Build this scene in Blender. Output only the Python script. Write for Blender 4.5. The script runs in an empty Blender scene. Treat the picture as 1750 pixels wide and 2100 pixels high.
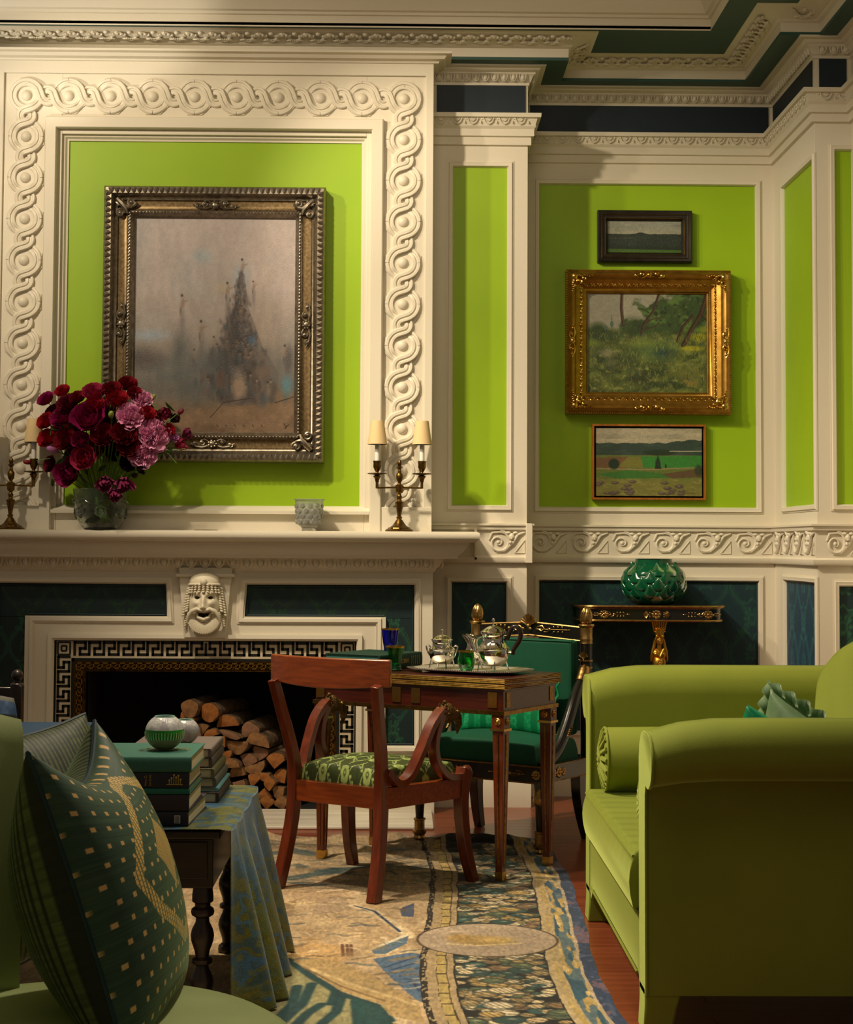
import bpy, math, random
import numpy as np
from mathutils import Vector, Matrix
random.seed(7)
SC = bpy.context.scene
COL = SC.collection
PI = math.pi
# ------------------------------------------------------------------ camera
FPX, CYP, EYE = 3500.0, 933.9, 1.27
_yw, _pt, _rl = .013770, .052721, .005326
_F = Vector((math.sin(_yw)*math.cos(_pt), math.cos(_yw)*math.cos(_pt), math.sin(_pt)))
_R = _F.cross(Vector((0, 0, 1))).normalized(); _U = _R.cross(_F)
_R, _U = _R*math.cos(_rl)+_U*math.sin(_rl), -_R*math.sin(_rl)+_U*math.cos(_rl)
cd = bpy.data.cameras.new('camera'); cam = bpy.data.objects.new('camera', cd); COL.objects.link(cam)
cd.sensor_fit = 'HORIZONTAL'; cd.sensor_width = 36; cd.lens = 72; cd.shift_y = -(1050-CYP)/1750
cd.clip_start = .05; cd.clip_end = 60
cam.matrix_world = Matrix(((_R.x, _U.x, -_F.x, 0), (_R.y, _U.y, -_F.y, 0), (_R.z, _U.z, -_F.z, EYE), (0, 0, 0, 1)))
SC.camera = cam
SC.view_settings.view_transform = 'Standard'; SC.view_settings.look = 'None'
SC.view_settings.exposure = -0.12; SC.view_settings.gamma = 1; SC.view_settings.use_curve_mapping = False
SC.cycles.max_bounces = 7; SC.cycles.diffuse_bounces = 4; SC.cycles.glossy_bounces = 4; SC.cycles.transmission_bounces = 7
SC.cycles.transparent_max_bounces = 6; SC.cycles.caustics_reflective = False; SC.cycles.caustics_refractive = False
SC.cycles.sample_clamp_indirect = 4; SC.cycles.use_adaptive_sampling = True; SC.cycles.adaptive_threshold = .02
def _ray(x, y): return _F+_R*((x-875)/FPX)-_U*((y-CYP)/FPX)
_O = Vector((0, 0, EYE))
def atY(x, y, Y): d = _ray(x, y); return _O+d*(Y/d.y)
def atZ(x, y, z=0): d = _ray(x, y); return _O+d*((z-EYE)/d.z)
def atX(x, y, X): d = _ray(x, y); return _O+d*(X/d.x)
# ------------------------------------------------------------------ world and lights
w = bpy.data.worlds.new('world'); SC.world = w; w.use_nodes = True
w.node_tree.nodes['Background'].inputs[0].default_value = (1.0, .84, .64, 1)
w.node_tree.nodes['Background'].inputs[1].default_value = .14
def lamp(kind, loc, tgt, power, col, size=.3, spot=60, blend=.5, sizey=None):
    l = bpy.data.lights.new('lamp', kind); l.energy = power; l.color = col
    o = bpy.data.objects.new('lamp', l); COL.objects.link(o); o.location = loc
    o.rotation_euler = (Vector(tgt)-Vector(loc)).to_track_quat('-Z', 'Y').to_euler()
    if kind == 'AREA':
        l.size = size
        if sizey: l.shape = 'RECTANGLE'; l.size_y = sizey
    else: l.shadow_soft_size = size
    if kind == 'SPOT': l.spot_size = math.radians(spot); l.spot_blend = blend
    return o
WARM = (1.0, .83, .60)
lamp('SPOT', (-2.7, 6.0, 3.85), (-.95, 8.2, 2.5), 255, WARM, .07, 62, .75)        # over the mantel, from the left
lamp('SPOT', (-1.45, 6.25, 3.9), (.45, 6.7, .5), 580, WARM, .06, 84, .85)       # table, chairs, alcove and settee front
lamp('SPOT', (-1.3, 5.2, 3.9), (.75, 5.3, .5), 340, (1, .88, .66), .12, 62, .9) # on the settee
lamp('SPOT', (.35, 4.9, 3.9), (-.55, 3.7, .6), 360, (1, .88, .68), .1, 66, .9)  # on side table, books and cushions
lamp('SPOT', (-.5, 6.3, 3.95), (2.0, 8.3, 2.2), 150, (1, .86, .66), .08, 45, .7) # right return wall
lamp('SPOT', (-3.2, 6.4, 2.2), (-1.65, 8.0, 3.80), 220, (1, .9, .74), .03, 24, .5) # uplight grazing the ceiling step
lamp('SPOT', (-1.25, 6.35, 3.9), (1.15, 8.7, 2.0), 260, WARM, .06, 58, .8)       # added spot to brighten pilaster and alcove pictures
lamp('AREA', (-.4, 2.6, 3.9), (0, 7.5, 1.6), 11, WARM, 1.8)
lamp('AREA', (.2, 5.7, 3.95), (.7, 8.6, 2.3), 22, WARM, 1.2)                    # added soft fill towards the alcove walls, no fitting of the room
# ------------------------------------------------------------------ helpers
def lin(c):
    c = c/255.0
    return c/12.92 if c <= .04045 else ((c+.055)/1.055)**2.4
def rgb(r, g, b): return (lin(r), lin(g), lin(b), 1)
def hx(s): return rgb(int(s[0:2], 16), int(s[2:4], 16), int(s[4:6], 16))
MATS = {}
def mat(name, col='888888', rough=.6, metal=0, col2=None, nscale=6, nmix=.5, bump=0, bscale=60, sheen=0, coat=0, trans=0, ior=1.45, attr=None,
        stretch=None, wave=None, sheencol=None, spec=None, emit=None, sss=0, aniso=0):
    if name in MATS: return MATS[name]
    m = bpy.data.materials.new(name); m.use_nodes = True; MATS[name] = m
    nt = m.node_tree; N = nt.nodes; L = nt.links; p = N['Principled BSDF']; I = p.inputs
    I['Base Color'].default_value = hx(col); I['Roughness'].default_value = rough; I['Metallic'].default_value = metal; I['IOR'].default_value = ior
    if sheen:
        I['Sheen Weight'].default_value = sheen; I['Sheen Roughness'].default_value = .35
        if sheencol: I['Sheen Tint'].default_value = hx(sheencol)
    if coat: I['Coat Weight'].default_value = coat; I['Coat Roughness'].default_value = .12
    if trans: I['Transmission Weight'].default_value = trans
    if spec is not None: I['Specular IOR Level'].default_value = spec
    if emit: I['Emission Color'].default_value = hx(emit[0]); I['Emission Strength'].default_value = emit[1]
    if sss: I['Subsurface Weight'].default_value = sss; I['Subsurface Radius'].default_value = (.02, .01, .005)
    tc = N.new('ShaderNodeTexCoord'); mp = N.new('ShaderNodeMapping'); L.new(tc.outputs['Object'], mp.inputs[0])
    if stretch: mp.inputs['Scale'].default_value = stretch
    if attr:
        a = N.new('ShaderNodeAttribute'); a.attribute_name = 'Col'; src = a.outputs['Color']
        if col2:
            n = N.new('ShaderNodeTexNoise'); n.inputs['Scale'].default_value = nscale; n.inputs['Detail'].default_value = 4; L.new(mp.outputs[0], n.inputs[0])
            mr = N.new('ShaderNodeMapRange'); mr.inputs[1].default_value = .3; mr.inputs[2].default_value = .7; mr.inputs[3].default_value = 1-nmix; mr.inputs[4].default_value = 1+nmix
            L.new(n.outputs[0], mr.inputs[0])
            vm = N.new('ShaderNodeVectorMath'); vm.operation = 'SCALE'; L.new(src, vm.inputs[0]); L.new(mr.outputs[0], vm.inputs['Scale']); src = vm.outputs[0]
        L.new(src, I['Base Color'])
    elif col2:
        if wave:
            n = N.new('ShaderNodeTexWave'); n.inputs['Scale'].default_value = wave; n.inputs['Distortion'].default_value = 6; n.inputs['Detail'].default_value = 3; n.inputs['Detail Scale'].default_value = 1.5
        else:
            n = N.new('ShaderNodeTexNoise'); n.inputs['Scale'].default_value = nscale; n.inputs['Detail'].default_value = 5
        L.new(mp.outputs[0], n.inputs[0])
        r = N.new('ShaderNodeValToRGB'); r.color_ramp.elements[0].position = .5-nmix/2*.6; r.color_ramp.elements[1].position = .5+nmix/2*.6
        r.color_ramp.elements[0].color = hx(col); r.color_ramp.elements[1].color = hx(col2)
        L.new(n.outputs['Fac' if 'Fac' in n.outputs else 0], r.inputs[0]); L.new(r.outputs[0], I['Base Color'])
    if bump:
        b = N.new('ShaderNodeTexNoise'); b.inputs['Scale'].default_value = bscale; b.inputs['Detail'].default_value = 4; L.new(mp.outputs[0], b.inputs[0])
        bm = N.new('ShaderNodeBump'); bm.inputs['Strength'].default_value = bump; bm.inputs['Distance'].default_value = .01
        L.new(b.outputs[0], bm.inputs['Height']); L.new(bm.outputs[0], I['Normal'])
    return m
ID = Matrix.Identity(4)
def frame(o, x, y, z):
    "matrix with given origin and axes"
    o, x, y, z = map(Vector, (o, x, y, z))
    return Matrix(((x.x, y.x, z.x, o.x), (x.y, y.y, z.y, o.y), (x.z, y.z, z.z, o.z), (0, 0, 0, 1)))
def T(x=0, y=0, z=0): return Matrix.Translation((x, y, z))
def Rz(a): return Matrix.Rotation(a, 4, 'Z')
def Rx(a): return Matrix.Rotation(a, 4, 'X')
def Ry(a): return Matrix.Rotation(a, 4, 'Y')
def Sc(x, y=None, z=None):
    y = x if y is None else y; z = x if z is None else z
    return Matrix(((x, 0, 0, 0), (0, y, 0, 0), (0, 0, z, 0), (0, 0, 0, 1)))
class MB:
    def __init__(s, M=None): s.v = []; s.f = []; s.mi = []; s.M = M or ID; s.m = 0
    def add(s, vs, fs):
        o = len(s.v); M = s.M
        s.v += [M @ Vector(p) for p in vs]; s.f += [tuple(i+o for i in f) for f in fs]; s.mi += [s.m]*len(fs)
    def box(s, x0, x1, y0, y1, z0, z1):
        s.add([(x0, y0, z0), (x1, y0, z0), (x1, y1, z0), (x0, y1, z0), (x0, y0, z1), (x1, y0, z1), (x1, y1, z1), (x0, y1, z1)],
              [(0, 3, 2, 1), (4, 5, 6, 7), (0, 1, 5, 4), (1, 2, 6, 5), (2, 3, 7, 6), (3, 0, 4, 7)])
    def cbox(s, c, d): s.box(c[0]-d[0]/2, c[0]+d[0]/2, c[1]-d[1]/2, c[1]+d[1]/2, c[2]-d[2]/2, c[2]+d[2]/2)
    def loft(s, rings, closed=True, caps=True, loop=False):
        n = len(rings[0]); vs = [p for r in rings for p in r]; fs = []
        m = len(rings); k = n if closed else n-1
        for i in range(m if loop else m-1):
            a = i*n; b = ((i+1) % m)*n
            for j in range(k): fs.append((a+j, a+(j+1) % n, b+(j+1) % n, b+j))
        if caps and closed and not loop: fs += [tuple(range(n))[::-1], tuple(range((m-1)*n, m*n))]
        s.add(vs, fs)
    def prism(s, poly, y0, y1):
        "poly in (x,z), extruded in y"
        s.loft([[(x, y0, z) for x, z in poly], [(x, y1, z) for x, z in poly]])
    def prismz(s, poly, z0, z1): s.loft([[(x, y, z0) for x, y in poly], [(x, y, z1) for x, y in poly]])
    def lathe(s, prof, seg=24, c=(0, 0, 0), rib=None, squash=1):
        "prof (r,z); rib=(count, depth, z0, z1)"
        rings = []
        for r, z in prof:
            ring = []
            for k in range(seg):
                a = 2*PI*k/seg; rr = r
                if rib and rib[2] <= z <= rib[3]: rr = r*(1+rib[1]*math.cos(a*rib[0]))
                ring.append((c[0]+rr*math.cos(a), c[1]+rr*math.sin(a)*squash, c[2]+z))
            rings.append(ring)
        s.loft(rings)
    def tube(s, path, r, seg=8, closed=False, caps=True, flat=1, up=(0, 0, 1)):
        "r float or list; flat squashes along the second axis"
        P = [Vector(p) for p in path]; n = len(P); rings = []; up = Vector(up); prev = None
        for i in range(n):
            t = (P[(i+1) % n]-P[i-1]) if closed else (P[min(i+1, n-1)]-P[max(i-1, 0)])
            t = t.normalized() if t.length > 1e-9 else Vector((0, 0, 1))
            if prev is None:
                a = t.cross(up)
                if a.length < 1e-3: a = t.cross(Vector((1, 0, 0)))
            else: a = prev-t*prev.dot(t)
            a.normalize(); prev = a; b = t.cross(a)
            rr = r[i] if isinstance(r, (list, tuple)) else r
            rings.append([P[i]+a*(rr*math.cos(2*PI*k/seg))+b*(rr*flat*math.sin(2*PI*k/seg)) for k in range(seg)])
        s.loft(rings, True, caps, closed)
    def bar(s, path, prof, side, closed=False):
        "sweep a 2D profile (a along side, b along tangent x side) along path"
        P = [Vector(p) for p in path]; n = len(P); rings = []
        for i in range(n):
            t = (P[(i+1) % n]-P[i-1]) if closed else (P[min(i+1, n-1)]-P[max(i-1, 0)])
            t.normalize(); sd = Vector(side); sd = (sd-t*sd.dot(t)).normalized(); q = t.cross(sd)
            pr = prof(i/(n-1)) if callable(prof) else prof
            rings.append([P[i]+sd*a+q*b for a, b in pr])
        s.loft(rings, True, True, closed)
    def sweep(s, prof, path, N, closed=False, flip=1, cl=False):
        "mitred sweep in a plane with normal N; prof (a=in-plane offset, b=along N)"
        P = [Vector(p) for p in path]; N = Vector(N).normalized(); n = len(P); rings = []
        def nrm(a, b): return N.cross((b-a).normalized())*flip
        for i in range(n):
            if closed or 0 < i < n-1:
                n1 = nrm(P[i-1], P[i]); n2 = nrm(P[i], P[(i+1) % n]); mt = (n1+n2)/(1+n1.dot(n2))
            elif i == 0: mt = nrm(P[0], P[1])
            else: mt = nrm(P[-2], P[-1])
            rings.append([P[i]+mt*a+N*b for a, b in prof])
        s.loft(rings, cl, cl, closed)
    def grid(s, fn, nu, nv, wu=False):
        vs = [fn(i/(nu if wu else nu-1), j/(nv-1)) for j in range(nv) for i in range(nu)]
        fs = []
        for j in range(nv-1):
            for i in range(nu if wu else nu-1):
                i2 = (i+1) % nu; fs.append((j*nu+i, j*nu+i2, (j+1)*nu+i2, (j+1)*nu+i))
        s.add(vs, fs)
    def blob(s, c, r, seg=10, rings=6, R=None):
        M0 = s.M; s.M = s.M @ T(*c) @ (R or ID)
        if not isinstance(r, (tuple, list)): r = (r, r, r)
        vs = []; fs = []
        for k in range(rings+1):
            for j in range(seg):
                a = 2*PI*j/seg; t = PI*k/rings
                vs.append((r[0]*math.sin(t)*math.cos(a), r[1]*math.sin(t)*math.sin(a), -r[2]*math.cos(t)))
        for k in range(rings):
            for j in range(seg): fs.append((k*seg+j, k*seg+(j+1) % seg, (k+1)*seg+(j+1) % seg, (k+1)*seg+j))
        s.add(vs, fs); s.M = M0
    def build(s, name, m, parent=None, smooth=40, bevel=0, solid=0, sub=0, seg=2):
        me = bpy.data.meshes.new(name); me.from_pydata([tuple(p) for p in s.v], [], s.f)
        ms = m if isinstance(m, (list, tuple)) else [m]
        for x in ms: me.materials.append(x)
        if len(ms) > 1: me.polygons.foreach_set('material_index', s.mi)
        me.validate(verbose=False)
        import bmesh
        bm = bmesh.new(); bm.from_mesh(me); bmesh.ops.remove_doubles(bm, verts=bm.verts, dist=1e-6); bmesh.ops.recalc_face_normals(bm, faces=bm.faces); bm.to_mesh(me); bm.free()
        if smooth: me.polygons.foreach_set('use_smooth', [True]*len(me.polygons)); me.set_sharp_from_angle(angle=math.radians(smooth))
        o = bpy.data.objects.new(name, me); COL.objects.link(o)
        if parent: o.parent = parent
        if solid: md = o.modifiers.new('s', 'SOLIDIFY'); md.thickness = solid; md.offset = 0
        if sub: md = o.modifiers.new('u', 'SUBSURF'); md.levels = sub; md.render_levels = sub
        if bevel:
            md = o.modifiers.new('b', 'BEVEL'); md.width = bevel; md.segments = seg; md.limit_method = 'ANGLE'; md.angle_limit = math.radians(40); md.harden_normals = False
        return o
def tag(o, label, cat, group=None):
    o['label'] = label; o['category'] = cat
    if group: o['group'] = group
    return o
def thing(name, label, cat, M=None, group=None):
    o = bpy.data.objects.new(name, None); COL.objects.link(o); o.empty_display_size = .05
    if M is not None: o.matrix_world = M
    return tag(o, label, cat, group)
def struct(o): o['kind'] = 'structure'; return o
def copy_tree(o, parent=None):
    c = o.copy(); COL.objects.link(c); c.parent = parent
    for ch in list(o.children): copy_tree(ch, c)
    return c
# ------------------------------------------------------------------ painted surfaces (colour attribute on a fine grid)
def _hash(ix, iy, seed):
    n = (ix*374761393+iy*668265263+seed*1442695041) & 0x7fffffff
    n = ((n ^ (n >> 13))*1274126177) & 0x7fffffff
    return ((n ^ (n >> 16)) & 0xffff)/65535.0
def vnoise(x, y, seed=0):
    ix = np.floor(x).astype(np.int64); iy = np.floor(y).astype(np.int64); fx = x-ix; fy = y-iy
    fx = fx*fx*(3-2*fx); fy = fy*fy*(3-2*fy)
    a = _hash(ix, iy, seed); b = _hash(ix+1, iy, seed); c = _hash(ix, iy+1, seed); d = _hash(ix+1, iy+1, seed)
    return (a*(1-fx)+b*fx)*(1-fy)+(c*(1-fx)+d*fx)*fy
def fbm(x, y, seed=0, o=4):
    r = 0; amp = .5; t = 0
    for k in range(o): r = r+amp*vnoise(x*2**k, y*2**k, seed+k*17); t += amp; amp *= .55
    return r/t
class Cv:
    "a colour field over arbitrary arrays X, Y"
    def __init__(s, X, Y, col): s.X = X; s.Y = Y; s.a = np.zeros(X.shape+(3,)); s.a[:] = s.c(col)
    def c(s, col): return np.array([int(col[i:i+2], 16) for i in (0, 2, 4)], float)
    def blend(s, m, col):
        m = np.clip(m, 0, 1)[..., None]; s.a = s.a*(1-m)+(s.c(col) if isinstance(col, str) else col)*m
    def ell(s, cx, cy, rx, ry, col, al=1, soft=.3, rot=0):
        x = s.X-cx; y = s.Y-cy
        if rot: cc, ss = math.cos(rot), math.sin(rot); x, y = x*cc+y*ss, -x*ss+y*cc
        d = np.sqrt((x/rx)**2+(y/ry)**2); s.blend(al*np.clip((1-d)/soft, 0, 1), col)
    def line(s, pts, wd, col, al=1):
        m = np.zeros(s.X.shape)
        for (x0, y0), (x1, y1) in zip(pts[:-1], pts[1:]):
            dx, dy = x1-x0, y1-y0; q = dx*dx+dy*dy+1e-12
            t = np.clip(((s.X-x0)*dx+(s.Y-y0)*dy)/q, 0, 1)
            d = np.sqrt((s.X-x0-t*dx)**2+(s.Y-y0-t*dy)**2); m = np.maximum(m, np.clip((1-d/wd)*2.2, 0, 1))
        s.blend(m*al, col)
    def poly(s, pts, col, al=1):
        ins = np.zeros(s.X.shape, bool); n = len(pts)
        for i in range(n):
            (x0, y0), (x1, y1) = pts[i], pts[(i+1) % n]
            if y0 == y1: continue
            c = ((y0 > s.Y) != (y1 > s.Y)) & (s.X < (x1-x0)*(s.Y-y0)/(y1-y0)+x0); ins ^= c
        s.blend(ins*al, col)
    def mod(s, k): s.a = s.a*k[..., None]
    def out(s):
        c = np.clip(s.a, 0, 255)/255.0
        return np.where(c <= .04045, c/12.92, ((c+.055)/1.055)**2.4)
def painted(name, pos, colfn, nu, nv, m, parent=None, smooth=60, wrap=False, solid=0):
    "pos(U,V)->(x,y,z) arrays; colfn(U,V)->(n,3) linear"
    U, V = np.meshgrid(np.linspace(0, 1, nu), np.linspace(0, 1, nv))
    x, y, z = pos(U, V); co = np.stack([x+0*U, y+0*U, z+0*U], -1).reshape(-1, 3)
    idx = np.arange(nu*nv).reshape(nv, nu)
    q = np.stack([idx[:-1, :-1], idx[:-1, 1:], idx[1:, 1:], idx[1:, :-1]], -1).reshape(-1, 4)
    me = bpy.data.meshes.new(name); me.vertices.add(nu*nv); me.vertices.foreach_set('co', co.ravel())
    me.loops.add(q.size); me.loops.foreach_set('vertex_index', q.ravel().astype(np.int32))
    me.polygons.add(len(q)); me.polygons.foreach_set('loop_start', np.arange(0, q.size, 4, dtype=np.int32)); me.polygons.foreach_set('loop_total', np.full(len(q), 4, np.int32))
    me.update(calc_edges=True)
    me.polygons.foreach_set('use_smooth', [bool(smooth)]*len(q))
    a = me.color_attributes.new('Col', 'FLOAT_COLOR', 'POINT'); c = colfn(U, V).reshape(-1, 3)
    a.data.foreach_set('color', np.concatenate([c, np.ones((len(c), 1))], 1).ravel().astype(np.float32))
    me.materials.append(m)
    o = bpy.data.objects.new(name, me); COL.objects.link(o)
    if parent: o.parent = parent
    if solid: md = o.modifiers.new('s', 'SOLIDIFY'); md.thickness = solid; md.offset = -1
    return o
# ================================================================== materials of the room
CREAM = mat('cream_paint', 'DBD3BF', .45, bump=.06, bscale=90)
GREENP = mat('chartreuse_paint', '8FB40C', .5, col2='97BB12', nscale=3, nmix=.8, bump=.03, bscale=200)
NAVY = mat('navy_frieze_paint', '14242F', .55, bump=.1, bscale=300)
TEAL = mat('teal_ceiling_paint', '2C5048', .5)
MARBLE = mat('white_marble', 'E2DCCB', .3, col2='BDB6A6', nscale=3, nmix=.5, stretch=(.6, 4, 4))
BAND = mat('band_marble', 'CFC2A6', .35, col2='C4B699', nscale=8)
BLACKM = mat('dark_marble', '1B1B18', .3)
BRASSD = mat('dark_brass', '6A4E22', .42, 1, col2='3F2D12', nscale=40)
SOOT = mat('soot', '0B0908', .95)
DAM = mat('damask_fabric', attr=True, rough=.55, bump=.15, bscale=500, sheen=.25, sheencol='4C8090')
PIPE = mat('teal_piping', '0E2B30', .6)
def damask(X, Y, bg='0E2E35', fg='1B4A3A', tx=.24, ty=.36):
    row = np.floor(Y/ty); xx = (X/tx+.5*0*row) % 1.0-.5; yy = (Y/ty) % 1.0
    c = Cv(np.abs(xx), yy, bg); fl = fg
    e = np.abs(np.abs(xx)-(.27+.2*np.cos(2*PI*yy))); c.blend((e < .025)*.8, fl); c.blend((np.abs(e-.06) < .01)*.6, fl)
    for cy in (.0, .5, 1.0):
        k = 1 if cy == .5 else .8
        c.ell(0, cy, .10*k, .11*k, fl, .9); c.ell(.02, cy+.01, .04, .06, bg, .8)
        for a in range(4):
            t = .4+a*.55; c.ell(.15*k*math.sin(t), cy+.15*k*math.cos(t), .03, .05, fl, .9, rot=-t)
    c.line([(0, .2), (.08, .3), (.2, .33)], .014, fl); c.line([(0, .8), (.1, .72), (.22, .74)], .014, fl)
    for t in range(5): c.ell(.08+.05*t, .3+.012*t, .02, .045, fl, .8, rot=.5*t-1)
    for t in range(5): c.ell(.5-.05*t, .12+.05*t, .014, .045, fl, .8, rot=-.6)
    c.mod(.9+.2*vnoise(X*400, Y*60, 3))
    return c.out()
def wallpanel(name, x0, x1, z0, z1, y, parent, poly=None):
    w_, h_ = x1-x0, z1-z0; nu = max(8, int(w_/.006)); nv = max(8, int(h_/.006))
    return painted(name, lambda U, V: (x0+w_*U, y+0*U, z0+h_*V), lambda U, V: damask(x0+w_*U, z0+h_*V), nu, nv, DAM, parent)
def rect(x0, x1, z0, z1, y): return [(x0, y, z0), (x1, y, z0), (x1, y, z1), (x0, y, z1)]
NW = (0, -1, 0)
def panel_frame(mb, x0, x1, z0, z1, y, w_=.032, d=.012, rec=.012):
    "moulding whose inner edge is the rectangle"
    mb.sweep([(-w_, -.004), (-w_, d*.3), (-w_*.8, d*.35), (-w_*.7, d), (-w_*.35, d*.7), (-w_*.2, d*.75), (0, -rec*.5), (0, -rec)], rect(x0, x1, z0, z1, y), NW, True)
def border_cord(mb, x0, x1, z0, z1, y, r=.004):
    P = rect(x0, x1, z0, z1, y)
    for i in range(4): mb.tube([P[i], P[(i+1) % 4]], r, 6)
# ================================================================== floor
WOODF = mat('cherry_floor', '8E4A2C', .32, col2='6B2F19', nscale=5, nmix=.9, stretch=(.5, 8, 1), coat=.25)
mb = MB()
for j in range(96):                                # boards run left to right
    y0 = 1.6+j*.085; x = -3.6+(j*.37 % 1.1)
    while x < 4.2:
        mb.box(x, x+1.198, y0, y0+.0838, -.02, 0); x += 1.2
struct(mb.build('floor', WOODF, smooth=0))
mb = MB(); mb.box(-4.2, 4.8, 1.2, 9.6, -.08, -.021); struct(mb.build('floor_base', BLACKM))
# ================================================================== walls
wb = MB(); wb.box(.6, 2.2, 8.782, 9.0, 0, 3.78)                      # alcove back wall with recesses
for x0, x1, z0, z1 in ((.611, .69, 0, 3.4), (1.835, 1.93, 0, 3.4), (.69, 1.835, 3.16, 3.4), (.69, 1.835, 1.1, 1.46), (.69, 1.835, 0, .31), (.611, 1.93, 3.4, 3.66)):
    wb.box(x0, x1, 8.765, 8.79, z0, z1)
panel_frame(wb, .703, 1.823, 1.473, 3.145, 8.765); panel_frame(wb, .704, 1.828, .33, 1.092, 8.765)
wall_back = struct(wb.build('wall_back', CREAM))
mb = MB(); mb.box(.70, 1.826, 8.777, 8.783, 1.47, 3.148); mb.build('painted_panel', GREENP, wall_back)
wallpanel('fabric_panel', .700, 1.832, .326, 1.096, 8.776, wall_back)
mb = MB(); border_cord(mb, .708, 1.824, .334, 1.088, 8.772); mb.build('piping', PIPE, wall_back)
# pilaster between fireplace and alcove
wb = MB(); wb.box(.1, .611, 8.403, 8.9, 0, 3.66)
for x0, x1, z0, z1 in ((.1, .233, 0, 3.4), (.52, .611, 0, 3.4), (.233, .52, 3.158, 3.4), (.233, .52, 1.1, 1.459), (.233, .52, 0, .31), (.1, .611, 3.4, 3.66)):
    wb.box(x0, x1, 8.39, 8.41, z0, z1)
panel_frame(wb, .244, .510, 1.47, 3.148, 8.39); panel_frame(wb, .244, .510, .33, 1.09, 8.39)
wall_pil = struct(wb.build('wall_pilaster', CREAM))
mb = MB(); mb.box(.24, .514, 8.400, 8.404, 1.466, 3.152); mb.build('painted_panel', GREENP, wall_pil)
wallpanel('fabric_panel', .24, .514, .326, 1.094, 8.401, wall_pil)
mb = MB(); border_cord(mb, .248, .506, .334, 1.086, 8.398); mb.build('piping', PIPE, wall_pil)
# right return and the wall that faces the camera beyond it
wb = MB(M=frame((1.917, 0, 0), (0, -1, 0), (1, 0, 0), (0, 0, 1)))     # local x = -Y world, local y = into wall
wb.box(-8.78, -7.89, .014, .06, 0, 3.66)
for x0, x1, z0, z1 in ((-8.78, -8.56, 0, 3.4), (-7.9, -7.875, 0, 3.4), (-8.56, -7.9, 3.095, 3.4), (-8.56, -7.9, 1.12, 1.46), (-8.56, -7.9, 0, .31), (-8.78, -7.875, 3.4, 3.66)):
    wb.box(x0, x1, 0, .03, z0, z1)
wb.M = wb.M @ ID
panel_frame(wb, -8.55, -7.9, 1.472, 3.085, 0); panel_frame(wb, -8.55, -7.9, .33, 1.103, 0)
wall_right = struct(wb.build('wall_right', CREAM))
mb = MB(); mb.box(1.928, 1.932, 7.88, 8.56, 1.47, 3.088); mb.build('painted_panel', GREENP, wall_right)
painted('fabric_panel', lambda U, V: (1.928+0*U, 8.56-.67*U, .326+.78*V), lambda U, V: damask(.67*U, .326+.78*V, '14364A', '2C5E66'), 110, 130, DAM, wall_right)
wb = MB(); wb.box(1.95, 2.6, 7.884, 8.0, 0, 3.66)
for x0, x1, z0, z1 in ((1.9185, 2.0, 0, 3.4), (2.0, 2.6, 3.135, 3.4), (2.0, 2.6, 1.12, 1.458), (2.0, 2.6, 0, .31), (1.9185, 2.6, 3.4, 3.66)):
    wb.box(x0, x1, 7.87, 7.9, z0, z1)
panel_frame(wb, 2.013, 2.5, 1.47, 3.125, 7.87); panel_frame(wb, 2.02, 2.5, .33, 1.09, 7.87)
wall_pier = struct(wb.build('wall_pier', CREAM))
mb = MB(); mb.box(2.01, 2.5, 7.881, 7.885, 1.466, 3.13); mb.build('painted_panel', GREENP, wall_pier)
painted('fabric_panel', lambda U, V: (2.016+.4*U, 7.881+0*U, .326+.77*V), lambda U, V: damask(.4*U+.1, .326+.77*V, '0B2A2E', '246040'), 70, 130, DAM, wall_pier)
# chimney breast (upper part)
BW = 8.19
wb = MB(); wb.box(-2.9, .139, 8.24, 8.9, 1.2, 3.66)
for x0, x1, z0, z1 in ((-2.9, -1.66, 1.2, 3.66), (-.185, .139, 1.2, 3.66), (-1.66, -.185, 3.25, 3.66), (-1.66, -.185, 1.2, 1.42)): wb.box(x0, x1, BW, 8.25, z0, z1)
wb.box(.100, .139, 8.176, 8.2, 1.45, 3.55); wb.box(-1.972, -1.940, 8.176, 8.2, 1.45, 3.55); wb.box(-1.972, .139, 8.176, 8.2, 3.545, 3.64)
wb.box(-.117, .139, 8.165, 8.2, 1.33, 1.452); wb.box(-1.972, -1.735, 8.165, 8.2, 1.33, 1.452)
wall_ch = struct(wb.build('wall_chimney', CREAM, bevel=.003))
mb = MB(); mb.sweep([(0, -.01), (0, .028), (.006, .034), (.052, .034), (.058, .026), (.058, -.002), (.07, -.006), (.074, -.016), (.09, -.02), (.098, -.032), (.106, -.034), (.106, -.05)],
         [(-1.737, BW, 1.33), (-1.737, BW, 3.33), (-.103, BW, 3.33), (-.103, BW, 1.33)], NW, False, -1)
mb.build('panel_moulding', CREAM, wall_ch)
mb = MB(); mb.box(-1.68, -.16, 8.150, 8.2, 1.33, 1.415) if False else None
mb.sweep([(0, 0), (0, .03), (.014, .03), (.02, .01), (.03, 0), (.04, -.03), (.04, -.05)], [(-1.68, BW, 1.416), (-.16, BW, 1.416)], NW)
mb.build('panel_sill', CREAM, wall_ch)
mb = MB(); mb.box(-1.66, -.17, 8.232, 8.242, 1.43, 3.26); mb.build('painted_panel', GREENP, wall_ch)
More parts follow.
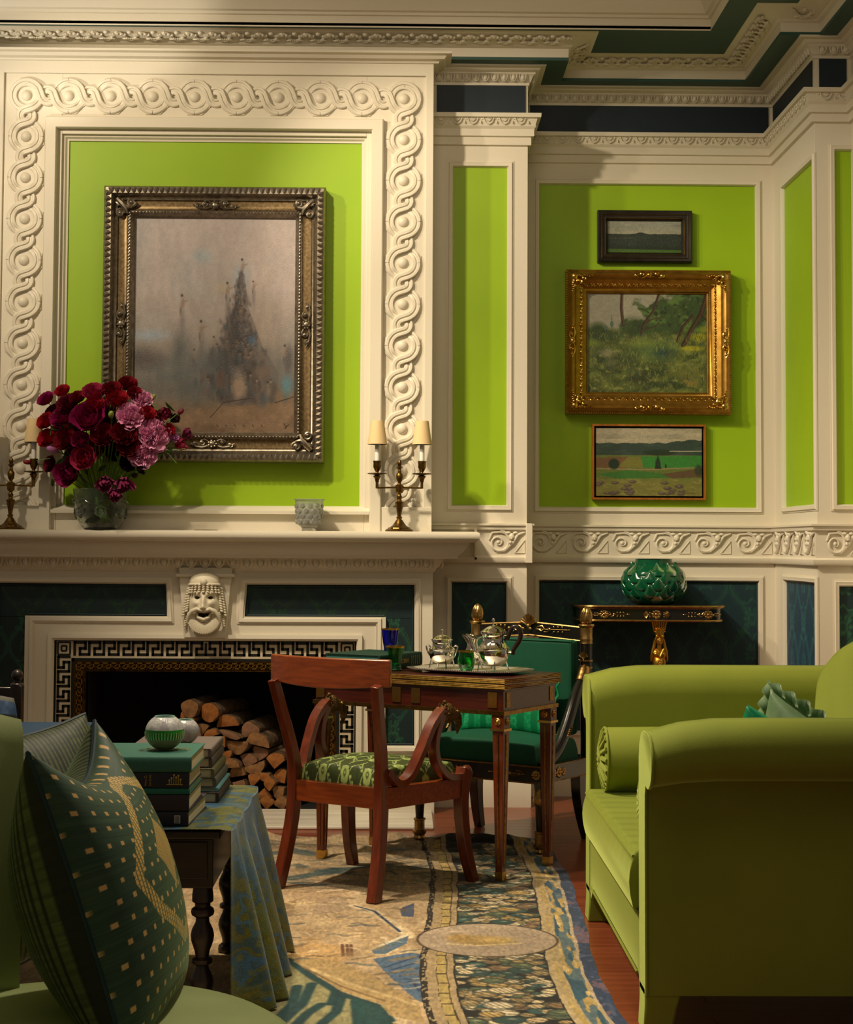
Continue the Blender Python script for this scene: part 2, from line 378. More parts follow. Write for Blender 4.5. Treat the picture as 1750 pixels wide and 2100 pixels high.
# ------------------------------------------------------------------ guilloche
GW, GR, Gr = .0205, .0655, .030
def strand(d, sgn, over):
    "from apex of one big circle to apex of the next, in (s,t)"
    th = math.acos((GR+Gr)/(d/2)); P = []; n = 9
    for i in range(n+1): a = PI/2+(th-PI/2)*i/n; P.append((GR*math.cos(a), sgn*GR*math.sin(a)))
    for i in range(n+3): a = PI+th+(PI-2*th)*i/(n+2); P.append((d/2+Gr*math.cos(a), sgn*Gr*math.sin(a)))
    for i in range(n+1): a = PI-th+(PI/2-PI+th)*i/n; P.append((d+GR*math.cos(a), sgn*GR*math.sin(a)))
    out = []
    for s_, t_ in P:
        k1 = math.exp(-((s_-d*.31)/(.1*d))**2); k2 = math.exp(-((s_-d*.69)/(.1*d))**2)
        out.append((s_, t_, .009*over*(k1-k2)))
    return out
GP = [(-GW, -.006), (-GW, .009), (-GW*.8, .013), (-GW*.2, .013), (-GW*.05, .007), (GW*.25, .007), (GW*.4, .013), (GW*.85, .013), (GW, .009), (GW, -.006)]
def guilloche(mb, o, ax, n, d):
    o = Vector(o); ax = Vector(ax); N = Vector(NW); ac = N.cross(ax)
    for i in range(n):
        for sgn in (1, -1):
            mb.sweep(GP, [o+ax*(i*d+s_)+ac*t_+N*(.004+h) for s_, t_, h in strand(d, sgn, sgn)], NW)
def ringpath(c, r, n=40): return [(c[0]+r*math.cos(2*PI*k/n), c[1], c[2]+r*math.sin(2*PI*k/n)) for k in range(n)]
mb = MB(); XR, XL, ZT = -.006, -1.832, 3.434; dx = (XR-XL)/9; dz = .2006
guilloche(mb, (XL, BW, ZT), (1, 0, 0), 9, dx)
guilloche(mb, (XR, BW, ZT), (0, 0, -1), 10, dz); guilloche(mb, (XL, BW, ZT), (0, 0, -1), 10, dz)
for x in (XL, XR): mb.sweep(GP, ringpath((x, BW-.004, ZT), GR), NW, True)
cent = [(XL+dx*k, ZT) for k in range(10)]+[(XL, ZT-dz*k) for k in range(1, 10)]+[(XR, ZT-dz*k) for k in range(1, 10)]
for x, z in cent:
    mb.blob((x, BW-.004, z), (.027, .02, .027), 14, 8)
    oc = [(x+.094*math.cos(PI/8+k*PI/4), z+.094*math.sin(PI/8+k*PI/4)) for k in range(8)]
    mb.loft([[(a, BW-.006, max(b, 1.452)) for a, b in oc], [(a, BW+.004, max(b, 1.452)) for a, b in oc]])
mb.build('guilloche_border', CREAM, wall_ch, smooth=35)
# ================================================================== mouldings that follow the walls
WP = [(.139, 8.39), (.611, 8.39), (.611, 8.765), (1.917, 8.765), (1.917, 7.87), (2.09, 7.87), (2.09, 7.0), (2.6, 7.0)]
def wp(z, pts=None): return [(x, y, z) for x, y in (pts or WP)]
UP = (0, 0, 1)
def along(pts, step, fn, inset=0):
    "call fn(matrix) for units along each wall segment; local x along, y out of the wall, z up"
    for (x0, y0), (x1, y1) in zip(pts[:-1], pts[1:]):
        t = Vector((x1-x0, y1-y0, 0)); Ln = t.length; t.normalize(); nrm = Vector((t.y, -t.x, 0))
        n = max(1, round((Ln-2*inset)/step)); st = (Ln-2*inset)/n
        for i in range(n): p = Vector((x0, y0, 0))+t*(inset+st*(i+.5)); fn(frame(p, t, nrm, UP), st)
mb = MB()
mb.sweep([(0, 3.255), (.016, 3.258), (.016, 3.296), (.03, 3.30), (.03, 3.335), (.036, 3.342), (.04, 3.348), (.036, 3.352), (.045, 3.385), (.062, 3.388), (.064, 3.408), (0, 3.412)], wp(0), UP, False, -1)
tr1 = struct(mb.build('trim_1', CREAM))
mb = MB()
def leaf_unit(M, st):
    mb.M = M
    z0 = 3.353
    mb.tube([(-st*.5, .04, z0+.026), (-st*.32, .05, z0+.03), (-st*.22, .046, z0+.012), (0, .046, z0+.002), (st*.22, .046, z0+.012), (st*.32, .05, z0+.03), (st*.5, .04, z0+.026)], .0035, 5)
    for a in (-.8, -.4, 0, .4, .8): mb.blob((math.sin(a)*.012, .046, z0+.018+.008*math.cos(a)), (.0035, .005, .012), 6, 4, Ry(a))
    mb.blob((st*.5, .046, z0+.012), (.004, .004, .009), 6, 4)
along(WP[:6], .082, leaf_unit); mb.M = ID
mb.build('leaf_carving', CREAM, tr1)
# frieze panels
FZ0, FZ1 = 3.418, 3.558
fr = [(.157, .600, 8.39), (.650, 1.893, 8.765)]
for x0, x1, y in fr: mb = MB(); mb.box(x0, x1, y-.006, y+.002, FZ0, FZ1); mb.build('frieze_panel', NAVY, wall_back if y > 8.5 else wall_pil)
mb = MB(); mb.box(1.911, 1.919, 7.90, 8.74, FZ0, FZ1); mb.build('frieze_panel', NAVY, wall_right)
mb = MB(); mb.box(1.940, 2.068, 7.864, 7.872, FZ0, FZ1); mb.build('frieze_panel', NAVY, wall_pier)
mb = MB(); mb.box(2.09, 2.5, 7.0, 7.9, 0, 3.66); struct(mb.build('wall_side', CREAM))
# cornice
mb = MB()
mb.sweep([(0, 3.558), (.006, 3.56), (.008, 3.572), (.016, 3.578), (.016, 3.584), (.026, 3.606), (.036, 3.612), (.036, 3.618), (.052, 3.624), (.06, 3.634), (.085, 3.638), (.087, 3.648), (0, 3.65)], wp(0), UP, False, -1)
mb.sweep([(0, 3.60), (.022, 3.606), (.026, 3.614), (.05, 3.62), (.06, 3.634), (.085, 3.638), (.087, 3.648), (0, 3.65)], wp(0, [(-2.9, BW), (.139, BW), (.139, 8.39)]), UP, False, -1)
tr2 = struct(mb.build('trim_2', CREAM))
mb = MB()
def egg_unit(M, st, z0=3.576, h=.034, d=.024, sl=.010):
    mb.M = M; w_ = st*.5
    mb.blob((0, d+.004, z0+h*.52), (st*.24, .01, h*.46), 8, 6)
    P = []
    for k in range(9):
        a = PI*k/8; P.append((-st*.36*math.cos(a), d+sl*(1-math.sin(a)*.8), z0+h*(.98-.98*math.sin(a)**.8)))
    mb.tube(P, st*.06, 5)
    mb.loft([[(w_-st*.035, d, z0+h), (w_+st*.035, d, z0+h), (w_, d+.01, z0+h)], [(w_-.001, d-.004, z0+.002), (w_+.001, d-.004, z0+.002), (w_, d+.004, z0+.002)]])
along(WP[:6], .048, egg_unit, .004); mb.M = ID
mb.build('egg_and_dart', CREAM, tr2)
# rail with the scroll band
WPR = WP[1:6]
rail_prof = [(0, 1.187), (.02, 1.187), (.026, 1.196), (.026, 1.213), (.016, 1.217), (.010, 1.222), (.010, 1.342), (.016, 1.346), (.024, 1.350), (.026, 1.366), (.034, 1.370), (.034, 1.379), (0, 1.381)]
mb = MB(); mb.sweep(rail_prof, wp(0, [(.139, 8.39)]+WPR), UP, False, -1)
tr3 = struct(mb.build('trim_3', CREAM))
mb = MB()
def scroll_unit(M, st):
    mb.M = M; k = st/.2; c0 = (-.03*k, 1.287); y = .014
    P = []; R_ = []
    for i in range(34):
        a = -2.2+i*.30; r = .010+.0009*i+.00002*i*i
        P.append((c0[0]+r*1.0*math.cos(a)*k, y, c0[1]+r*math.sin(a))); R_.append(.0035+.00015*i)
    a = -2.2+33*.30
    mb.tube(P, R_, 6)
    mb.tube([(c0[0]-.01, y-.002, c0[1]-.047), (c0[0]+.03*k, y, c0[1]-.04), (.04*k, y+.002, 1.285), (.065*k, y+.004, 1.325), (.1*k, y, 1.338)], [.004, .007, .008, .007, .004], 7)
    mb.tube([(c0[0]-.045*k, y, 1.30), (c0[0]-.03*k, y, 1.334), (c0[0]+.01*k, y, 1.338), (.03*k, y, 1.325), (.045*k, y, 1.30)], [.004, .006, .006, .007, .006], 7)
    mb.blob((.035*k, y+.006, 1.315), (.014*k, .012, .018), 8, 6); mb.blob((.018*k, y+.004, 1.334), (.014*k, .009, .008), 8, 5); mb.blob((.054*k, y+.004, 1.334), (.013*k, .009, .008), 8, 5)
    mb.blob((.03*k, y+.006, 1.287), (.009*k, .01, .01), 8, 5); mb.blob((.035*k, y+.014, 1.308), (.006*k, .006, .007), 6, 4)
    mb.tube([(.05*k, y-.002, 1.236), (.1*k, y-.002, 1.30), (.1*k, y-.002, 1.236), (.05*k, y-.002, 1.236)], .003, 5)
    mb.blob((c0[0], y, 1.287), (.010*k, .008, .010), 8, 5)
for a, b in ((0, 1), (2, 3)): along([WPR[a], WPR[b]] if a else [(.611, 8.39), (.611, 8.765)], .2, scroll_unit)
along([(.611, 8.765), (1.917, 8.765)], .2, scroll_unit, .02); along([(.40, 8.39), (.60, 8.39)], .2, scroll_unit); along([(1.917, 8.765), (1.917, 7.87)], .2, scroll_unit, .02); along([(1.935, 7.87), (2.11, 7.87)], .2, scroll_unit)
mb.M = ID; mb.build('scroll_carving', CREAM, tr3)
mb = MB(); mb.box(.352, .366, 8.364, 8.39, 1.2, 1.36); mb.box(.604, .636, 8.350, 8.40, 1.187, 1.38); mb.build('rail_block', CREAM, tr3, bevel=.002)
mb = MB(); mb.sweep([(0, 0), (.022, 0), (.022, .14), (.014, .15), (.01, .17), (0, .172)], wp(0), UP, False, -1)
struct(mb.build('baseboard_back', CREAM))
# ================================================================== ceiling steps
mb = MB(); mb.box(-2.9, 2.6, 7.1, 8.9, 3.648, 3.66) if False else None
def ceil_ring(name, outer, inner_pts, z, m):
    pass
OFF = .17
S1 = [(-2.9, 8.235), (.80, 8.235), (.80, 8.60), (1.74, 8.60), (1.74, 7.785), (1.925, 7.785), (1.925, 6.6)]
# flat teal soffit between the wall and the first step
mb = MB()
mb.prismz([(-2.9, 8.235), (.80, 8.235), (.80, 8.60), (1.74, 8.60), (1.74, 7.785), (1.925, 7.785), (1.925, 6.6), (2.5, 6.6), (2.5, 8.9), (-2.9, 8.9)], 3.645, 3.66)
ceil = struct(mb.build('ceiling', TEAL, smooth=0))
mb = MB()
p1 = [(-.002, .0), (0, .058), (.012, .062), (.02, .072), (.03, .074), (.06, .088), (.10, .098), (.125, .10), (.135, .108), (.16, .112), (.165, .122), (.165, .14)]
mb.sweep([(a, b+3.645) for a, b in p1], wp(0, S1), UP, False, -1)
tr4 = struct(mb.build('trim_4', CREAM))
mb = MB()
def vine_unit(M, st):
    mb.M = M; y = .066; z = 3.726
    P = [(st*(-.5+k/12), y+.03*math.cos(2*PI*k/12), z+.009*math.cos(2*PI*k/12)) for k in range(13)]
    mb.tube(P, .0075, 6)
    for sg in (1, -1):
        cx = -st*.25 if sg > 0 else st*.25
        cx = 0 if sg > 0 else st*.5
        for a in (-1.1, -.55, 0, .55, 1.1): mb.blob((cx+math.sin(a)*.03, y-sg*.005-sg*.02*math.cos(a), z-sg*.004-.002), (.008, .018, .008), 6, 4, Rz(a*sg))
    mb.blob((0, y+.03, z+.01), (.012, .01, .01), 7, 5)
along(S1[:6], .115, vine_unit, .03); mb.M = ID
mb.build('vine_carving', CREAM, tr4)
mb = MB()                                           # second teal band, then the upper step and the high ceiling
mb.box(-2.9, 2.3, 8.055, 8.62, 3.752, 3.765); mb.box(1.466, 2.3, 5.0, 8.054, 3.752, 3.765)
o = mb.build('ceiling_band', TEAL, ceil, smooth=0)
o.data.materials[0] = TEAL
mb = MB()
S2 = [(-2.9, 8.055), (1.465, 8.055), (1.465, 4.5)]
mb.sweep([(0, 3.745), (0, 3.80), (.012, 3.803), (.015, 3.815), (.03, 3.82), (.05, 3.86), (.055, 3.875), (.09, 3.885), (.095, 3.91), (.13, 3.93), (.2, 3.96), (.2, 4.0)], wp(0, S2), UP, False, -1)
struct(mb.build('trim_5', CREAM))
mb = MB(); mb.box(-2.9, 1.27, 4.2, 7.86, 3.99, 4.02); struct(mb.build('ceiling_high', CREAM))
# ================================================================== fireplace
CX = -.9375
fp = thing('fireplace', 'cream fireplace with a bearded mask, dark green fabric panels and a black meander border', 'fireplace', T(CX, BW, 0))
fp['_'] = 0; del fp['_']
FM = T(-CX, -BW, 0)
def fpart(mb, name, m, **k): o = mb.build(name, m, **k); o.parent = fp; o.matrix_parent_inverse = FM; return o
mb = MB()
OW, OZ = .575, .669
xl, xr = CX-1.084, CX+1.084
# body as boxes round the recesses; face at BW, recess plane 8.215
for sg in (-1, 1):
    def bx(a0, a1, z0, z1, y0=BW, y1=8.30):
        a, b = CX+sg*a0, CX+sg*a1; mb.box(min(a, b), max(a, b), y0, y1, z0, z1)
    bx(.72, .86, 0, .926); bx(1.0, 1.084, 0, 1.2); bx(.86, 1.0, 0, .31); bx(0, .185, .81, 1.2); bx(.185, 1.0, 1.085, 1.2)
    bx(.185, .72, .81, .926); bx(.862, .998, .31, .918, 8.222); bx(.187, .998, .92, 1.083, 8.222)
    bx(.575, .718, 0, .668, 8.2155); bx(.575, .698, 0, .15, 8.18)
    bx(.70, 1.095, 0, .15, 8.17)
mb.box(CX-.718, CX+.718, 8.2155, 8.30, .669, .809)
# door-like architrave round the key border
mb.sweep([(-.028, .001), (-.028, .016), (-.01, .020), (-.004, .012), (0, -.01), (0, -.03)], [(CX+.72, BW, .15), (CX+.72, BW, .812), (CX-.72, BW, .812), (CX-.72, BW, .15)], NW)
fpart(mb, 'surround', CREAM)
# fabric panels: L shaped recesses
for sg in (-1, 1):
    pl = [(.195, 1.078), (.995, 1.08), (.999, .316), (.845, .316), (.845, .926), (.185, .925)]
    P = [(CX+sg*a, BW, z) for a, z in pl]
    if sg > 0: P = P[::-1]
    mb = MB(); mb.sweep([(-.032, -.002), (-.032, .006), (-.026, .008), (-.022, .014), (-.008, .008), (0, -.012), (0, -.02)], P, NW, True)
    fpart(mb, 'panel_moulding', CREAM)
    x0, x1 = sorted((CX+sg*.18, CX+sg*1.0))
    def L_ok(): pass
    a, b = sorted((CX+sg*.18, CX+sg*1.0)); 
    o = painted('fabric_panel', lambda U, V: (a+(b-a)*U, 8.212+0*U, .92+.165*V), lambda U, V: damask(a+(b-a)*U, .92+.165*V, '0A2528', '15391F'), 130, 30, DAM); o.parent = fp; o.matrix_parent_inverse = FM
    a2, b2 = sorted((CX+sg*.84, CX+sg*1.0))
    o2 = painted('fabric_strip', lambda U, V: (a2+(b2-a2)*U, 8.212+0*U, .31+.612*V), lambda U, V: damask(a2+(b2-a2)*U-.04, .31+.612*V, '0A2426', '1D5238', .16, .26), 40, 130, DAM); o2.parent = o
    mb = MB(); Q = [(p[0], 8.208, p[2]) for p in P]
    Q2 = [(CX+sg*(aa), 8.206, zz) for aa, zz in ((.202, 1.071), (.988, 1.073), (.992, .323), (.852, .323), (.852, .933), (.194, .932))]
    for i in range(6): mb.tube([Q2[i], Q2[(i+1) % 6]], .0038, 6)
    q = mb.build('piping', PIPE); q.parent = o
# keystone with mask
mb = MB(); mb.loft([[(CX-.128, y, 1.16), (CX+.128, y, 1.16), (CX+.098, y, .826), (CX-.098, y, .826)] for y in (8.155, 8.22)]); mb.box(CX-.14, CX+.14, 8.14, 8.2, 1.115, 1.13)
fpart(mb, 'keystone', CREAM, bevel=.003)
def maskmesh():
    mb = MB(M=T(CX, 8.150, 0))
    def G(x, z, cx, cz, sx, sz): return math.exp(-((x-cx)/sx)**2-((z-cz)/sz)**2)
    def h(x, z):      # x,z metres relative to face centre; +forward
        e = (x/.078)**2+(z/.125)**2
        f = .062*math.sqrt(max(0, 1-e*.93))
        ax = abs(x)
        f += .022*G(x, z, 0, .008, .013, .032)+.022*G(x, z, 0, -.016, .016, .014)+.010*G(ax, z, .016, -.02, .008, .008)
        f += .013*G(ax, z, .032, .052-.25*0, .02, .009)+.004*G(ax, z, .018, .046, .012, .008)
        f -= .020*G(ax, z, .031, .030, .013, .0075)-.007*G(ax, z, .031, .039, .016, .004)
        f += .012*G(ax, z, .037, .004, .017, .014)
        m = math.exp(-(((x)/.030)**4)-(((z+.056-ax*ax*6)/.012)**4)); f -= .040*m
        f += .010*G(x, z, 0, -.080, .026, .007)-.004*G(x, z, 0, -.094, .03, .008)
        f += .004*G(x, z, 0, .072, .03, .004)
        return f
    def fn(u, v):
        a = u*2*PI; r = v
        x = .078*r*math.cos(a); z = .125*r*math.sin(a)
        return (x, -h(x, z), .988+z)
    mb.grid(fn, 72, 40, True)
    # cap and roundel, hair locks, moustache and fluted beard
    mb.blob((0, -.012, 1.088), (.075, .05, .052), 20, 10); mb.tube([(.062*math.sin(a)*1.18, -.03-.034*math.cos(a), 1.083-.003*abs(a)) for a in [x*.2 for x in range(-7, 8)]], .006, 8)
    mb.lathe([(.001, .012), (.015, .010), (.018, .004), (.019, 0)], 16, (0, 0, 0)) if False else None
    mb.blob((0, -.066, 1.092), (.017, .012, .017), 14, 8)
    def lock(x0, z0, x1, z1, y0, y1, r, n=8):
        for k in range(n):
            t = k/(n-1); mb.blob((x0+(x1-x0)*t, -(y0+(y1-y0)*t), z0+(z1-z0)*t), (r, r, r*.62), 8, 5, Ry(.5 if x0 > 0 else -.5))
    for k in range(9):
        a = -1.15+k*.2875; x = .062*math.sin(a)*1.1; lock(x, 1.078, x*1.12, 1.046-abs(a)*.004, .052*math.cos(a)+.014, .05*math.cos(a)+.018, .0085, 4)
    for sg in (-1, 1):
        lock(sg*.066, 1.07, sg*.084, .955, .026, .03, .0105, 11); lock(sg*.078, 1.06, sg*.100, .935, .014, .02, .010, 11)
        lock(sg*.088, .95, sg*.092, .885, .008, .01, .009, 7)
    n = 64
    ri, ro, ce = [], [], (0, .932)
    rings = [[], [], [], []]
    for k in range(n+1):
        a = PI*(1.14)+(-PI*1.28)*k/n - 0; a = math.radians(205)-math.radians(230)*0
        t = k/n; a = math.radians(160)+math.radians(220)*t          # lower fan
        fl = 1+.035*math.cos(k*PI*.82)
        ca, sa = math.cos(a), math.sin(a)
        rings[0].append((.040*ca, -.050, .930+.030*sa)); rings[1].append((.060*ca*fl, -.058, .928+.052*sa*fl))
        rings[2].append((.079*ca*fl, -.052, .926+.078*sa*fl)); rings[3].append((.083*ca, -.012, .926+.084*sa))
    mb.loft(rings, False, False)
    for sg in (-1, 1):
        mb.tube([(sg*.004, -.075, .957), (sg*.03, -.074, .966), (sg*.055, -.066, .955), (sg*.072, -.058, .93), (sg*.078, -.05, .90)], [.006, .010, .011, .009, .004], 8)
    mb.tube([(-.036, -.050, .945), (-.025, -.057, .925), (0, -.062, .915), (.025, -.057, .925), (.036, -.050, .945)], [.005, .008, .009, .008, .005], 8)
    return mb
MASKM = mat('mask_plaster', 'D6CDB4', .5)
fpart(maskmesh(), 'bearded_mask', MASKM, smooth=55)
mb = MB(M=T(CX, 8.150, 0))
for sg in (-1, 1): q = MB(M=mb.M); q.blob((sg*.031, -.0475, 1.0175), (.011, .006, .0065), 10, 6, Ry(-sg*.12)); fpart(q, 'eye_shade', mat('mask_hollow_shade', '241C10', .9))  # dark blobs stand in for the shade inside eyes and mouth
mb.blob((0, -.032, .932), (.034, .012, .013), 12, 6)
fpart(mb, 'mouth_shade', mat('mask_hollow_shade'))
# mantel shelf
mb = MB()
sh = [(-.02, 1.335), (.200, 1.335), (.213, 1.330), (.216, 1.318), (.212, 1.305), (.202, 1.290), (.190, 1.284), (.172, 1.283), (.170, 1.274), (.160, 1.272), (.158, 1.264), (.140, 1.240), (.118, 1.222), (.115, 1.208), (.05, 1.206), (.03, 1.17), (.016, 1.160), (.012, 1.148), (0, 1.14)]
hearthpath = [(CX-1.084, 8.6), (CX-1.084, BW), (CX+1.084, BW), (CX+1.084, 8.42)]
mb.sweep(sh, wp(0, hearthpath), UP, False, -1)
mb.box(CX-1.1, CX+1.1, 8.0, 8.25, 1.31, 1.334)
fpart(mb, 'mantel_shelf', CREAM)
mb = MB()
def egg2(M, st): egg_unit(M, st, 1.160, .048, .038, .012)
along([(CX-1.084, BW), (CX+1.084, BW), (CX+1.084, 8.39)], .066, egg2); mb.M = ID
fpart(mb, 'egg_and_dart', CREAM)
# meander border
def meander(mb, M, n, per, hgt, lw, dep, x_off=0, mirror=False):
    mb.M = M; g = per/4; k = hgt
    for i in range(n):
        X = x_off+i*per
        pts = [(0, 0), (0, k), (3*g*.98, k), (3*g*.98, k*.5), (1.45*g, k*.5), (1.45*g, 0), (4*g, 0)]
        for (a, b), (c, d) in zip(pts[:-1], pts[1:]):
            x0, x1 = sorted((a, c)); z0, z1 = sorted((b, d))
            if mirror: x0, x1 = per-x1, per-x0
            mb.box(X+x0-lw/2, X+x1+lw/2, -dep, dep, z0-lw/2, z1+lw/2)
    mb.M = ID
mb = MB(); mb.box(CX-.72, CX+.72, 8.213, 8.2165, .724, .812)
for sg in (-1, 1): a, b = sorted((CX+sg*.64, CX+sg*.72)); mb.box(a, b, 8.213, 8.2165, 0.0, .724)
kb = fpart(mb, 'marble_band', BAND)
mb = MB(); YK = 8.2125; hh = .056
per = .0695
nk = 9
meander(mb, T(CX-nk*per, YK, .742), nk, per, hh, .0125, .0014)
meander(mb, T(CX, YK, .742), nk, per, hh, .0125, .0014, mirror=True); mb.box(CX-.006, CX+.006, YK-.0014, YK+.0014, .742, .798)
for sg in (-1, 1):
    xc = CX+sg*.6765
    for s_ in (.029, .012): 
        for a, b, c, d in ((-s_, s_, s_-.004, s_+.004), (-s_, s_, -s_-.004, -s_+.004), (-s_-.004, -s_+.004, -s_, s_), (s_-.004, s_+.004, -s_, s_)): mb.box(xc+a, xc+b, YK-.0014, YK+.0014, .770+c, .770+d)
    M = frame((xc-sg*.026, YK, .73), (0, 0, -1), (0, 1, 0), (sg, 0, 0)); meander(mb, M, 10, .0695, .052, .0125, .0014)
    a, b = sorted((CX+sg*.712, CX+sg*.72)); mb.box(a, b, YK-.001, YK+.001, 0, .812)
    a, b = sorted((CX+sg*.625, CX+sg*.640)); mb.box(a, b, YK-.004, YK+.002, 0, .724)
mb.box(CX-.72, CX+.72, YK-.001, YK+.001, .804, .812); mb.box(CX-.64, CX+.64, YK-.004, YK+.002, .708, .724)
fpart(mb, 'meander_inlay', BLACKM, smooth=0)
mb = MB(); mb.box(CX-.625, CX+.625, 8.207, 8.216, OZ, .71)
for sg in (-1, 1): a, b = sorted((CX+sg*OW, CX+sg*.625)); mb.box(a, b, 8.207, 8.216, 0, OZ)
mb.sweep([(0, -.004), (.002, .012), (.006, .012), (.008, -.004)], [(CX+OW, 8.212, 0), (CX+OW, 8.212, OZ), (CX-OW, 8.212, OZ), (CX-OW, 8.212, 0)], NW)
fpart(mb, 'brass_frame', BRASSD, smooth=0); mb = MB()
meander(mb, T(CX-15*.041, 8.205, .677), 30, .041, .024, .0062, .003)
for sg in (-1, 1): meander(mb, frame((CX+sg*.612, 8.205, OZ), (0, 0, -1), (0, 1, 0), (-sg, 0, 0)), 16, .041, .024, .0055, .003)
fpart(mb, 'brass_meander', mat('frame_brass', '9A7434', .4, 1), smooth=0)
mb = MB()
mb.box(CX-OW-.03, CX-OW, 8.22, 8.72, -.01, .8); mb.box(CX+OW, CX+OW+.03, 8.22, 8.72, -.01, .8); mb.box(CX-OW-.03, CX+OW+.03, 8.7, 8.74, -.01, .8)
mb.box(CX-OW-.03, CX+OW+.03, 8.22, 8.72, .76, .8); mb.box(CX-OW-.03, CX+OW+.03, 8.19, 8.72, -.012, .006)
fpart(mb, 'firebox', SOOT)
mb = MB(); mb.box(CX-1.09, CX+1.085, 7.70, 8.21, 0, .014); fpart(mb, 'hearth_slab', MARBLE, bevel=.004)
# ------------------------------------------------------------------ split logs
BARK = mat('log_bark', '6B5238', .9, col2='3A2B1C', nscale=18, bump=.6, bscale=40)
CUTS = [mat('cut_wood_amber', 'A0642A', .75, col2='7A4618', nscale=30), mat('cut_wood_tan', '94693C', .8, col2='6A482A', nscale=30), mat('cut_wood_pink', '8A6448', .85, col2='6E4C36', nscale=30)]
LOGS = [(389, 1453, 19, 'r', 0, 1, 'tan round log lying highest at the left of the woodpile'), (430, 1461, 20, 'r', 0, 0, 'round amber log with a cracked end, second along the top of the woodpile'),
 (466, 1480, 21, 'h', .1, 0, 'bright amber half-round log with bark showing, right of the cracked log'), (384, 1472, 18, 'w', 2.6, 0, 'dark amber wedge under the highest log of the woodpile'),
 (416, 1497, 15, 'w', .9, 1, 'small wedge of firewood just right of the glass globes'), (432, 1504, 14, 'h', .3, 0, 'low half-round billet above the grey books'),
 (471, 1507, 23, 's', -.3, 2, 'thin pale splinter slab lying across the woodpile'), (513, 1501, 21, 'w', .3, 2, 'grey-brown wedge right of the pale splinter slab'),
 (529, 1518, 23, 'h', -.2, 1, 'half-round log with dark bark sloping right at the upper right of the pile'), (486, 1531, 23, 'h', 3.1, 1, 'upturned half-round log in the middle of the woodpile'),
 (457, 1521, 12, 'w', 1.6, 0, 'small dark amber chip left of the upturned half-round log'), (463, 1546, 14, 'w', 3.3, 0, 'narrow amber wedge below the small dark chip'),
 (534, 1540, 19, 'w', 2.9, 2, 'pale wedge with grey bark on its right'), (566, 1559, 20, 'q', .7, 0, 'large bright amber half-disc log beside the chair back post'),
 (510, 1559, 19, 'q', .5, 2, 'pinkish blocky billet in the middle right of the pile'), (473, 1567, 17, 'h', .1, 1, 'half-round tan billet beside the grey book stack'),
 (524, 1576, 20, 'h', 3.5, 1, 'curved crescent billet under the pinkish block'), (487, 1585, 19, 'w', .2, 1, 'triangular tan wedge just above the brocade cloth'),
 (542, 1590, 12, 'w', 3.0, 0, 'small amber triangle under the crescent billet'), (576, 1592, 18, 'q', 1.4, 0, 'upright amber half-disc touching the chair back post'),
 (552, 1604, 17, 'q', 2.5, 0, 'amber quarter log with its flat side up and right'), (523, 1600, 15, 'w', .8, 0, 'dark amber billet half hidden by the cloth edge'),
 (541, 1630, 16, 'q', 3.9, 0, 'amber quarter log resting on the bottom row'), (571, 1623, 17, 'q', 3.0, 1, 'tan quarter log with its flat side up near the bottom'),
 (549, 1650, 17, 'q', .7, 0, 'amber quarter log standing on the hearth, bottom row'), (578, 1648, 17, 'q', 1.1, 1, 'tan quarter log at the bottom by the chair leg')]
for k, (px, py) in enumerate([(505, 1645), (470, 1645), (435, 1640), (400, 1640), (365, 1640), (490, 1615), (455, 1612), (418, 1608), (382, 1605), (440, 1578), (405, 1572), (372, 1570), (425, 1542), (390, 1538), (395, 1505), (365, 1500)]):
    LOGS.append((px, py, 19, 'q' if k % 2 else 'r', k, k % 3, None))
for k, (px, py, r, kind, rot, ci, lab) in enumerate(LOGS):
    rr = r/3500*8.25; Y0 = 8.24+.03*((k*7) % 5)/4
    c = atY(px, py, Y0); ang = .25+.12*math.sin(k*2.3); t = thing('split_log', lab or 'split log hidden at the left of the woodpile behind the books', 'log', T(c.x, c.y, max(c.z, rr*.72+.008)) @ Rz(-ang), 'split logs stacked in the fireplace')
    n = 20; out = []
    for i in range(n):
        a = 2*PI*i/n; q = 1+.06*math.sin(3*a+k)+.04*math.sin(5*a+2*k)
        x, z = math.cos(a)*q, math.sin(a)*q
        if kind == 'h': z = max(z, -.12); z -= .35; x *= 1.12
        elif kind == 'q':
            z = max(z, -.30); x = max(x, -.35); x = x*1.15-.3; z = z*1.15-.25
        elif kind == 'w': z = max(z, -.35)*1.1; x = x*.95*(1-.35*max(z, 0))
        elif kind == 's': z *= .28; x *= 1.1
        out.append((x*rr, z*rr))
    cc, ss = math.cos(rot), math.sin(rot); out = [(x*cc-z*ss, x*ss+z*cc) for x, z in out]
    Ln = .34
    mb = MB(); rings = []
    for j in range(6): rings.append([(x*(1+.03*math.sin(j*1.7+k+x*40)), Ln*j/5, z*(1+.03*math.cos(j*2.1+k))) for x, z in out])
    mb.loft(rings, True, False); mb.build('bark', BARK, t, smooth=50)
    mb = MB(); mb.loft([[(x*.98, .0, z*.98) for x, z in out], [(x*.6, -.0015, z*.6) for x, z in out], [(x*.1, -.001, z*.1) for x, z in out]]); mb.build('cut_end', CUTS[ci], t, smooth=30)
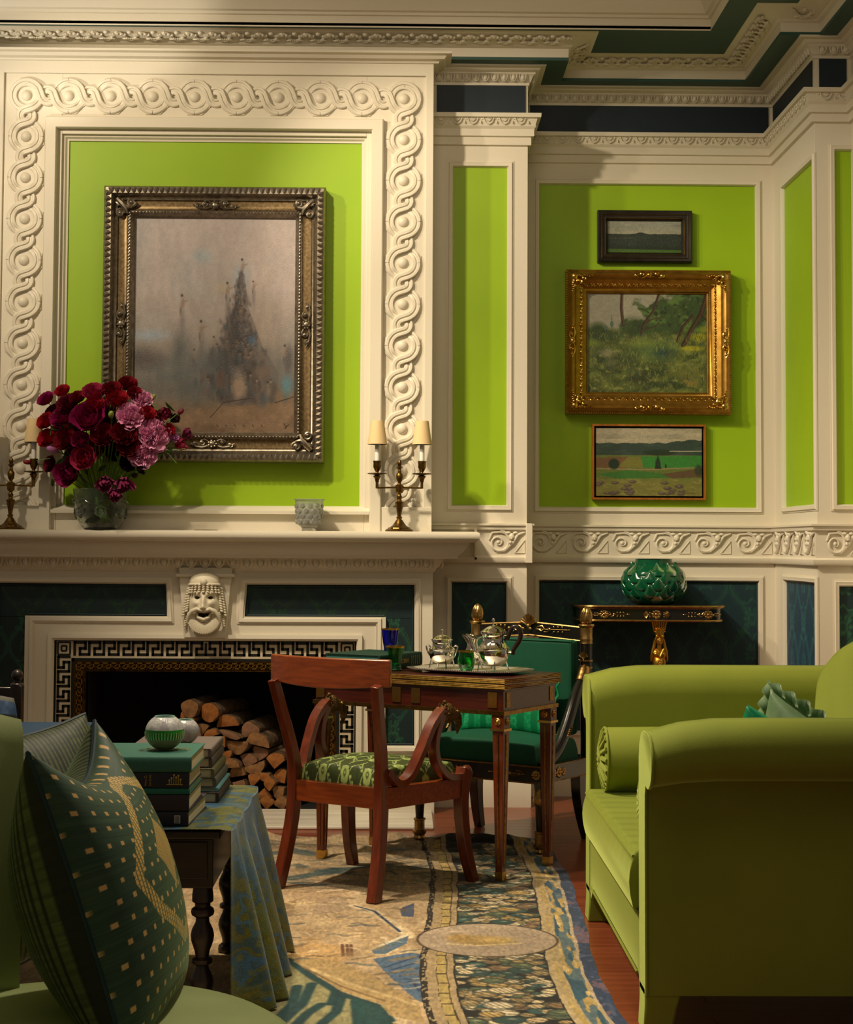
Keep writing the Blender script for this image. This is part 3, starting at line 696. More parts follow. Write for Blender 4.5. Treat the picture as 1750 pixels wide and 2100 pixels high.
# ================================================================== pictures
ART = mat('oil_paint', attr=True, rough=.42, bump=.25, bscale=220, coat=.15)
SILV = mat('silver_leaf', 'A3998A', .38, .9, col2='6A604F', nscale=45, nmix=.9)
SILVD = mat('silver_leaf_dark', '877353', .45, .75, col2='6A5638', nscale=70)
GOLD = mat('gold_leaf', 'B58A3C', .36, .85, col2='8A6222', nscale=30, nmix=.9)
GOLDB = mat('gold_leaf_bright', 'DDBB6A', .25, 1, col2='A87420', nscale=40)
EBON = mat('ebonised_frame', '25211B', .35, col2='1A1713', nscale=20)
OAKF = mat('honey_wood_frame', 'A8681E', .4, col2='8C5216', nscale=20, stretch=(3, 3, .6))
CANVB = mat('canvas_back', '5A5040', .9)
def canvas(name, x0, x1, z0, z1, y, fn, parent, n=420):
    w_, h_ = x1-x0, z1-z0; nu = int(n*w_/max(w_, h_)); nv = int(n*h_/max(w_, h_))
    def col(U, V): c = Cv(U, 1-V, '888888'); fn(c); return c.out()
    o = painted(name, lambda U, V: (x0+w_*U, y+0*U, z0+h_*V), col, nu, nv, ART); o.parent = parent; o.matrix_parent_inverse = parent.matrix_world.inverted(); return o
def psub(o, parent): o.parent = parent; o.matrix_parent_inverse = parent.matrix_world.inverted(); return o
def spiral(mb, c, r0, turns, M, tr=.004, sg=1):
    mb0 = mb.M; mb.M = mb0 @ M; P = []; R_ = []
    n = int(turns*14)
    for i in range(n): a = sg*i*2*PI/14; k = 1-i/n*.85; P.append((c[0]+r0*k*math.cos(a), -.002-.004*(1-k), c[1]+r0*k*math.sin(a))); R_.append(tr*(.55+.45*k))
    mb.tube(P, R_, 6); mb.blob((c[0], -.006, c[1]), (tr*1.3,)*3, 8, 5); mb.M = mb0
def art_figures(c):
    X, Y = c.X, c.Y; rnd = random.Random(5)
    n = fbm(X*4, Y*5, 2, 5); c.blend((n-.35)*1.6, 'D2C2B0'); c.a[:] = c.c('B9AC9C'); c.blend((n-.3)*1.8, 'CDBDAE'); c.blend(np.clip(.55-Y*1.1, 0, 1)*.9, 'D3C6BA')
    c.blend(np.clip(fbm(X*3, Y*3, 8)*2.6-1.35, 0, 1)*.55*(Y < .6), '9DB0AC'); c.blend(np.clip(fbm(X*2.5+3, Y*3, 11)*2.6-1.3, 0, 1)*.6*(Y < .7), 'CDB795')
    c.ell(.42, .18, .09, .05, 'A4B7B4', .7, .9); c.ell(.66, .26, .07, .08, 'A9B9B8', .6, .9); c.ell(.55, .33, .08, .04, 'C9B48E', .6, .9)
    c.blend(np.clip((Y-.33)*2.2, 0, 1)*.85, '938977'); c.blend(np.clip((Y-.55)*4, 0, 1)*.8, '6E6B60')
    c.blend(np.clip(fbm(X*3, Y*6, 21)*3-1.4, 0, 1)*np.clip((Y-.55)*5, 0, 1)*.8, '4F6460'); c.ell(.05, .66, .2, .07, '5A4F4A', .8, .9); c.ell(.1, .55, .18, .04, 'A9BCC4', .8, .9)
    c.blend(np.clip((Y-.80-.04*np.sin(X*5))*14, 0, 1)*.9, '8C7050'); c.blend(np.clip(fbm(X*12, Y*20, 5)*3-1.3, 0, 1)*np.clip((Y-.8)*8, 0, 1)*.7, 'AD8C66'); c.blend(np.clip(fbm(X*9, Y*16, 6)*3-1.6, 0, 1)*np.clip((Y-.8)*8, 0, 1)*.8, '5E4632')
    # a tall heap of indistinct figures tapering upward
    c.poly([(.65, .26), (.68, .26), (.71, .42), (.76, .52), (.80, .60), (.90, .72), (.88, .86), (.60, .88), (.40, .84), (.42, .70), (.52, .62), (.58, .52), (.62, .40)], '6A6057', .45)
    for k in range(700):
        t = rnd.random()**.75; y = .25+.60*t; wd = .02+.27*t**1.5; x = .655-.01*t+rnd.gauss(0, .42)*wd
        s = rnd.uniform(.008, .020)*(.7+t); col = rnd.choice(['4A423C', '5B5048', '3B3532', '6E5F54', '3F4B50', '7D6C5D', '52473F', '5A5F5C'])
        c.ell(x, y, s*.9, s*1.4, col, .5, .8, rnd.uniform(-.5, .5))
    for k in range(90):
        t = rnd.random()**.8; y = .3+.50*t; wd = .02+.24*t**1.6; x = .655+rnd.gauss(0, .4)*wd; s = rnd.uniform(.004, .008)*(.8+t)
        c.ell(x, y+s*2, s*1.6, s*2.4, rnd.choice(['8A7866', '9C8870', '6E665C', '6C7C84']), .5, .8); c.ell(x, y, s*.8, s*.9, rnd.choice(['B39A80', 'A88E74', '9B8068']), .65, .6); c.ell(x, y-s*.9, s*.9, s*.5, '33291F', .6, .6)
    for x, y, s in ((.67, .20, .05), (.58, .31, .05), (.30, .37, .055), (.42, .49, .055), (.38, .62, .04), (.94, .60, .05), (.74, .30, .035), (.50, .56, .04)):
        c.ell(x, y+s*2, s*.45, s*1.6, '77706A', .55, .9); c.ell(x, y+s*.55, s*.33, s*.62, 'A48C78', .85, .6, .25); c.ell(x-.004, y-s*.12, s*.2, s*.17, '55443A', .9, .5); c.ell(x+s*.4, y+s*.35, s*.35, s*.1, '9C8470', .7, .6, -.3); c.ell(x-s*.2, y+s*1.2, s*.15, s*.5, '6A5C50', .7, .7)
    c.ell(.60, .66, .17, .16, '47423E', .45, .9); c.ell(.62, .50, .07, .12, '433C3A', .5, .9); c.ell(.30, .60, .10, .14, '5C625E', .5, 1); c.ell(.5, .68, .2, .08, '4A5A5C', .45, 1)
    c.ell(.655, .79, .06, .08, 'B49B7C', .85, .6); c.ell(.65, .72, .05, .04, '8E8577', .7, .8); c.ell(.80, .72, .07, .05, '7F6C5A', .8, .6); c.ell(.73, .57, .03, .03, '4A6F8F', .8, .7)
    c.ell(.95, .78, .05, .07, '5C97A3', .75, .8); c.ell(.96, .66, .035, .09, '54504F', .7, .7); c.ell(.54, .75, .03, .06, '7A4F3A', .5, .8); c.ell(.28, .63, .05, .12, '555C56', .5, .9)
    c.line([(.48, .93), (.56, .86), (.72, .84)], .003, '3A2C20', .8); c.line([(.88, .86), (1, .83)], .003, '3A2C20', .8)
    for k in range(6): x = .52+.055*k; c.line([(x, .963), (x+.008, .972)], .003, '4A3826'); 
    c.line([(.935, .955), (.95, .975), (.94, .98), (.965, .96)], .003, '3A2418')
    c.mod(.86+.10*fbm(X*60, Y*60, 44, 3)+.06*vnoise(X*30, Y*12, 3)); c.a = c.a*np.array([.97, .97, 1.03])
def art_glade(c):
    X, Y = c.X, c.Y; rnd = random.Random(9)
    c.a[:] = c.c('9C9885'); n = fbm(X*5, Y*5, 3, 5); m = fbm(X*11, Y*11, 13, 4)
    crown = np.clip((n+.28*(X-.25)-.40+.18*(m-.5))*9, 0, 1)*(X > .20); c.blend(crown*(Y < .5), '3A5028'); c.blend(crown*np.clip(m*5-2.4, 0, 1)*(Y < .5), '5C7838'); c.blend(crown*np.clip(fbm(X*26, Y*26, 5)*5-2.8, 0, 1)*(Y < .5), '26361A')
    g = np.clip((Y-.36-.10*(n-.5))*12, 0, 1); c.blend(g, '55602A'); c.blend(g*np.clip(m*4-1.8, 0, 1), '76803A'); c.blend(g*np.clip(fbm(X*8, Y*14, 23)*4-2.0, 0, 1), '364420'); c.blend(g*np.clip(fbm(X*18, Y*24, 33)*5-3, 0, 1), '8E9248')
    c.ell(.09, .40, .11, .13, '34461E', .95, .5); c.ell(.22, .44, .1, .08, '3E5226', .8, .6); c.ell(.02, .5, .12, .06, '7C8C30', .8, .6); c.ell(.38, .36, .14, .16, '2C3C1C', .75, .7)
    for p, wd in (([(.29, .0), (.285, .15), (.30, .32)], .016), ([(.60, .0), (.55, .18), (.47, .31), (.45, .42)], .014), ([(1, .0), (.95, .2), (.86, .38), (.80, .52)], .024), ([(.75, .48), (.80, .33), (.88, .22)], .016), ([(.47, .31), (.54, .26), (.62, .24)], .008), ([(.46, .36), (.56, .34), (.60, .30)], .006), ([(.95, .2), (1, .27)], .008)): c.line(p, wd, '35241A', .95); c.line([(a+.006, b) for a, b in p], wd*.4, '6A4C36', .7)
    c.ell(.56, .56, .26, .17, '56703A', .75, .7); c.ell(.48, .50, .2, .06, '7E9038', .6, .8); c.ell(.64, .60, .12, .08, '27423E', .8, .8); c.ell(.35, .66, .13, .14, '35451F', .7, .8); c.ell(.44, .86, .12, .10, '33331A', .6, .8)
    c.ell(.93, .44, .09, .06, 'A8A41E', .9, .5); c.ell(.88, .55, .12, .035, 'B8B020', .85, .5); c.ell(.97, .36, .06, .05, '8C9A2A', .8, .6); c.ell(.17, .60, .10, .06, '8E8C6C', .8, .6); c.ell(.2, .70, .07, .1, '77795A', .6, .8); c.ell(.84, .82, .16, .10, '84803A', .7, .8); c.ell(.86, .90, .1, .04, 'A07A38', .6, .8)
    for k in range(700):
        x = rnd.random(); y = rnd.uniform(.42, 1); l = rnd.uniform(.015, .05); c.line([(x, y), (x+rnd.uniform(-.02, .02), y-l)], .0035, rnd.choice(['8C9148', '6C7A34', 'A2A058', '3A5440', '8A744A', '4A6444', '2C3A1C', '5A6A4A']), .6)
    c.line([(.205, .22), (.205, .36)], .004, '6A4A40'); c.ell(.205, .31, .018, .035, '4E6A58', .9); c.ell(.155, .35, .02, .03, '52685A', .8)
    c.line([(.85, .945), (.9, .95)], .003, '2A2010'); c.mod(.84+.14*fbm(X*50, Y*50, 4, 3))
def art_valley(c):
    X, Y = c.X, c.Y; rnd = random.Random(3); c.a[:] = c.c('A49C85')
    c.blend(np.clip(fbm(X*3, Y*14, 2)*3-1.2, 0, 1)*.8*(Y < .2), 'B9AF93'); c.blend(np.clip(fbm(X*4, Y*16, 12)*3-1.4, 0, 1)*.7*(Y < .16), '7D7C6C')
    hor = .22-.05*np.clip((X-.62)*4, 0, 1)+.012*np.sin(X*40)*vnoise(X*30, X*0, 2); c.blend((Y > hor)*1.0, '2F4038'); c.blend(np.clip(fbm(X*8, Y*20, 6)*3-1.4, 0, 1)*(Y > hor)*(Y < .42)*.6, '46564A')
    c.blend((Y > .40)*1., '5E6A2E'); c.poly([(0, .44), (.3, .42), (.28, .60), (0, .58)], '6A4A32', .9); c.poly([(.3, .43), (.45, .42), (.44, .58), (.2, .58)], '73702F', .9); c.poly([(.42, .42), (1, .40), (1, .58), (.45, .58)], '2F7A30', .9)
    c.ell(.6, .36, .18, .05, '223222', 1, .3); c.line([(.7, .34), (1, .335)], .008, 'A9A38C'); c.line([(0, .60), (.5, .61), (1, .575)], .010, '8E7E5C'); c.poly([(.6, .68), (1, .59), (1, .72), (.72, .74)], '5A4030', .85); c.poly([(0, .68), (.3, .62), (.6, .66), (.7, .73), (.2, .75)], '356A2A', .9)
    c.blend(np.clip((Y-.74)*20, 0, 1), '6E6E34'); c.blend(np.clip(fbm(X*20, Y*30, 9)*3-1.3, 0, 1)*(Y > .74)*.7, '8E8646'); c.ell(.17, .53, .06, .09, '1E3020', 1, .3)
    c.poly([(.585, .38), (.62, .60), (.555, .60)], '1C2C1C'); c.ell(.585, .52, .03, .09, '1E301E', 1, .4); c.ell(.66, .56, .012, .04, '1E301E', 1, .4)
    for k in range(26):
        x = rnd.choice([rnd.uniform(0, .35), rnd.uniform(.58, .82)]); y = rnd.uniform(.78, .97); c.ell(x, y, .045, .03, '4A3F36', .9, .4); c.ell(x-.005, y-.008, .03, .014, '7E7264', .7, .6)
    c.ell(.97, .62, .05, .1, '2A3A22', .9, .4); c.line([(.84, .955), (.93, .955)], .006, '5A3A1E', .7); c.mod(.9+.2*fbm(X*70, Y*60, 4, 3))
def art_plain(c):
    X, Y = c.X, c.Y; c.a[:] = c.c('8E9082'); c.blend(np.clip(fbm(X*3, Y*8, 2)*3-1.3, 0, 1)*.7*(Y < .4), '6E726A'); c.blend(np.clip((Y-.22)*6, 0, 1)*(Y < .44)*.5, 'A09A80')
    hor = .40-.05*np.exp(-((X-.45)/.06)**2)+.01*vnoise(X*40, X*0, 4); c.blend((Y > hor)*1., '26302A'); c.blend(np.clip(fbm(X*12, Y*22, 6)*3-1.3, 0, 1)*(Y > .42)*.6, '34422E'); c.blend(np.clip((Y-.72)*8+(fbm(X*14, Y*4, 7)-.5)*2, 0, 1)*(Y < .9), '1B2A1C')
    c.blend(np.clip((Y-.86-.04*X)*40, 0, 1), '41601F'); c.line([(.02, .55), (.35, .53)], .008, '6C6A55', .7); c.mod(.88+.24*fbm(X*60, Y*40, 4, 3))
PY = 8.235
# silver-framed picture
t = thing('framed_painting', 'large painting of hazy clustered figures in an ornate antique silver frame', 'painting', T(-.91, PY, 1.663))
x0, x1, z0, z1 = -1.447, -.380, 1.662, 2.992
def fr_profile(mb, prof, x0, x1, z0, z1, y): mb.sweep(prof, rect(x0, x1, z0, z1, y), NW, True)
mb = MB(); fr_profile(mb, [(0, 0), (0, .075), (.006, .088), (.010, .095), (.038, .098), (.044, .088), (.050, .070), (.058, .062), (.064, .060)], x0, x1, z0, z1, PY)
fr_profile(mb, [(.112, .058), (.118, .066), (.126, .068), (.132, .060), (.138, .046), (.146, .040), (.148, .02)], x0, x1, z0, z1, PY)
psub(mb.build('frame', SILV), t)
mb = MB(); fr_profile(mb, [(.062, .061), (.070, .050), (.09, .046), (.105, .052), (.114, .058)], x0, x1, z0, z1, PY); psub(mb.build('frame_cove', SILVD), t)
mb = MB()
def rim_units(mb, x0, x1, z0, z1, ins, step, fn, y):
    P = [(x0+ins, z0+ins), (x1-ins, z0+ins), (x1-ins, z1-ins), (x0+ins, z1-ins)]
    for i in range(4):
        a = Vector((P[i][0], 0, P[i][1])); b = Vector((P[(i+1) % 4][0], 0, P[(i+1) % 4][1])); d = b-a; n = round(d.length/step); st = d.length/n; d.normalize()
        for k in range(n): p = a+d*st*(k+.5); mb.M = frame((p.x, y, p.z), d, (0, 1, 0), Vector((-d.z, 0, d.x))); fn(mb, st)
    mb.M = ID
def leafrim(mb, st):
    mb.add([(-st*.5, 0, -.014), (0, -.010, -.002), (st*.5, 0, -.014), (st*.35, -.003, .004), (0, -.004, .015), (-st*.35, -.003, .004), (0, -.003, -.015)], [(0, 1, 5), (1, 2, 3), (1, 3, 4), (1, 4, 5), (0, 6, 1), (6, 2, 1)])
rim_units(mb, x0, x1, z0, z1, .024, .027, leafrim, PY-.099)
psub(mb.build('leaf_rim', SILV, smooth=30), t); mb = MB()
def bead(mb, st): mb.blob((0, 0, 0), (st*.42, .006, .006), 6, 4, Ry(.5))
rim_units(mb, x0, x1, z0, z1, .122, .016, bead, PY-.068)
def corner(mb, cx, cz, sx, sz):
    mb.M = frame((cx, PY-.066, cz), (sx, 0, 0), (0, 1, 0), (0, 0, sz))
    spiral(mb, (.075, .022), .022, 1.6, ID, .008); spiral(mb, (.022, .075), .022, 1.6, ID, .008, -1)
    mb.tube([(.006, .0, .006), (.03, -.01, .03), (.05, -.012, .055), (.058, -.008, .078)], [.012, .015, .010, .006], 8); mb.tube([(.03, -.01, .03), (.055, -.012, .05), (.078, -.006, .045)], [.012, .010, .007], 8)
    for a in range(5): mb.blob((.02+.012*math.cos(a*.6), -.006, .02+.012*math.sin(a*.6)), (.006, .008, .018), 6, 4, Ry(-a*.5)); mb.M = mb.M
    mb.M = ID
def cartouche(mb, cx, cz, vert, y, s=1):
    ax = (0, 0, 1) if vert else (1, 0, 0); az = (-1, 0, 0) if vert else (0, 0, 1)
    mb.M = frame((cx, y, cz), ax, (0, 1, 0), az) @ Sc(s, s, s)
    mb.blob((0, -.006, 0), (.020, .012, .018), 10, 6)
    for a in range(7): mb.blob((.017*math.cos(a*.9), -.012, .013*math.sin(a*.9)), (.006, .007, .006), 6, 4)
    for sg in (-1, 1):
        spiral(mb, (sg*.045, .006), .012, 1.3, ID, .005, sg); spiral(mb, (sg*.078, -.004), .012, 1.2, ID, .0045, -sg)
        mb.tube([(sg*.02, -.003, -.008), (sg*.045, -.006, -.016), (sg*.07, -.004, -.012), (sg*.098, -.003, .002)], [.004, .006, .005, .003], 6); mb.tube([(sg*.02, -.004, .012), (sg*.034, -.006, .020), (sg*.05, -.004, .017)], .004, 6)
    mb.M = ID
psub(mb.build('frame_beading', SILV, smooth=30), t)
mb = MB()
for cx, sx in ((x0+.056, 1), (x1-.056, -1)):
    for cz, sz in ((z0+.056, 1), (z1-.056, -1)): q = MB(); corner(q, cx, cz, sx, sz); psub(q.build('corner_scroll', SILV), t)
for cx, cz, v in (((x0+x1)/2, z0+.088, 0), ((x0+x1)/2, z1-.088, 0), (x0+.088, (z0+z1)/2, 1), (x1-.088, (z0+z1)/2, 1)): q = MB(); cartouche(q, cx, cz, v, PY-.056, 1.1); psub(q.build('frame_crest', SILV), t)
canvas('canvas', x0+.144, x1-.144, z0+.144, z1-.144, PY-.03, art_figures, t, 460)
# three pictures of the alcove
AY = 8.783
def simple_frame(lab, x0, x1, z0, z1, prof, m, art, inset, dep, extra=None):
    t = thing('framed_painting', lab, 'painting', T((x0+x1)/2, AY, z0))
    mb = MB(); fr_profile(mb, prof, x0, x1, z0, z1, AY); psub(mb.build('frame', m), t)
    canvas('canvas', x0+inset, x1-inset, z0+inset, z1-inset, AY-dep, art, t, 260)
    if extra: extra(t)
    return t
def ex1(t):
    mb = MB(); 
    for ins in (.022, .040): mb.sweep([(-.002, 0), (0, .004), (.002, 0)], rect(1.0+ins, 1.489-ins, 2.738+ins, 3.008-ins, AY-.047+(.004 if ins > .03 else 0)), NW, True)
    psub(mb.build('gilt_bead', GOLD), t)
simple_frame('small dark-framed landscape under a grey sky, topmost picture in the alcove', 1.0, 1.489, 2.738, 3.008, [(0, 0), (0, .045), (.006, .05), (.018, .046), (.026, .043), (.038, .043), (.048, .034), (.055, .02)], EBON, art_plain, .052, .022, ex1)
def ex2(t):
    x0, x1, z0, z1 = .834, 1.683, 1.948, 2.692
    mb = MB()
    for cx, sx in ((x0+.018, 1), (x1-.018, -1)):
        for cz, sz in ((z0+.018, 1), (z1-.018, -1)):
            mb = MB(); mb.M = frame((cx, AY-.102, cz), (sx, 0, 0), (0, 1, 0), (0, 0, sz))
            for k in range(9): a = k/8; mb.blob((.012+.10*a, -.004, .016+.004*math.sin(k*2)), (.011*(1-.6*a), .010*(1-.5*a), .011*(1-.4*a)), 7, 5); mb.blob((.016+.004*math.cos(k*2), -.004, .012+.085*a), (.011*(1-.4*a), .010*(1-.5*a), .011*(1-.6*a)), 7, 5)
            spiral(mb, (.045, .045), .016, 1.3, ID, .006); mb.blob((.022, -.006, .022), (.02, .014, .02), 10, 6); spiral(mb, (.07, .03), .010, 1.2, ID, .004); spiral(mb, (.03, .07), .010, 1.2, ID, .004, -1)
            psub(mb.build('corner_leafwork', GOLDB), t)
    for cx, cz, v in (((x0+x1)/2, z0+.03, 0), ((x0+x1)/2, z1-.03, 0), (x0+.03, (z0+z1)/2, 1), (x1-.03, (z0+z1)/2, 1)): q = MB(); cartouche(q, cx, cz, v, AY-.102, .85); psub(q.build('frame_crest', GOLDB), t)
    mb = MB(); rim_units(mb, x0, x1, z0, z1, .004, .012, lambda m, st: m.blob((0, 0, 0), (.0045, .0045, .0045), 6, 4), AY-.08)
    psub(mb.build('outer_beading', GOLD), t); mb = MB(); rim_units(mb, x0, x1, z0, z1, .104, .012, lambda m, st: m.blob((0, 0, 0), (.004, .004, .0035), 6, 4), AY-.042); psub(mb.build('inner_beading', GOLD), t)
    mb = MB()
    def arab(m, st):
        m.tube([(-st*.5, 0, -.010), (-st*.25, -.002, .006), (0, -.002, .010), (st*.25, -.002, .006), (st*.5, 0, -.010)], .0022, 5); m.blob((0, 0, -.002), (.007, .003, .006), 6, 4); m.blob((st*.5, 0, .006), (.005, .003, .008), 6, 4)
    rim_units(mb, x0, x1, z0, z1, .074, .036, arab, AY-.066); psub(mb.build('frame_arabesque', GOLDB), t)
simple_frame('large leafy glade painting in a wide carved gold frame', .834, 1.683, 1.948, 2.692, [(0, 0), (0, .075), (.006, .082), (.012, .086), (.018, .098), (.03, .105), (.042, .098), (.048, .084), (.054, .080), (.075, .066), (.094, .054), (.1, .046), (.106, .044), (.110, .034), (.116, .03), (.118, .015)], GOLD, art_glade, .114, .022, ex2)
def ex3(t):
    mb = MB(); fr_profile(mb, [(.010, .036), (.010, .006), (.026, .006)], .972, 1.559, 1.510, 1.899, AY); psub(mb.build('frame_liner', EBON), t)
simple_frame('field and boulders landscape in a thin honey wood float frame, lowest in the alcove', .972, 1.559, 1.510, 1.899, [(0, 0), (0, .04), (.001, .042), (.010, .042), (.011, .036), (.011, .0)], OAKF, art_valley, .020, .028, ex3)
# ================================================================== on the mantel
MZ = 1.335
BRONZE = mat('aged_brass', '8A6A35', .36, 1, col2='4E3A1C', nscale=50, nmix=.9)
SHADE = mat('parchment_shade', 'D8BE8C', .7, trans=.0, sss=.0)
CANDLE = mat('candle_tube', 'E8E4DA', .5)
def candelabra(x, lab):
    t = thing('candelabra', lab, 'candelabra', T(x, 8.075, MZ), 'brass candelabra on the mantel')
    mb = MB(); mb.lathe([(.001, 0), (.064, 0), (.067, .003), (.067, .006), (.062, .010), (.058, .012), (.052, .013), (.05, .018), (.040, .022), (.030, .030), (.022, .042), (.015, .054), (.011, .058), (.001, .058)], 32, rib=(12, .05, .012, .05)); mb.build('base', BRONZE, t)
    mb = MB(); mb.lathe([(.001, .056), (.010, .058), (.014, .064), (.014, .068), (.009, .072), (.010, .078), (.013, .100), (.017, .125), (.0205, .134), (.0205, .139), (.012, .144), (.009, .150), (.012, .158), (.013, .166), (.008, .172), (.008, .178), (.016, .184), (.018, .19), (.018, .212), (.020, .214), (.020, .218), (.012, .222), (.010, .226), (.001, .226)], 24, rib=(8, .06, .08, .128)); mb.build('stem', BRONZE, t)
    mb = MB(); mb.lathe([(.001, .224), (.006, .226), (.008, .232), (.014, .242), (.0165, .256), (.0165, .268), (.012, .276), (.008, .280), (.009, .284), (.0065, .292), (.010, .300), (.015, .302), (.015, .306), (.008, .308), (.009, .316), (.011, .322), (.007, .334), (.001, .342)], 20); mb.build('finial', BRONZE, t)
    for sg in (-1, 1):
        mb = MB(); mb.bar([(0, 0, .209), (sg*.10, 0, .206), (sg*.108, 0, .207)], [(-.004, -.004), (.004, -.004), (.004, .004), (-.004, .004)], (0, 1, 0)); mb.box(sg*.106-.007, sg*.106+.007, -.007, .007, .203, .236); arm = mb.build('arm', BRONZE, t, bevel=.001)
        mb = MB(); mb.lathe([(.001, .232), (.009, .234), (.009, .240), (.013, .252), (.018, .258), (.019, .262), (.010, .266), (.045, .271), (.046, .275), (.044, .276), (.010, .272), (.006, .280), (.013, .292), (.018, .305), (.018, .325), (.0195, .326), (.0195, .334), (.001, .334)], 24, (sg*.106, 0, 0), rib=(10, .05, .29, .32)); mb.build('candle_cup', BRONZE, t)
        mb = MB(); mb.lathe([(.001, .334), (.0115, .334), (.0115, .43), (.001, .43)], 16, (sg*.106, 0, 0)); cn = mb.build('candle_tube', CANDLE, t)
        mb = MB(); mb.lathe([(.047, .412), (.031, .523), (.0302, .523), (.0462, .412)], 36, (sg*.106, 0, 0)); mb.tube([(sg*.106+.0305*math.cos(a*.3), .0305*math.sin(a*.3), .523) for a in range(21)], .0008, 4, True)
        mb.build('lamp_shade', SHADE, t)
    return t
candelabra(-.016, 'brass two-armed candelabra with parchment shades beside the small frosted vase')
candelabra(-1.850, 'brass candelabra cut by the left photo edge, its shaded arm touching the flowers')
GLASS = mat('frosted_glass', 'EDEFE8', .22, trans=.82, ior=1.3, bump=.3, bscale=60)
VG = mat('clear_vase_glass', 'E8EEE6', .07, trans=.97, ior=1.3, bump=.5, bscale=25)
t = thing('glass_vase', 'small frosted clear vase moulded with rosettes on the mantel', 'vase', T(-.442, 8.07, MZ))
mb = MB(); mb.lathe([(.001, .0), (.034, 0), (.034, .012), (.038, .020), (.056, .032), (.062, .055), (.064, .10), (.066, .125), (.068, .146), (.075, .147), (.075, .151), (.066, .151), (.060, .11), (.058, .06), (.05, .036), (.001, .03)], 36)
mb.build('vase_body', GLASS, t)
mb = MB()
for k in range(11):
    for j in range(4): a = k*2*PI/11+j*.28; z = .045+.024*j; r = .061+.001*j; mb.M = Rz(a) @ T(r, 0, z) @ Ry(PI/2); mb.lathe([(.002, .004), (.008, .0045), (.011, .002), (.013, 0)], 8); mb.M = ID
mb.build('moulded_rosettes', GLASS, t)
t = thing('brass_disc', 'thin dark brass disc lying flat on the mantel near its middle', 'disc', T(-.925, 8.05, MZ)); mb = MB(); mb.lathe([(.001, 0), (.055, 0), (.055, .003), (.001, .004)], 28); mb.build('disc', BRASSD, t)
VX, VY = -1.422, 8.056
t = thing('glass_vase', 'large clear moulded glass vase full of cut flowers on the mantel', 'vase', T(VX, VY, MZ))
mb = MB(); mb.lathe([(.001, 0), (.070, 0), (.088, .012), (.104, .04), (.116, .08), (.122, .12), (.127, .16), (.131, .19), (.128, .192), (.121, .16), (.115, .12), (.108, .08), (.094, .04), (.07, .016), (.001, .012)], 40); mb.build('vase_body', VG, t)
mb = MB()
for k in range(7):
    a = k*2*PI/7+.4; mb.M = Rz(a) @ T(.110, 0, .085) @ Ry(PI/2-.1)
    mb.lathe([(.030, 0), (.028, .010), (.020, .014), (.012, .010), (.004, .013), (.001, .013)], 16, rib=(6, .12, 0, .02)); mb.M = ID
    mb.tube([(.128*math.cos(a+q*.12), .128*math.sin(a+q*.12), .13+.012*math.sin(q)) for q in range(5)], .004, 6)
mb.build('moulded_roses', VG, t)
# ------------------------------------------------------------------ cut flowers
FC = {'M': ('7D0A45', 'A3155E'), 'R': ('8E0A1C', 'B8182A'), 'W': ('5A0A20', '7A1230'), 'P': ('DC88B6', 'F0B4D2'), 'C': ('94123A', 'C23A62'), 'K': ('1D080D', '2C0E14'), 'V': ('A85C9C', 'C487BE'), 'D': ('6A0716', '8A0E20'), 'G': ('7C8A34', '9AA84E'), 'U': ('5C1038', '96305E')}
STEM = mat('green_stem', '5E8A2A', .5, col2='4A7020', nscale=10)
LEAF = mat('flower_leaf', '3C5A22', .55, col2='2A4418', nscale=12)
def fmat(c): a, b = FC[c]; return mat('petal_'+a.lower(), a, .55, col2=b, nscale=28, nmix=1.2, sheen=.25, sheencol=b)
def petal(mb, r, w_, el, az, cup, ruffle, off, rnd, lift=0):
    n, m_ = 6, 5; vs = []
    for j in range(m_):
        v = j/(m_-1)
        for i in range(n):
            u = i/(n-1)*2-1; wd = w_*math.sin(PI*min(1, v*.62+.12))
            a = el+cup*v; x = u*wd; rr = off+0
            # position along an arc curving inwards
            d = r*v; px = d*math.cos(el+cup*v*.5)+off; pz = d*math.sin(el+cup*v*.5)+lift
            rf = ruffle*v*v*math.sin(i*2.4+az*3+rnd)*r; px -= (u*u)*wd*.45
            vs.append((px-rf*math.sin(el), x, pz+rf))
    fs = [(j*n+i, j*n+i+1, (j+1)*n+i+1, (j+1)*n+i) for j in range(m_-1) for i in range(n-1)]
    M0 = mb.M; mb.M = M0 @ Rz(az); mb.add(vs, fs); mb.M = M0
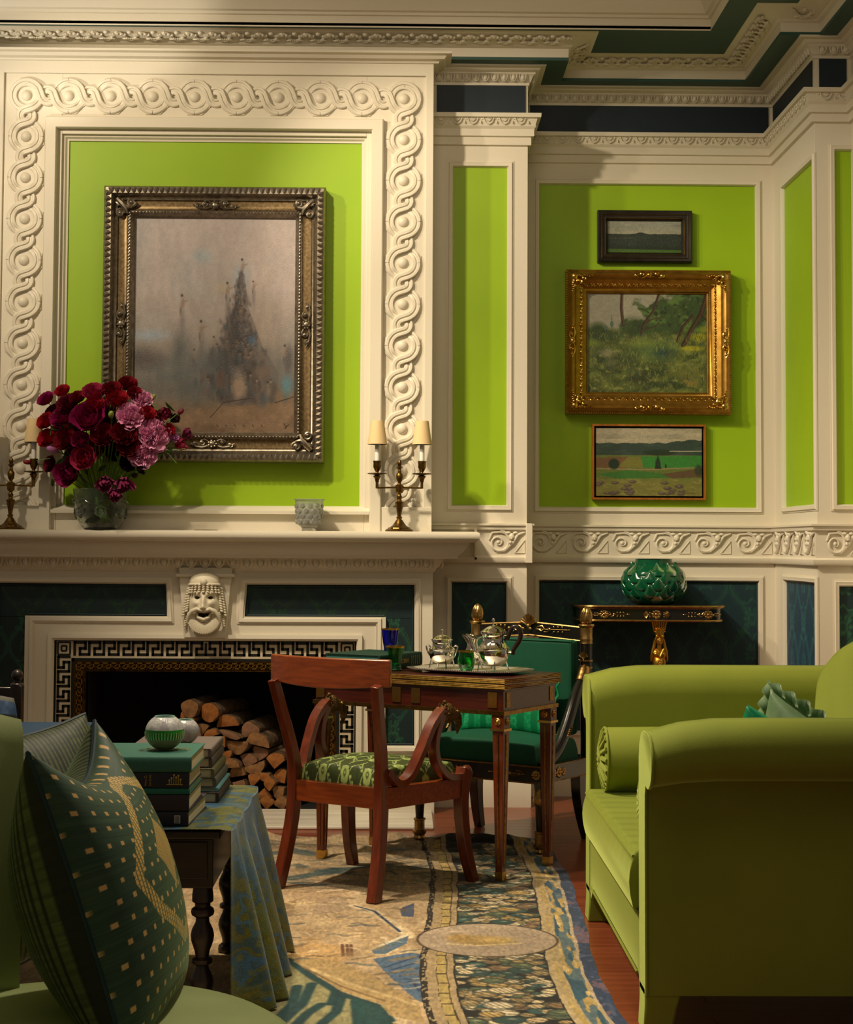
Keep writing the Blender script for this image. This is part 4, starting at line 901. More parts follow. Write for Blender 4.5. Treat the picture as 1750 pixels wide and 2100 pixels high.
def blossom(kind, seed=1):
    rnd = random.Random(seed); mb = MB()
    if kind == 'peony':
        for ring, (n, r, el, cup, w_) in enumerate([(7, .95, .25, .9, .50), (7, .85, .6, .9, .45), (7, .7, .95, .9, .38)]):
            for k in range(n): petal(mb, r*rnd.uniform(.92, 1.08), w_, el+rnd.uniform(-.1, .1), k*2*PI/n+ring*.4, cup, .05, .05, rnd.random()*6)
        for k in range(46): petal(mb, rnd.uniform(.35, .62), .09, rnd.uniform(.8, 1.5), rnd.random()*6.28, .3, .1, rnd.uniform(0, .22), rnd.random()*6, .1)
    elif kind == 'frill':
        for ring, (n, r, el, cup, w_) in enumerate([(8, .95, -.15, .7, .40), (9, .95, .2, .6, .34)]):
            for k in range(n): petal(mb, r*rnd.uniform(.9, 1.1), w_, el+rnd.uniform(-.15, .15), k*2*PI/n+ring*.35, cup, .07, .05, rnd.random()*6)
        for k in range(110): petal(mb, rnd.uniform(.5, .85), .13, rnd.uniform(.35, 1.5), rnd.random()*6.28, .3, .14, rnd.uniform(0, .25), rnd.random()*6, .05)
    elif kind == 'ranun':
        for ring in range(8):
            t = ring/7; n = 8-ring//2
            for k in range(n): petal(mb, .72-.30*t+.05*rnd.random(), .40-.20*t, .15+1.1*t, k*2*PI/n+ring*.55, .95-.55*t, .06, .03+.10*(1-t), rnd.random()*6, .05+.05*t)
        for k in range(10): petal(mb, .36, .10, 1.35, k*.63, .3, .06, .03, k, .12)
    elif kind == 'tulip':
        for ring, (n, r, el, w_) in enumerate([(4, 1.2, .6, .4), (4, 1.25, .95, .4), (4, 1.1, 1.2, .35)]):
            for k in range(n): petal(mb, r*rnd.uniform(.85, 1.15), w_, el, k*2*PI/n+ring*.6, .5, .13, .05, rnd.random()*6)
    elif kind == 'bud':
        mb.blob((0, 0, .5), (.55, .55, .9), 10, 8)
        for k in range(4): petal(mb, 1.2, .3, .9, k*PI/2, .9, .0, .1, 0)
    return mb
FL = [(95, 820, 17, 'M', 'ranun', -.1, 'magenta ranunculus with a dark tip at the upper left of the bouquet'), (129, 803, 15, 'R', 'ranun', .1, 'red ranunculus, second bloom along the top from the left'), (159, 817, 15, 'D', 'ranun', .0, 'dark red bloom between two reds near the top left'),
 (139, 830, 21, 'W', 'ranun', -.05, 'wine ranunculus with a muted brownish heart at the upper left'), (193, 806, 21, 'C', 'ranun', 0, 'rosy red ranunculus at the top middle of the bouquet'), (231, 801, 19, 'D', 'ranun', 0, 'deep red ranunculus behind the wide red bloom at top'),
 (240, 819, 20, 'R', 'ranun', -.1, 'wide red bloom right of the rosy ranunculus'), (262, 789, 18, 'D', 'ranun', .1, 'topmost dark red flower of the bouquet'), (277, 808, 15, 'D', 'ranun', 0, 'dark red flower just under the topmost one'),
 (292, 818, 18, 'P', 'frill', 0, 'small pink peony at the upper right of the bouquet'), (195, 830, 18, 'R', 'ranun', -.2, 'bright red ranunculus directly above the big magenta peony'), (181, 858, 37, 'M', 'peony', -.3, 'large open magenta peony in the middle of the bouquet'),
 (165, 903, 20, 'M', 'peony', -.1, 'magenta bloom half hidden under the large magenta peony'), (211, 894, 23, 'D', 'ranun', -.2, 'dark red ranunculus at the lower right of the large magenta peony'), (255, 890, 24, 'D', 'ranun', -.2, 'dark red bloom between the pink peonies and the bouquet middle'),
 (269, 853, 26, 'P', 'frill', -.25, 'round pink peony nearest the bouquet middle'), (316, 890, 30, 'P', 'frill', -.2, 'largest pink peony, at the right of the bouquet'), (293, 928, 27, 'P', 'frill', -.1, 'lowest pink peony of the bouquet'),
 (303, 849, 15, 'R', 'ranun', 0, 'small red flower right of the round pink peony'), (333, 853, 16, 'W', 'tulip', 0, 'wine flower at the right behind the pink peonies'), (355, 861, 13, 'K', 'tulip', 0, 'blackish red flower beside the far right bud'),
 (370, 845, 8, 'W', 'bud', 0, 'small closed wine bud at the far right tip'), (345, 883, 13, 'R', 'ranun', 0, 'small red flower right of the largest pink peony'), (353, 899, 12, 'V', 'tulip', 0, 'small mauve pink flower low at the right side'),
 (379, 893, 14, 'U', 'tulip', 0, 'ragged wine tulip farthest right over the silver frame'), (365, 914, 15, 'C', 'tulip', 0, 'crimson tulip just below the farthest right wine tulip'), (126, 858, 21, 'M', 'ranun', 0, 'deep magenta flower at the left under the wine ranunculus'),
 (95, 865, 18, 'R', 'ranun', 0, 'red flower just right of the left lamp shade'), (98, 900, 19, 'R', 'ranun', 0, 'red flower at the lower left beside the lamp shade'), (135, 903, 22, 'D', 'ranun', 0, 'dark red bloom in the shaded left middle of the bouquet'),
 (109, 922, 13, 'V', 'bud', -.3, 'pale mauve bud at the lower left'), (172, 940, 28, 'C', 'peony', -.5, 'crimson peony just above the vase rim'), (140, 970, 32, 'M', 'peony', -.3, 'large dark magenta peony drooping at the lower left of the vase'),
 (104, 953, 16, 'W', 'ranun', 0, 'dark wine bloom left of the drooping magenta peony'), (216, 985, 20, 'U', 'tulip', -1.2, 'purple parrot tulip hanging over the vase, left of two'), (252, 988, 21, 'U', 'tulip', -1.2, 'purple parrot tulip hanging over the vase, right of two'),
 (234, 1008, 16, 'U', 'tulip', -1.5, 'lowest purple tulip drooping in front of the vase'), (264, 916, 23, 'D', 'ranun', -.1, 'very dark red bloom left of the lowest pink peony'), (262, 952, 15, 'K', 'ranun', 0, 'near black flower above the vase rim at right'),
 (287, 962, 11, 'K', 'tulip', 0, 'near black flower head jutting right under the pink peonies'), (276, 975, 9, 'K', 'bud', 0, 'small black seed head below the jutting dark flower'), (228, 851, 9, 'G', 'bud', -.2, 'yellow green bud in the middle of the bouquet'),
 (314, 815, 7, 'G', 'bud', 0, 'small green bud above the small pink peony'), (57, 948, 8, 'D', 'bud', .3, 'dark red bud in front of the left candelabra')]
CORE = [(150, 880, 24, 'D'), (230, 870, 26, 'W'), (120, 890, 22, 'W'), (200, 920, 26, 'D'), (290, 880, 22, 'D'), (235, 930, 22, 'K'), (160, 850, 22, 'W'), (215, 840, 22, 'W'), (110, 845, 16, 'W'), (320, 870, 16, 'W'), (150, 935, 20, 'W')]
_fm = {}
vtop = Vector((VX, VY, MZ+.15))
def flower(px, py, r, c, kind, tilt, lab, back=False, i=0):
    R = r/3500*7.95; d2 = ((px-225)/150)**2+((py-885)/115)**2
    Y = 8.06-.20*math.sqrt(max(0, 1-d2)) if not back else 8.08
    Y = min(Y, 8.17-R*.8); Y = max(Y, 7.80)
    if py > 960 and 200 < px < 300 and kind == 'tulip': Y = 7.90
    p = atY(px, py, Y); ctr = Vector((VX, 8.10, MZ+.30)); d = (p-ctr); d.normalize(); d = (d+Vector((0, -1.2, .35 if tilt > -1 else -1))).normalized()
    if kind in ('tulip', 'bud'): d = ((p-ctr).normalized()+Vector((0, -.25, .1 if tilt > -1 else -.8))).normalized()
    M = Matrix.LocRotScale(p-d*R*.45, d.to_track_quat('Z', 'Y') , Vector((1, 1, 1))) @ Rz(i*1.3)
    t = thing('cut_flower', lab, 'flower', M, 'cut flowers in the glass vase')
    key = (kind, c, i % 2)
    if key in _fm: o = bpy.data.objects.new('blossom', _fm[key]); COL.objects.link(o); o.parent = t
    else: o = blossom(kind, i % 2+3).build('blossom', fmat(c), t, smooth=60); _fm[key] = o.data
    o.scale = (R*{'ranun': 1.6, 'tulip': 1.25, 'bud': 1.2}.get(kind, 1.3),)*3
    if not back:
        Mi = M.inverted(); b = M @ Vector((0, 0, 0)); mid = b-d*.06+Vector((0, .02, 0)); q = Vector((VX+(b.x-VX)*.25, VY, MZ+.19)); bt = Vector((VX-(b.x-VX)*.2, VY, MZ+.03))
        if b.z < MZ+.2: mid = b+Vector(((VX-b.x)*.35, .03, max(.05, MZ+.24-b.z)))
        mb = MB(); mb.tube([Mi @ v for v in (b, b*.6+mid*.4, mid, mid*.5+q*.5, q, bt)], .0022, 6); mb.build('stem', STEM, t)
for i, f in enumerate(FL): flower(*f, i=i)
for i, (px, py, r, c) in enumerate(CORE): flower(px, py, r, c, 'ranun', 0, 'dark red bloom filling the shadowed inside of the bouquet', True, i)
# loose greenery
mb = MB(); rnd = random.Random(4)
LV = [(415, 800, 0), (305, 830, 1), (325, 848, 1), (348, 835, 1), (125, 945, 1), (108, 990, 1), (175, 965, 1), (262, 845, 0), (275, 900, 1), (330, 925, 1), (350, 925, 1), (130, 880, 0), (210, 960, 1)]
for px, py, k in LV[1:]:
    p = atY(px, py, 7.93); M = T(*p) @ Rz(rnd.uniform(-1, 1)) @ Ry(rnd.uniform(-1, 1)) @ Rx(-.9); mb.M = M
    mb.grid(lambda u, v: (((u-.5)*.022*math.sin(PI*v)), .06*v-.03, .004*math.cos((u-.5)*6)+.01*v*v), 4, 7); mb.M = ID
t = thing('leaf_spray', 'green leaves and thin curling stems tucked among the bouquet flowers', 'leaves', T(VX, VY, MZ+.2)); psub(mb.build('leaves', LEAF), t)
mb = MB()
for P in ([(222, 850), (228, 828), (238, 832)], [(262, 835), (272, 822), (285, 832), (290, 845)], [(110, 872), (108, 855), (112, 845)], [(103, 893), (105, 880), (130, 882)], [(135, 880), (150, 870), (158, 872)], [(305, 825), (320, 830), (328, 845), (340, 850)], [(335, 873), (350, 860), (365, 848)], [(327, 925), (345, 930), (362, 950)], [(318, 920), (345, 925), (380, 920)], [(205, 958), (210, 940), (208, 925)], [(232, 962), (242, 945), (236, 930)], [(238, 965), (245, 955), (240, 935)], [(75, 945), (90, 942), (103, 940)], [(200, 965), (205, 945), (215, 925)]):
    mb.tube([atY(a, b, 7.92) for a, b in P], .0018, 5)
q = psub(mb.build('stems', STEM), t); q['kind'] = 'stuff'
# ================================================================== card table
MAHOG = mat('mahogany', '5A2111', .28, col2='34110A', nscale=7, nmix=1, stretch=(1, 9, 9), coat=.5)
MAHOGV = mat('mahogany_upright', '7A3214', .3, col2='471A0A', nscale=6, nmix=1, stretch=(9, 9, 1), coat=.45)
MAHOGR = mat('mahogany_rail', '964618', .3, col2='66290E', nscale=7, nmix=1, stretch=(1.2, 9, 14), coat=.45)
BRASS = mat('worn_brass', 'B08A45', .3, 1, col2='6E4E22', nscale=60, nmix=.9)
BRASSL = mat('polished_brass', 'D0A55A', .25, 1)
def smooth_path(P, n=8):
    P = [Vector(p) for p in P]; out = []
    for i in range(len(P)-1):
        p0, p1, p2, p3 = P[max(i-1, 0)], P[i], P[i+1], P[min(i+2, len(P)-1)]
        for k in range(n):
            t = k/n; out.append(.5*((2*p1)+(p2-p0)*t+(2*p0-5*p1+4*p2-p3)*t*t+(3*p1-p0-3*p2+p3)*t**3))
    return out+[P[-1]]
TM = T(.123, 6.906, 0) @ Rz(math.radians(-32.8))
HX, HY, HB = .441, .197, .235
t = thing('card_table', 'mahogany card table with gilt reeded edges and tapering fluted legs', 'table', TM)
mb = MB(); mb.box(-HX-.008, HX+.008, -HY-.008, HB+.012, .726, .765); mb.build('table_top', MAHOG, t, bevel=.002)
q = MB()
for z0, z1 in ((.726, .743), (.747, .764)):
    for k in range(3):
        z = z0+(k+.5)*(z1-z0)/3; q.tube([(-HX-.009, -HY-.009, z), (HX+.009, -HY-.009, z), (HX+.009, HB+.012, z), (-HX-.009, HB+.012, z)], .0036, 6, True)
q.build('gilt_edge', BRASS, t)
mb = MB(); mb.box(-HX+.004, HX-.004, -HY+.004, HB-.004, .640, .724); mb.box(-HX-.004, HX+.004, -HY-.004, HB+.004, .719, .7255); mb.build('apron', MAHOG, t, bevel=.001)
mb = MB()
mb.box(-HX-.005, HX+.005, -HY-.005, HB+.005, .628, .643); mb.build('gilt_band', BRASS, t)
for x in (-HX+.03, -.045, .045, HX-.05):
    mb = MB(); 
    for k in range(8): mb.tube([(x-.0175+k*.005, -HY+.002, .655), (x-.0175+k*.005, -HY+.002, .712)], .0024, 5)
    mb.box(x-.020, x+.020, -HY+.001, -HY+.005, .654, .713); mb.build('fluted_plaque', BRASSL, t)
for y in (-HY+.04, HB-.04): mb = MB(); mb.box(HX-.006, HX-.001, y-.015, y+.015, .655, .713); mb.build('side_plaque', BRASS, t)
for x, sx in ((-HX, 1), (HX, -1)):
    for y, sy in ((-HY, 1), (HB, -1)):
        w_ = .052; cx, cy = x+sx*w_/2, y+sy*w_/2
        mb = MB(); mb.cbox((cx, cy, .603), (w_, w_, .054))
        f = lambda h, z: [(cx-h+0, cy-h, z), (cx+h, cy-h, z), (cx+h, cy+h, z), (cx-h, cy+h, z)]
        mb.loft([f(.024, .572), f(.023, .50), f(.0145, .035)]); lg = mb.build('leg', MAHOGV, t, bevel=.001)
        mb = MB(); mb.cbox((cx, cy, .572), (.060, .060, .009)); mb.build('brass_collar', BRASSL, lg); mb = MB(); mb.loft([f(.0165, .038), f(.0155, .0)]); mb.build('brass_cap', BRASSL, lg)
        mb = MB()
        for (dx, dy) in ((0, -1), (1, 0), (-1, 0), (0, 1)):
            mb.tube([(cx+dx*.0245, cy+dy*.0245, .555), (cx+dx*.015, cy+dy*.015, .06)], [.005, .0032], 6)
        mb.build('brass_flute', BRASS, lg)
        mb = MB()
        for dx, dy in ((0, -1), (1, 0)): mb.M = frame((cx+dx*.026, cy+dy*.026, .603), (dy, -dx, 0), (0, 0, 1), (dx, dy, 0)); mb.lathe([(.014, 0), (.014, .003), (.011, .005), (.009, .002), (.007, .003), (.005, .007), (.001, .009)], 18); mb.M = ID
        mb.build('brass_roundel', BRASSL, lg)
# ------------------------------------------------------------------ tea things
SILVER = mat('polished_silver', 'E4DFD4', .09, 1)
SILVT = mat('tray_silver', 'E4DED0', .42, .75, bump=.15, bscale=200)
EBH = mat('dark_wood_handle', '241310', .3, coat=.4)
GGL = mat('green_glass', '12A84A', .04, trans=.95, ior=1.45)
BGL = mat('cobalt_glass', '3A34D8', .04, trans=.95, ior=1.45)
GRIM = mat('gilt_rim', 'C99A3A', .25, 1)
tr = thing('silver_tray', 'silver octagonal tray with a beaded rim under the tea set', 'tray', TM @ T(.150, .045, .765))
oct_ = lambda a, b, z, c=.35: [(sx*x*a, sy*y*b, z) for sx, sy, x, y in ((1, 1, 1, 1-c), (1, 1, 1-c, 1), (-1, 1, 1-c, 1), (-1, 1, 1, 1-c), (-1, -1, 1, 1-c), (-1, -1, 1-c, 1), (1, -1, 1-c, 1), (1, -1, 1, 1-c))]
mb = MB(); mb.loft([oct_(.15, .08, .0), oct_(.18, .105, .003), oct_(.238, .152, .013), oct_(.238, .152, .0155), oct_(.213, .130, .010), oct_(.19, .108, .006), oct_(.02, .02, .005)]); mb.build('tray_body', SILVT, tr, smooth=25)
mb = MB(); O = oct_(.236, .150, .0155)
for i in range(8):
    a, b = Vector(O[i]), Vector(O[(i+1) % 8]); n = max(2, int((b-a).length/.008))
    for k in range(n): mb.blob(a+(b-a)*k/n, .0034, 6, 4)
mb.build('beaded_rim', SILVER, tr)
def on(a, b, z): p = tr.matrix_world @ Vector((a, b, 0)); return T(p.x, p.y, z)
def onp(px, py, z): p = atZ(px, py, z); return T(p.x, p.y, z)
ZT_ = .772
def feet(mb, n, r, z, rf): 
    for k in range(n):
        a = 2*PI*k/n+.3; mb.tube([(r*math.cos(a), r*math.sin(a), z+.03), (r*1.08*math.cos(a), r*1.08*math.sin(a), z+.012), (rf*math.cos(a), rf*math.sin(a), .002)], [.0035, .0022, .003], 6)
t = thing('teapot', 'tall silver teapot with a dark curved wooden handle', 'teapot', on(.095, .02, ZT_) @ Rz(-.25))
mb = MB(); mb.lathe([(.001, .018), (.030, .020), (.050, .032), (.060, .052), (.064, .072), (.063, .084), (.066, .087), (.066, .091), (.058, .096), (.050, .108), (.042, .118), (.040, .130), (.044, .142), (.050, .148), (.050, .152), (.001, .152)], 40); mb.build('body', SILVER, t)
mb = MB(); mb.lathe([(.001, .152), (.052, .152), (.053, .156), (.046, .160), (.036, .168), (.022, .176), (.012, .180), (.004, .182), (.003, .188), (.001, .19)], 36); ld = mb.build('lid', SILVER, t)
mb = MB(); mb.lathe([(.001, .186), (.004, .188), (.003, .191), (.0065, .198), (.005, .207), (.001, .211)], 12); mb.build('lid_finial', SILVER, ld)
mb = MB(); mb.tube([(-.055, 0, .06), (-.075, 0, .075), (-.085, 0, .10), (-.092, 0, .125), (-.104, 0, .140)], [.016, .013, .010, .008, .0065], 10, flat=.9); mb.build('spout', SILVER, t)
mb = MB(); mb.tube(smooth_path([(.046, 0, .122), (.060, 0, .135), (.068, 0, .157), (.082, 0, .176), (.100, 0, .174), (.111, 0, .154), (.108, 0, .128), (.092, 0, .102), (.082, 0, .085), (.080, 0, .066)], 3), [.0075+.0025*math.sin(k*.11) for k in range(28)], 10); mb.build('handle', EBH, t)
mb = MB(); feet(mb, 4, .050, .025, .062); mb.tube([(.06, 0, .078), (.081, 0, .076)], .0045, 8); mb.build('feet', SILVER, t)
t = thing('sugar_bowl', 'silver lidded sugar bowl with two small handles, left on the tray', 'sugar bowl', on(-.150, .03, ZT_))
mb = MB(); mb.lathe([(.001, .020), (.028, .021), (.044, .032), (.052, .050), (.055, .066), (.052, .072), (.055, .075), (.054, .079), (.046, .084), (.037, .090), (.035, .098), (.037, .104), (.041, .108), (.041, .112), (.001, .112)], 36); mb.build('body', SILVER, t)
mb = MB(); mb.lathe([(.001, .112), (.044, .113), (.044, .117), (.036, .120), (.027, .128), (.015, .134), (.003, .137), (.002, .146), (.001, .147)], 32); mb.blob((0, 0, .152), (.0055, .0055, .007), 10, 8); mb.build('lid', SILVER, t)
for sg in (-1, 1): mb = MB(); mb.tube([(sg*.046, 0, .086), (sg*.056, 0, .092), (sg*.064, 0, .088), (sg*.062, 0, .078), (sg*.055, 0, .060), (sg*.050, 0, .045)], [.003, .004, .004, .0035, .003, .002], 8); mb.build('handle', SILVER, t)
mb = MB(); feet(mb, 4, .043, .022, .054); mb.build('feet', SILVER, t)
t = thing('creamer', 'slender silver cream jug between the sugar bowl and teapot', 'cream jug', on(-.02, .055, ZT_) @ Rz(.2))
mb = MB(); mb.lathe([(.001, .018), (.024, .02), (.036, .034), (.040, .052), (.037, .066), (.028, .080), (.022, .094), (.021, .108), (.026, .124), (.0255, .124), (.019, .108), (.001, .09)], 28)
mb.tube([(-.018, 0, .112), (-.028, 0, .126), (-.042, 0, .139)], [.014, .011, .005], 8, flat=.7); mb.tube([(.02, 0, .12), (.008, 0, .135), (-.01, 0, .142), (-.03, 0, .14)], .004, 6); mb.build('body', SILVER, t)
mb = MB(); mb.tube([(.022, 0, .120), (.036, 0, .128), (.045, 0, .108), (.042, 0, .08), (.046, 0, .062)], .0038, 8); mb.build('handle', SILVER, t)
mb = MB(); feet(mb, 3, .033, .022, .046); mb.build('feet', SILVER, t)
def tumbler(lab, M, m, prof, h, rim):
    t = thing('tumbler', lab, 'glass', M)
    mb = MB(); mb.lathe(prof, 32); mb.build('glass_body', m, t)
    mb = MB(); mb.tube([(rim*math.cos(a*PI/16), rim*math.sin(a*PI/16), h) for a in range(32)], .0016, 6, True, flat=2.2); mb.build('gilt_rim', GRIM, t)
tumbler('barrel-shaped green glass with a gold rim on the silver tray', on(.025, -.072, ZT_), GGL, [(.001, 0), (.024, 0), (.025, .010), (.030, .018), (.0335, .035), (.0335, .050), (.030, .066), (.0295, .082), (.0275, .082), (.028, .066), (.031, .05), (.031, .035), (.027, .02), (.001, .012)], .080, .0298)
tumbler('flared green glass with a gold rim standing by the mahogany chair crest', onp(811, 1375, .766), GGL, [(.001, 0), (.028, 0), (.029, .004), (.024, .010), (.024, .03), (.028, .06), (.038, .096), (.036, .096), (.026, .06), (.021, .03), (.001, .02)], .095, .0375)
tumbler('cobalt blue glass with a gold rim standing on the big green book', onp(800, 1334, .829), BGL, [(.001, 0), (.026, 0), (.026, .012), (.029, .03), (.033, .06), (.037, .090), (.035, .090), (.031, .06), (.026, .03), (.001, .02)], .089, .0365)
def book(name, lab, M, sx, sy, h, cm, pm=None, spine='-y', group=None, cov=.003, parts=None):
    "spine side: which side carries the spine"
    t = thing(name, lab, 'book', M, group)
    mb = MB(); mb.box(-sx/2, sx/2, -sy/2, sy/2, 0, cov); mb.box(-sx/2, sx/2, -sy/2, sy/2, h-cov, h)
    hh = (h-.0002)/2
    arc = [(-.004-.005*math.cos(a), h/2+hh*math.sin(a)) for a in [(-PI/2)+PI*k/8 for k in range(9)]]
    if spine == '-y': mb.loft([[(-sx/2+0, -sy/2+d, z) for d, z in arc]+[(-sx/2, -sy/2+.002, h), (-sx/2, -sy/2+.002, 0)], [(sx/2, -sy/2+d, z) for d, z in arc]+[(sx/2, -sy/2+.002, h), (sx/2, -sy/2+.002, 0)]])
    else: mb.loft([[(sx/2-d, y, z) for d, z in arc]+[(sx/2-.002, y, h), (sx/2-.002, y, 0)] for y in (-sy/2, sy/2)])
    mb.build('cover', cm, t, bevel=.0006, seg=1)
    i = .004; mb = MB(); mb.box(-sx/2+i, sx/2-(i if spine == '-y' else .001), -sy/2+(.001 if spine == '-y' else i), sy/2-i, cov, h-cov); mb.build('pages', pm or PAGES, t)
    return t
PAGES = mat('book_pages', 'CBBE9C', .85, col2='B3A480', nscale=3, stretch=(1, 1, 260), nmix=.8)
def cloth_mat(n, c): return mat('book_cloth_'+n, c, .7, bump=.15, bscale=700)
def text(s, M, size, m, parent, name='lettering', ext=.0004):
    cu = bpy.data.curves.new(name, 'FONT'); cu.body = s; cu.size = size; cu.extrude = ext; cu.align_x = 'CENTER'; cu.align_y = 'CENTER'
    o = bpy.data.objects.new(name, cu); COL.objects.link(o)
    dg = bpy.context.evaluated_depsgraph_get(); me = bpy.data.meshes.new_from_object(o.evaluated_get(dg)); bpy.data.objects.remove(o)
    me.materials.clear(); me.materials.append(m); q = bpy.data.objects.new(name, me); COL.objects.link(q); q.parent = parent; q.matrix_local = M
    return q
GILT = mat('gilt_lettering', 'B79A55', .4, .8)
BT = T(-.118, 7.092, .7655) @ Rz(math.radians(-32.8))
b = book('book', 'big dark green book with gilt spine lettering lying on the card table', BT, .262, .32, .062, cloth_mat('bottle_green', '123A2C'), cloth_mat('teal_edge', '3F8278'), '+x')
text('НОЯ РОССИИ', T(.1405, -.03, .030) @ Rz(PI/2) @ Rx(PI/2), .024, GILT, b, 'spine_lettering')
for y in (.075, .09, .105, .12, .135):
    mb = MB(); mb.box(.1395, .1415, y-.001, y+.001, .012, .05); mb.build('gilt_rule', GILT, b)
# ================================================================== mahogany armchair with eagle heads
CM = T(-.123, 6.466, 0) @ Rz(math.radians(-35.5))
ch = thing('armchair', 'mahogany armchair with curved eagle-head arms and a green floral seat', 'chair', CM)
def rectprof(a, b): return [(-a, -b), (a, -b), (a, b), (-a, b)]
for sg in (-1, 1):
    mb = MB(); mb.bar(smooth_path([(sg*.222, -.262, 0), (sg*.212, -.225, .13), (sg*.203, -.198, .27), (sg*.200, -.190, .40), (sg*.205, -.200, .50), (sg*.222, -.238, .64), (sg*.238, -.275, .77)]), lambda t: rectprof(.021-.004*t, .021-.005*t+.004*math.exp(-((t-.5)/.15)**2)), (1, 0, 0)); mb.build('leg', MAHOGV, ch, bevel=.003)
    mb = MB(); mb.bar(smooth_path([(sg*.285, .285, 0), (sg*.275, .245, .13), (sg*.268, .228, .28), (sg*.268, .235, .38), (sg*.268, .252, .425)]), lambda t: rectprof(.018+.004*t, .018+.012*t), (1, 0, 0)); mb.blob((sg*.268, .262, .418), (.022, .024, .022), 14, 8); mb.build('leg', MAHOGV, ch, bevel=.003)
    mb = MB(); mb.bar(smooth_path([(sg*.212, -.178, .455), (sg*.228, -.135, .412), (sg*.245, -.085, .432), (sg*.262, -.035, .515), (sg*.27, .02, .605), (sg*.272, .085, .655), (sg*.272, .118, .652)], 10), rectprof(.020, .013), (1, 0, 0)); mb.build('arm', MAHOGV, ch, bevel=.003)
    mb = MB(); mb.bar(smooth_path([(sg*.272, .100, .655), (sg*.270, .060, .60), (sg*.268, .042, .53), (sg*.268, .065, .46), (sg*.268, .13, .412), (sg*.268, .2, .402), (sg*.268, .245, .405)], 10), rectprof(.019, .013), (1, 0, 0)); mb.build('arm_support', MAHOGV, ch, bevel=.003)
    EAG = mat('bronze_eagle', '7A5E34', .42, .8, col2='4A3618', nscale=60, bump=.8, bscale=150)
    mb = MB(M=T(sg*.272, .112, .652) @ Sc(1.35)); mb.blob((0, .006, -.004), (.023, .030, .028), 14, 10, Rx(-.5)); mb.blob((0, .032, -.008), (.019, .024, .020), 12, 8)
    mb.tube([(0, .035, -.008), (0, .058, -.018), (0, .066, -.040), (0, .058, -.066)], [.016, .014, .010, .002], 10); mb.blob((0, -.004, .026), (.006, .006, .006), 8, 6)
    for k in range(7): mb.blob((.022*math.cos(k*.52), -.012, -.004+.026*math.sin(k*.52)), (.004, .004, .004), 6, 4)
    eh = mb.build('eagle_head', EAG, ch)
    mb = MB(M=T(sg*.272, .112, .652) @ Sc(1.35)); mb.blob((.017, .036, 0), (.004, .005, .004), 8, 6); mb.blob((-.017, .036, 0), (.004, .005, .004), 8, 6); mb.build('eyes', BRASSL, eh)
for P, nm in (([(-.20, -.19), (.20, -.19)], 'seat_rail'), ([(-.262, .235), (.262, .235)], 'seat_rail'), ([(-.205, -.185), (-.268, .235)], 'seat_rail'), ([(.205, -.185), (.268, .235)], 'seat_rail')):
    mb = MB(); mb.bar([(P[0][0], P[0][1], .362), (P[1][0], P[1][1], .362)], [(-.040, -.016), (.036, -.016), (.036, .016), (-.040, .016)], (0, 0, 1)); mb.build(nm, MAHOGR, ch, bevel=.002)
mb = MB(); mb.bar(smooth_path([(-.272, -.235, .81), (-.16, -.272, .81), (0, -.288, .81), (.16, -.272, .81), (.272, -.235, .81)], 8), lambda t: [(-.052+.006*math.cos(t*2*PI), -.010), (.05, -.012), (.053, .002), (.05, .012), (-.052+.006*math.cos(t*2*PI), .012)], (0, 0, 1)); mb.build('crest_rail', MAHOGR, ch, bevel=.003)
SEATF = mat('floral_brocade', attr=True, rough=.5, sheen=.3, sheencol='B8C070', bump=.2, bscale=400)
def brocade(U, V, sx, sy):
    X, Y = U*sx, V*sy; tx, ty = .145, .145
    c = Cv(X*0, Y*0, '3E4A22')
    row = np.floor(Y/ty+.3); xx = ((X/tx+.2+.5*(row % 2)) % 1.0)-.5; yy = ((Y/ty+.3) % 1.0)-.5
    c = Cv(xx, yy, '3A4620'); f, g = 'A2B466', 'B4C47A'
    c.mod(.85+.3*vnoise(X*500, Y*40, 2))
    for k in range(8): a = k*PI/4; c.ell(.13*math.cos(a), .13*math.sin(a), .075, .075, f, 1, .25)
    c.ell(0, 0, .07, .07, '5C6A34', 1, .4); c.ell(0, 0, .03, .03, g, 1, .4)
    for sx_ in (-1, 1):
        for sy_ in (-1, 1):
            c.line([(sx_*.22, sy_*.05), (sx_*.33, sy_*.22), (sx_*.42, sy_*.33), (sx_*.5, sy_*.5)], .022, f)
            for t in (.28, .36, .44): c.ell(sx_*t, sy_*(t-.17)+.05*sx_, .05, .028, g, .95, .3, sx_*sy_*.3); c.ell(sx_*(t+.03), sy_*(t-.05), .028, .05, f, .95, .3, .4)
    c.ell(0, .5, .09, .07, f, 1, .3); c.ell(0, -.5, .09, .07, f, 1, .3); c.ell(0, .36, .03, .06, f, .9); c.ell(0, -.36, .03, .06, f, .9)
    c.mod(.9+.2*vnoise(X*300, Y*300, 5)); return c.out()
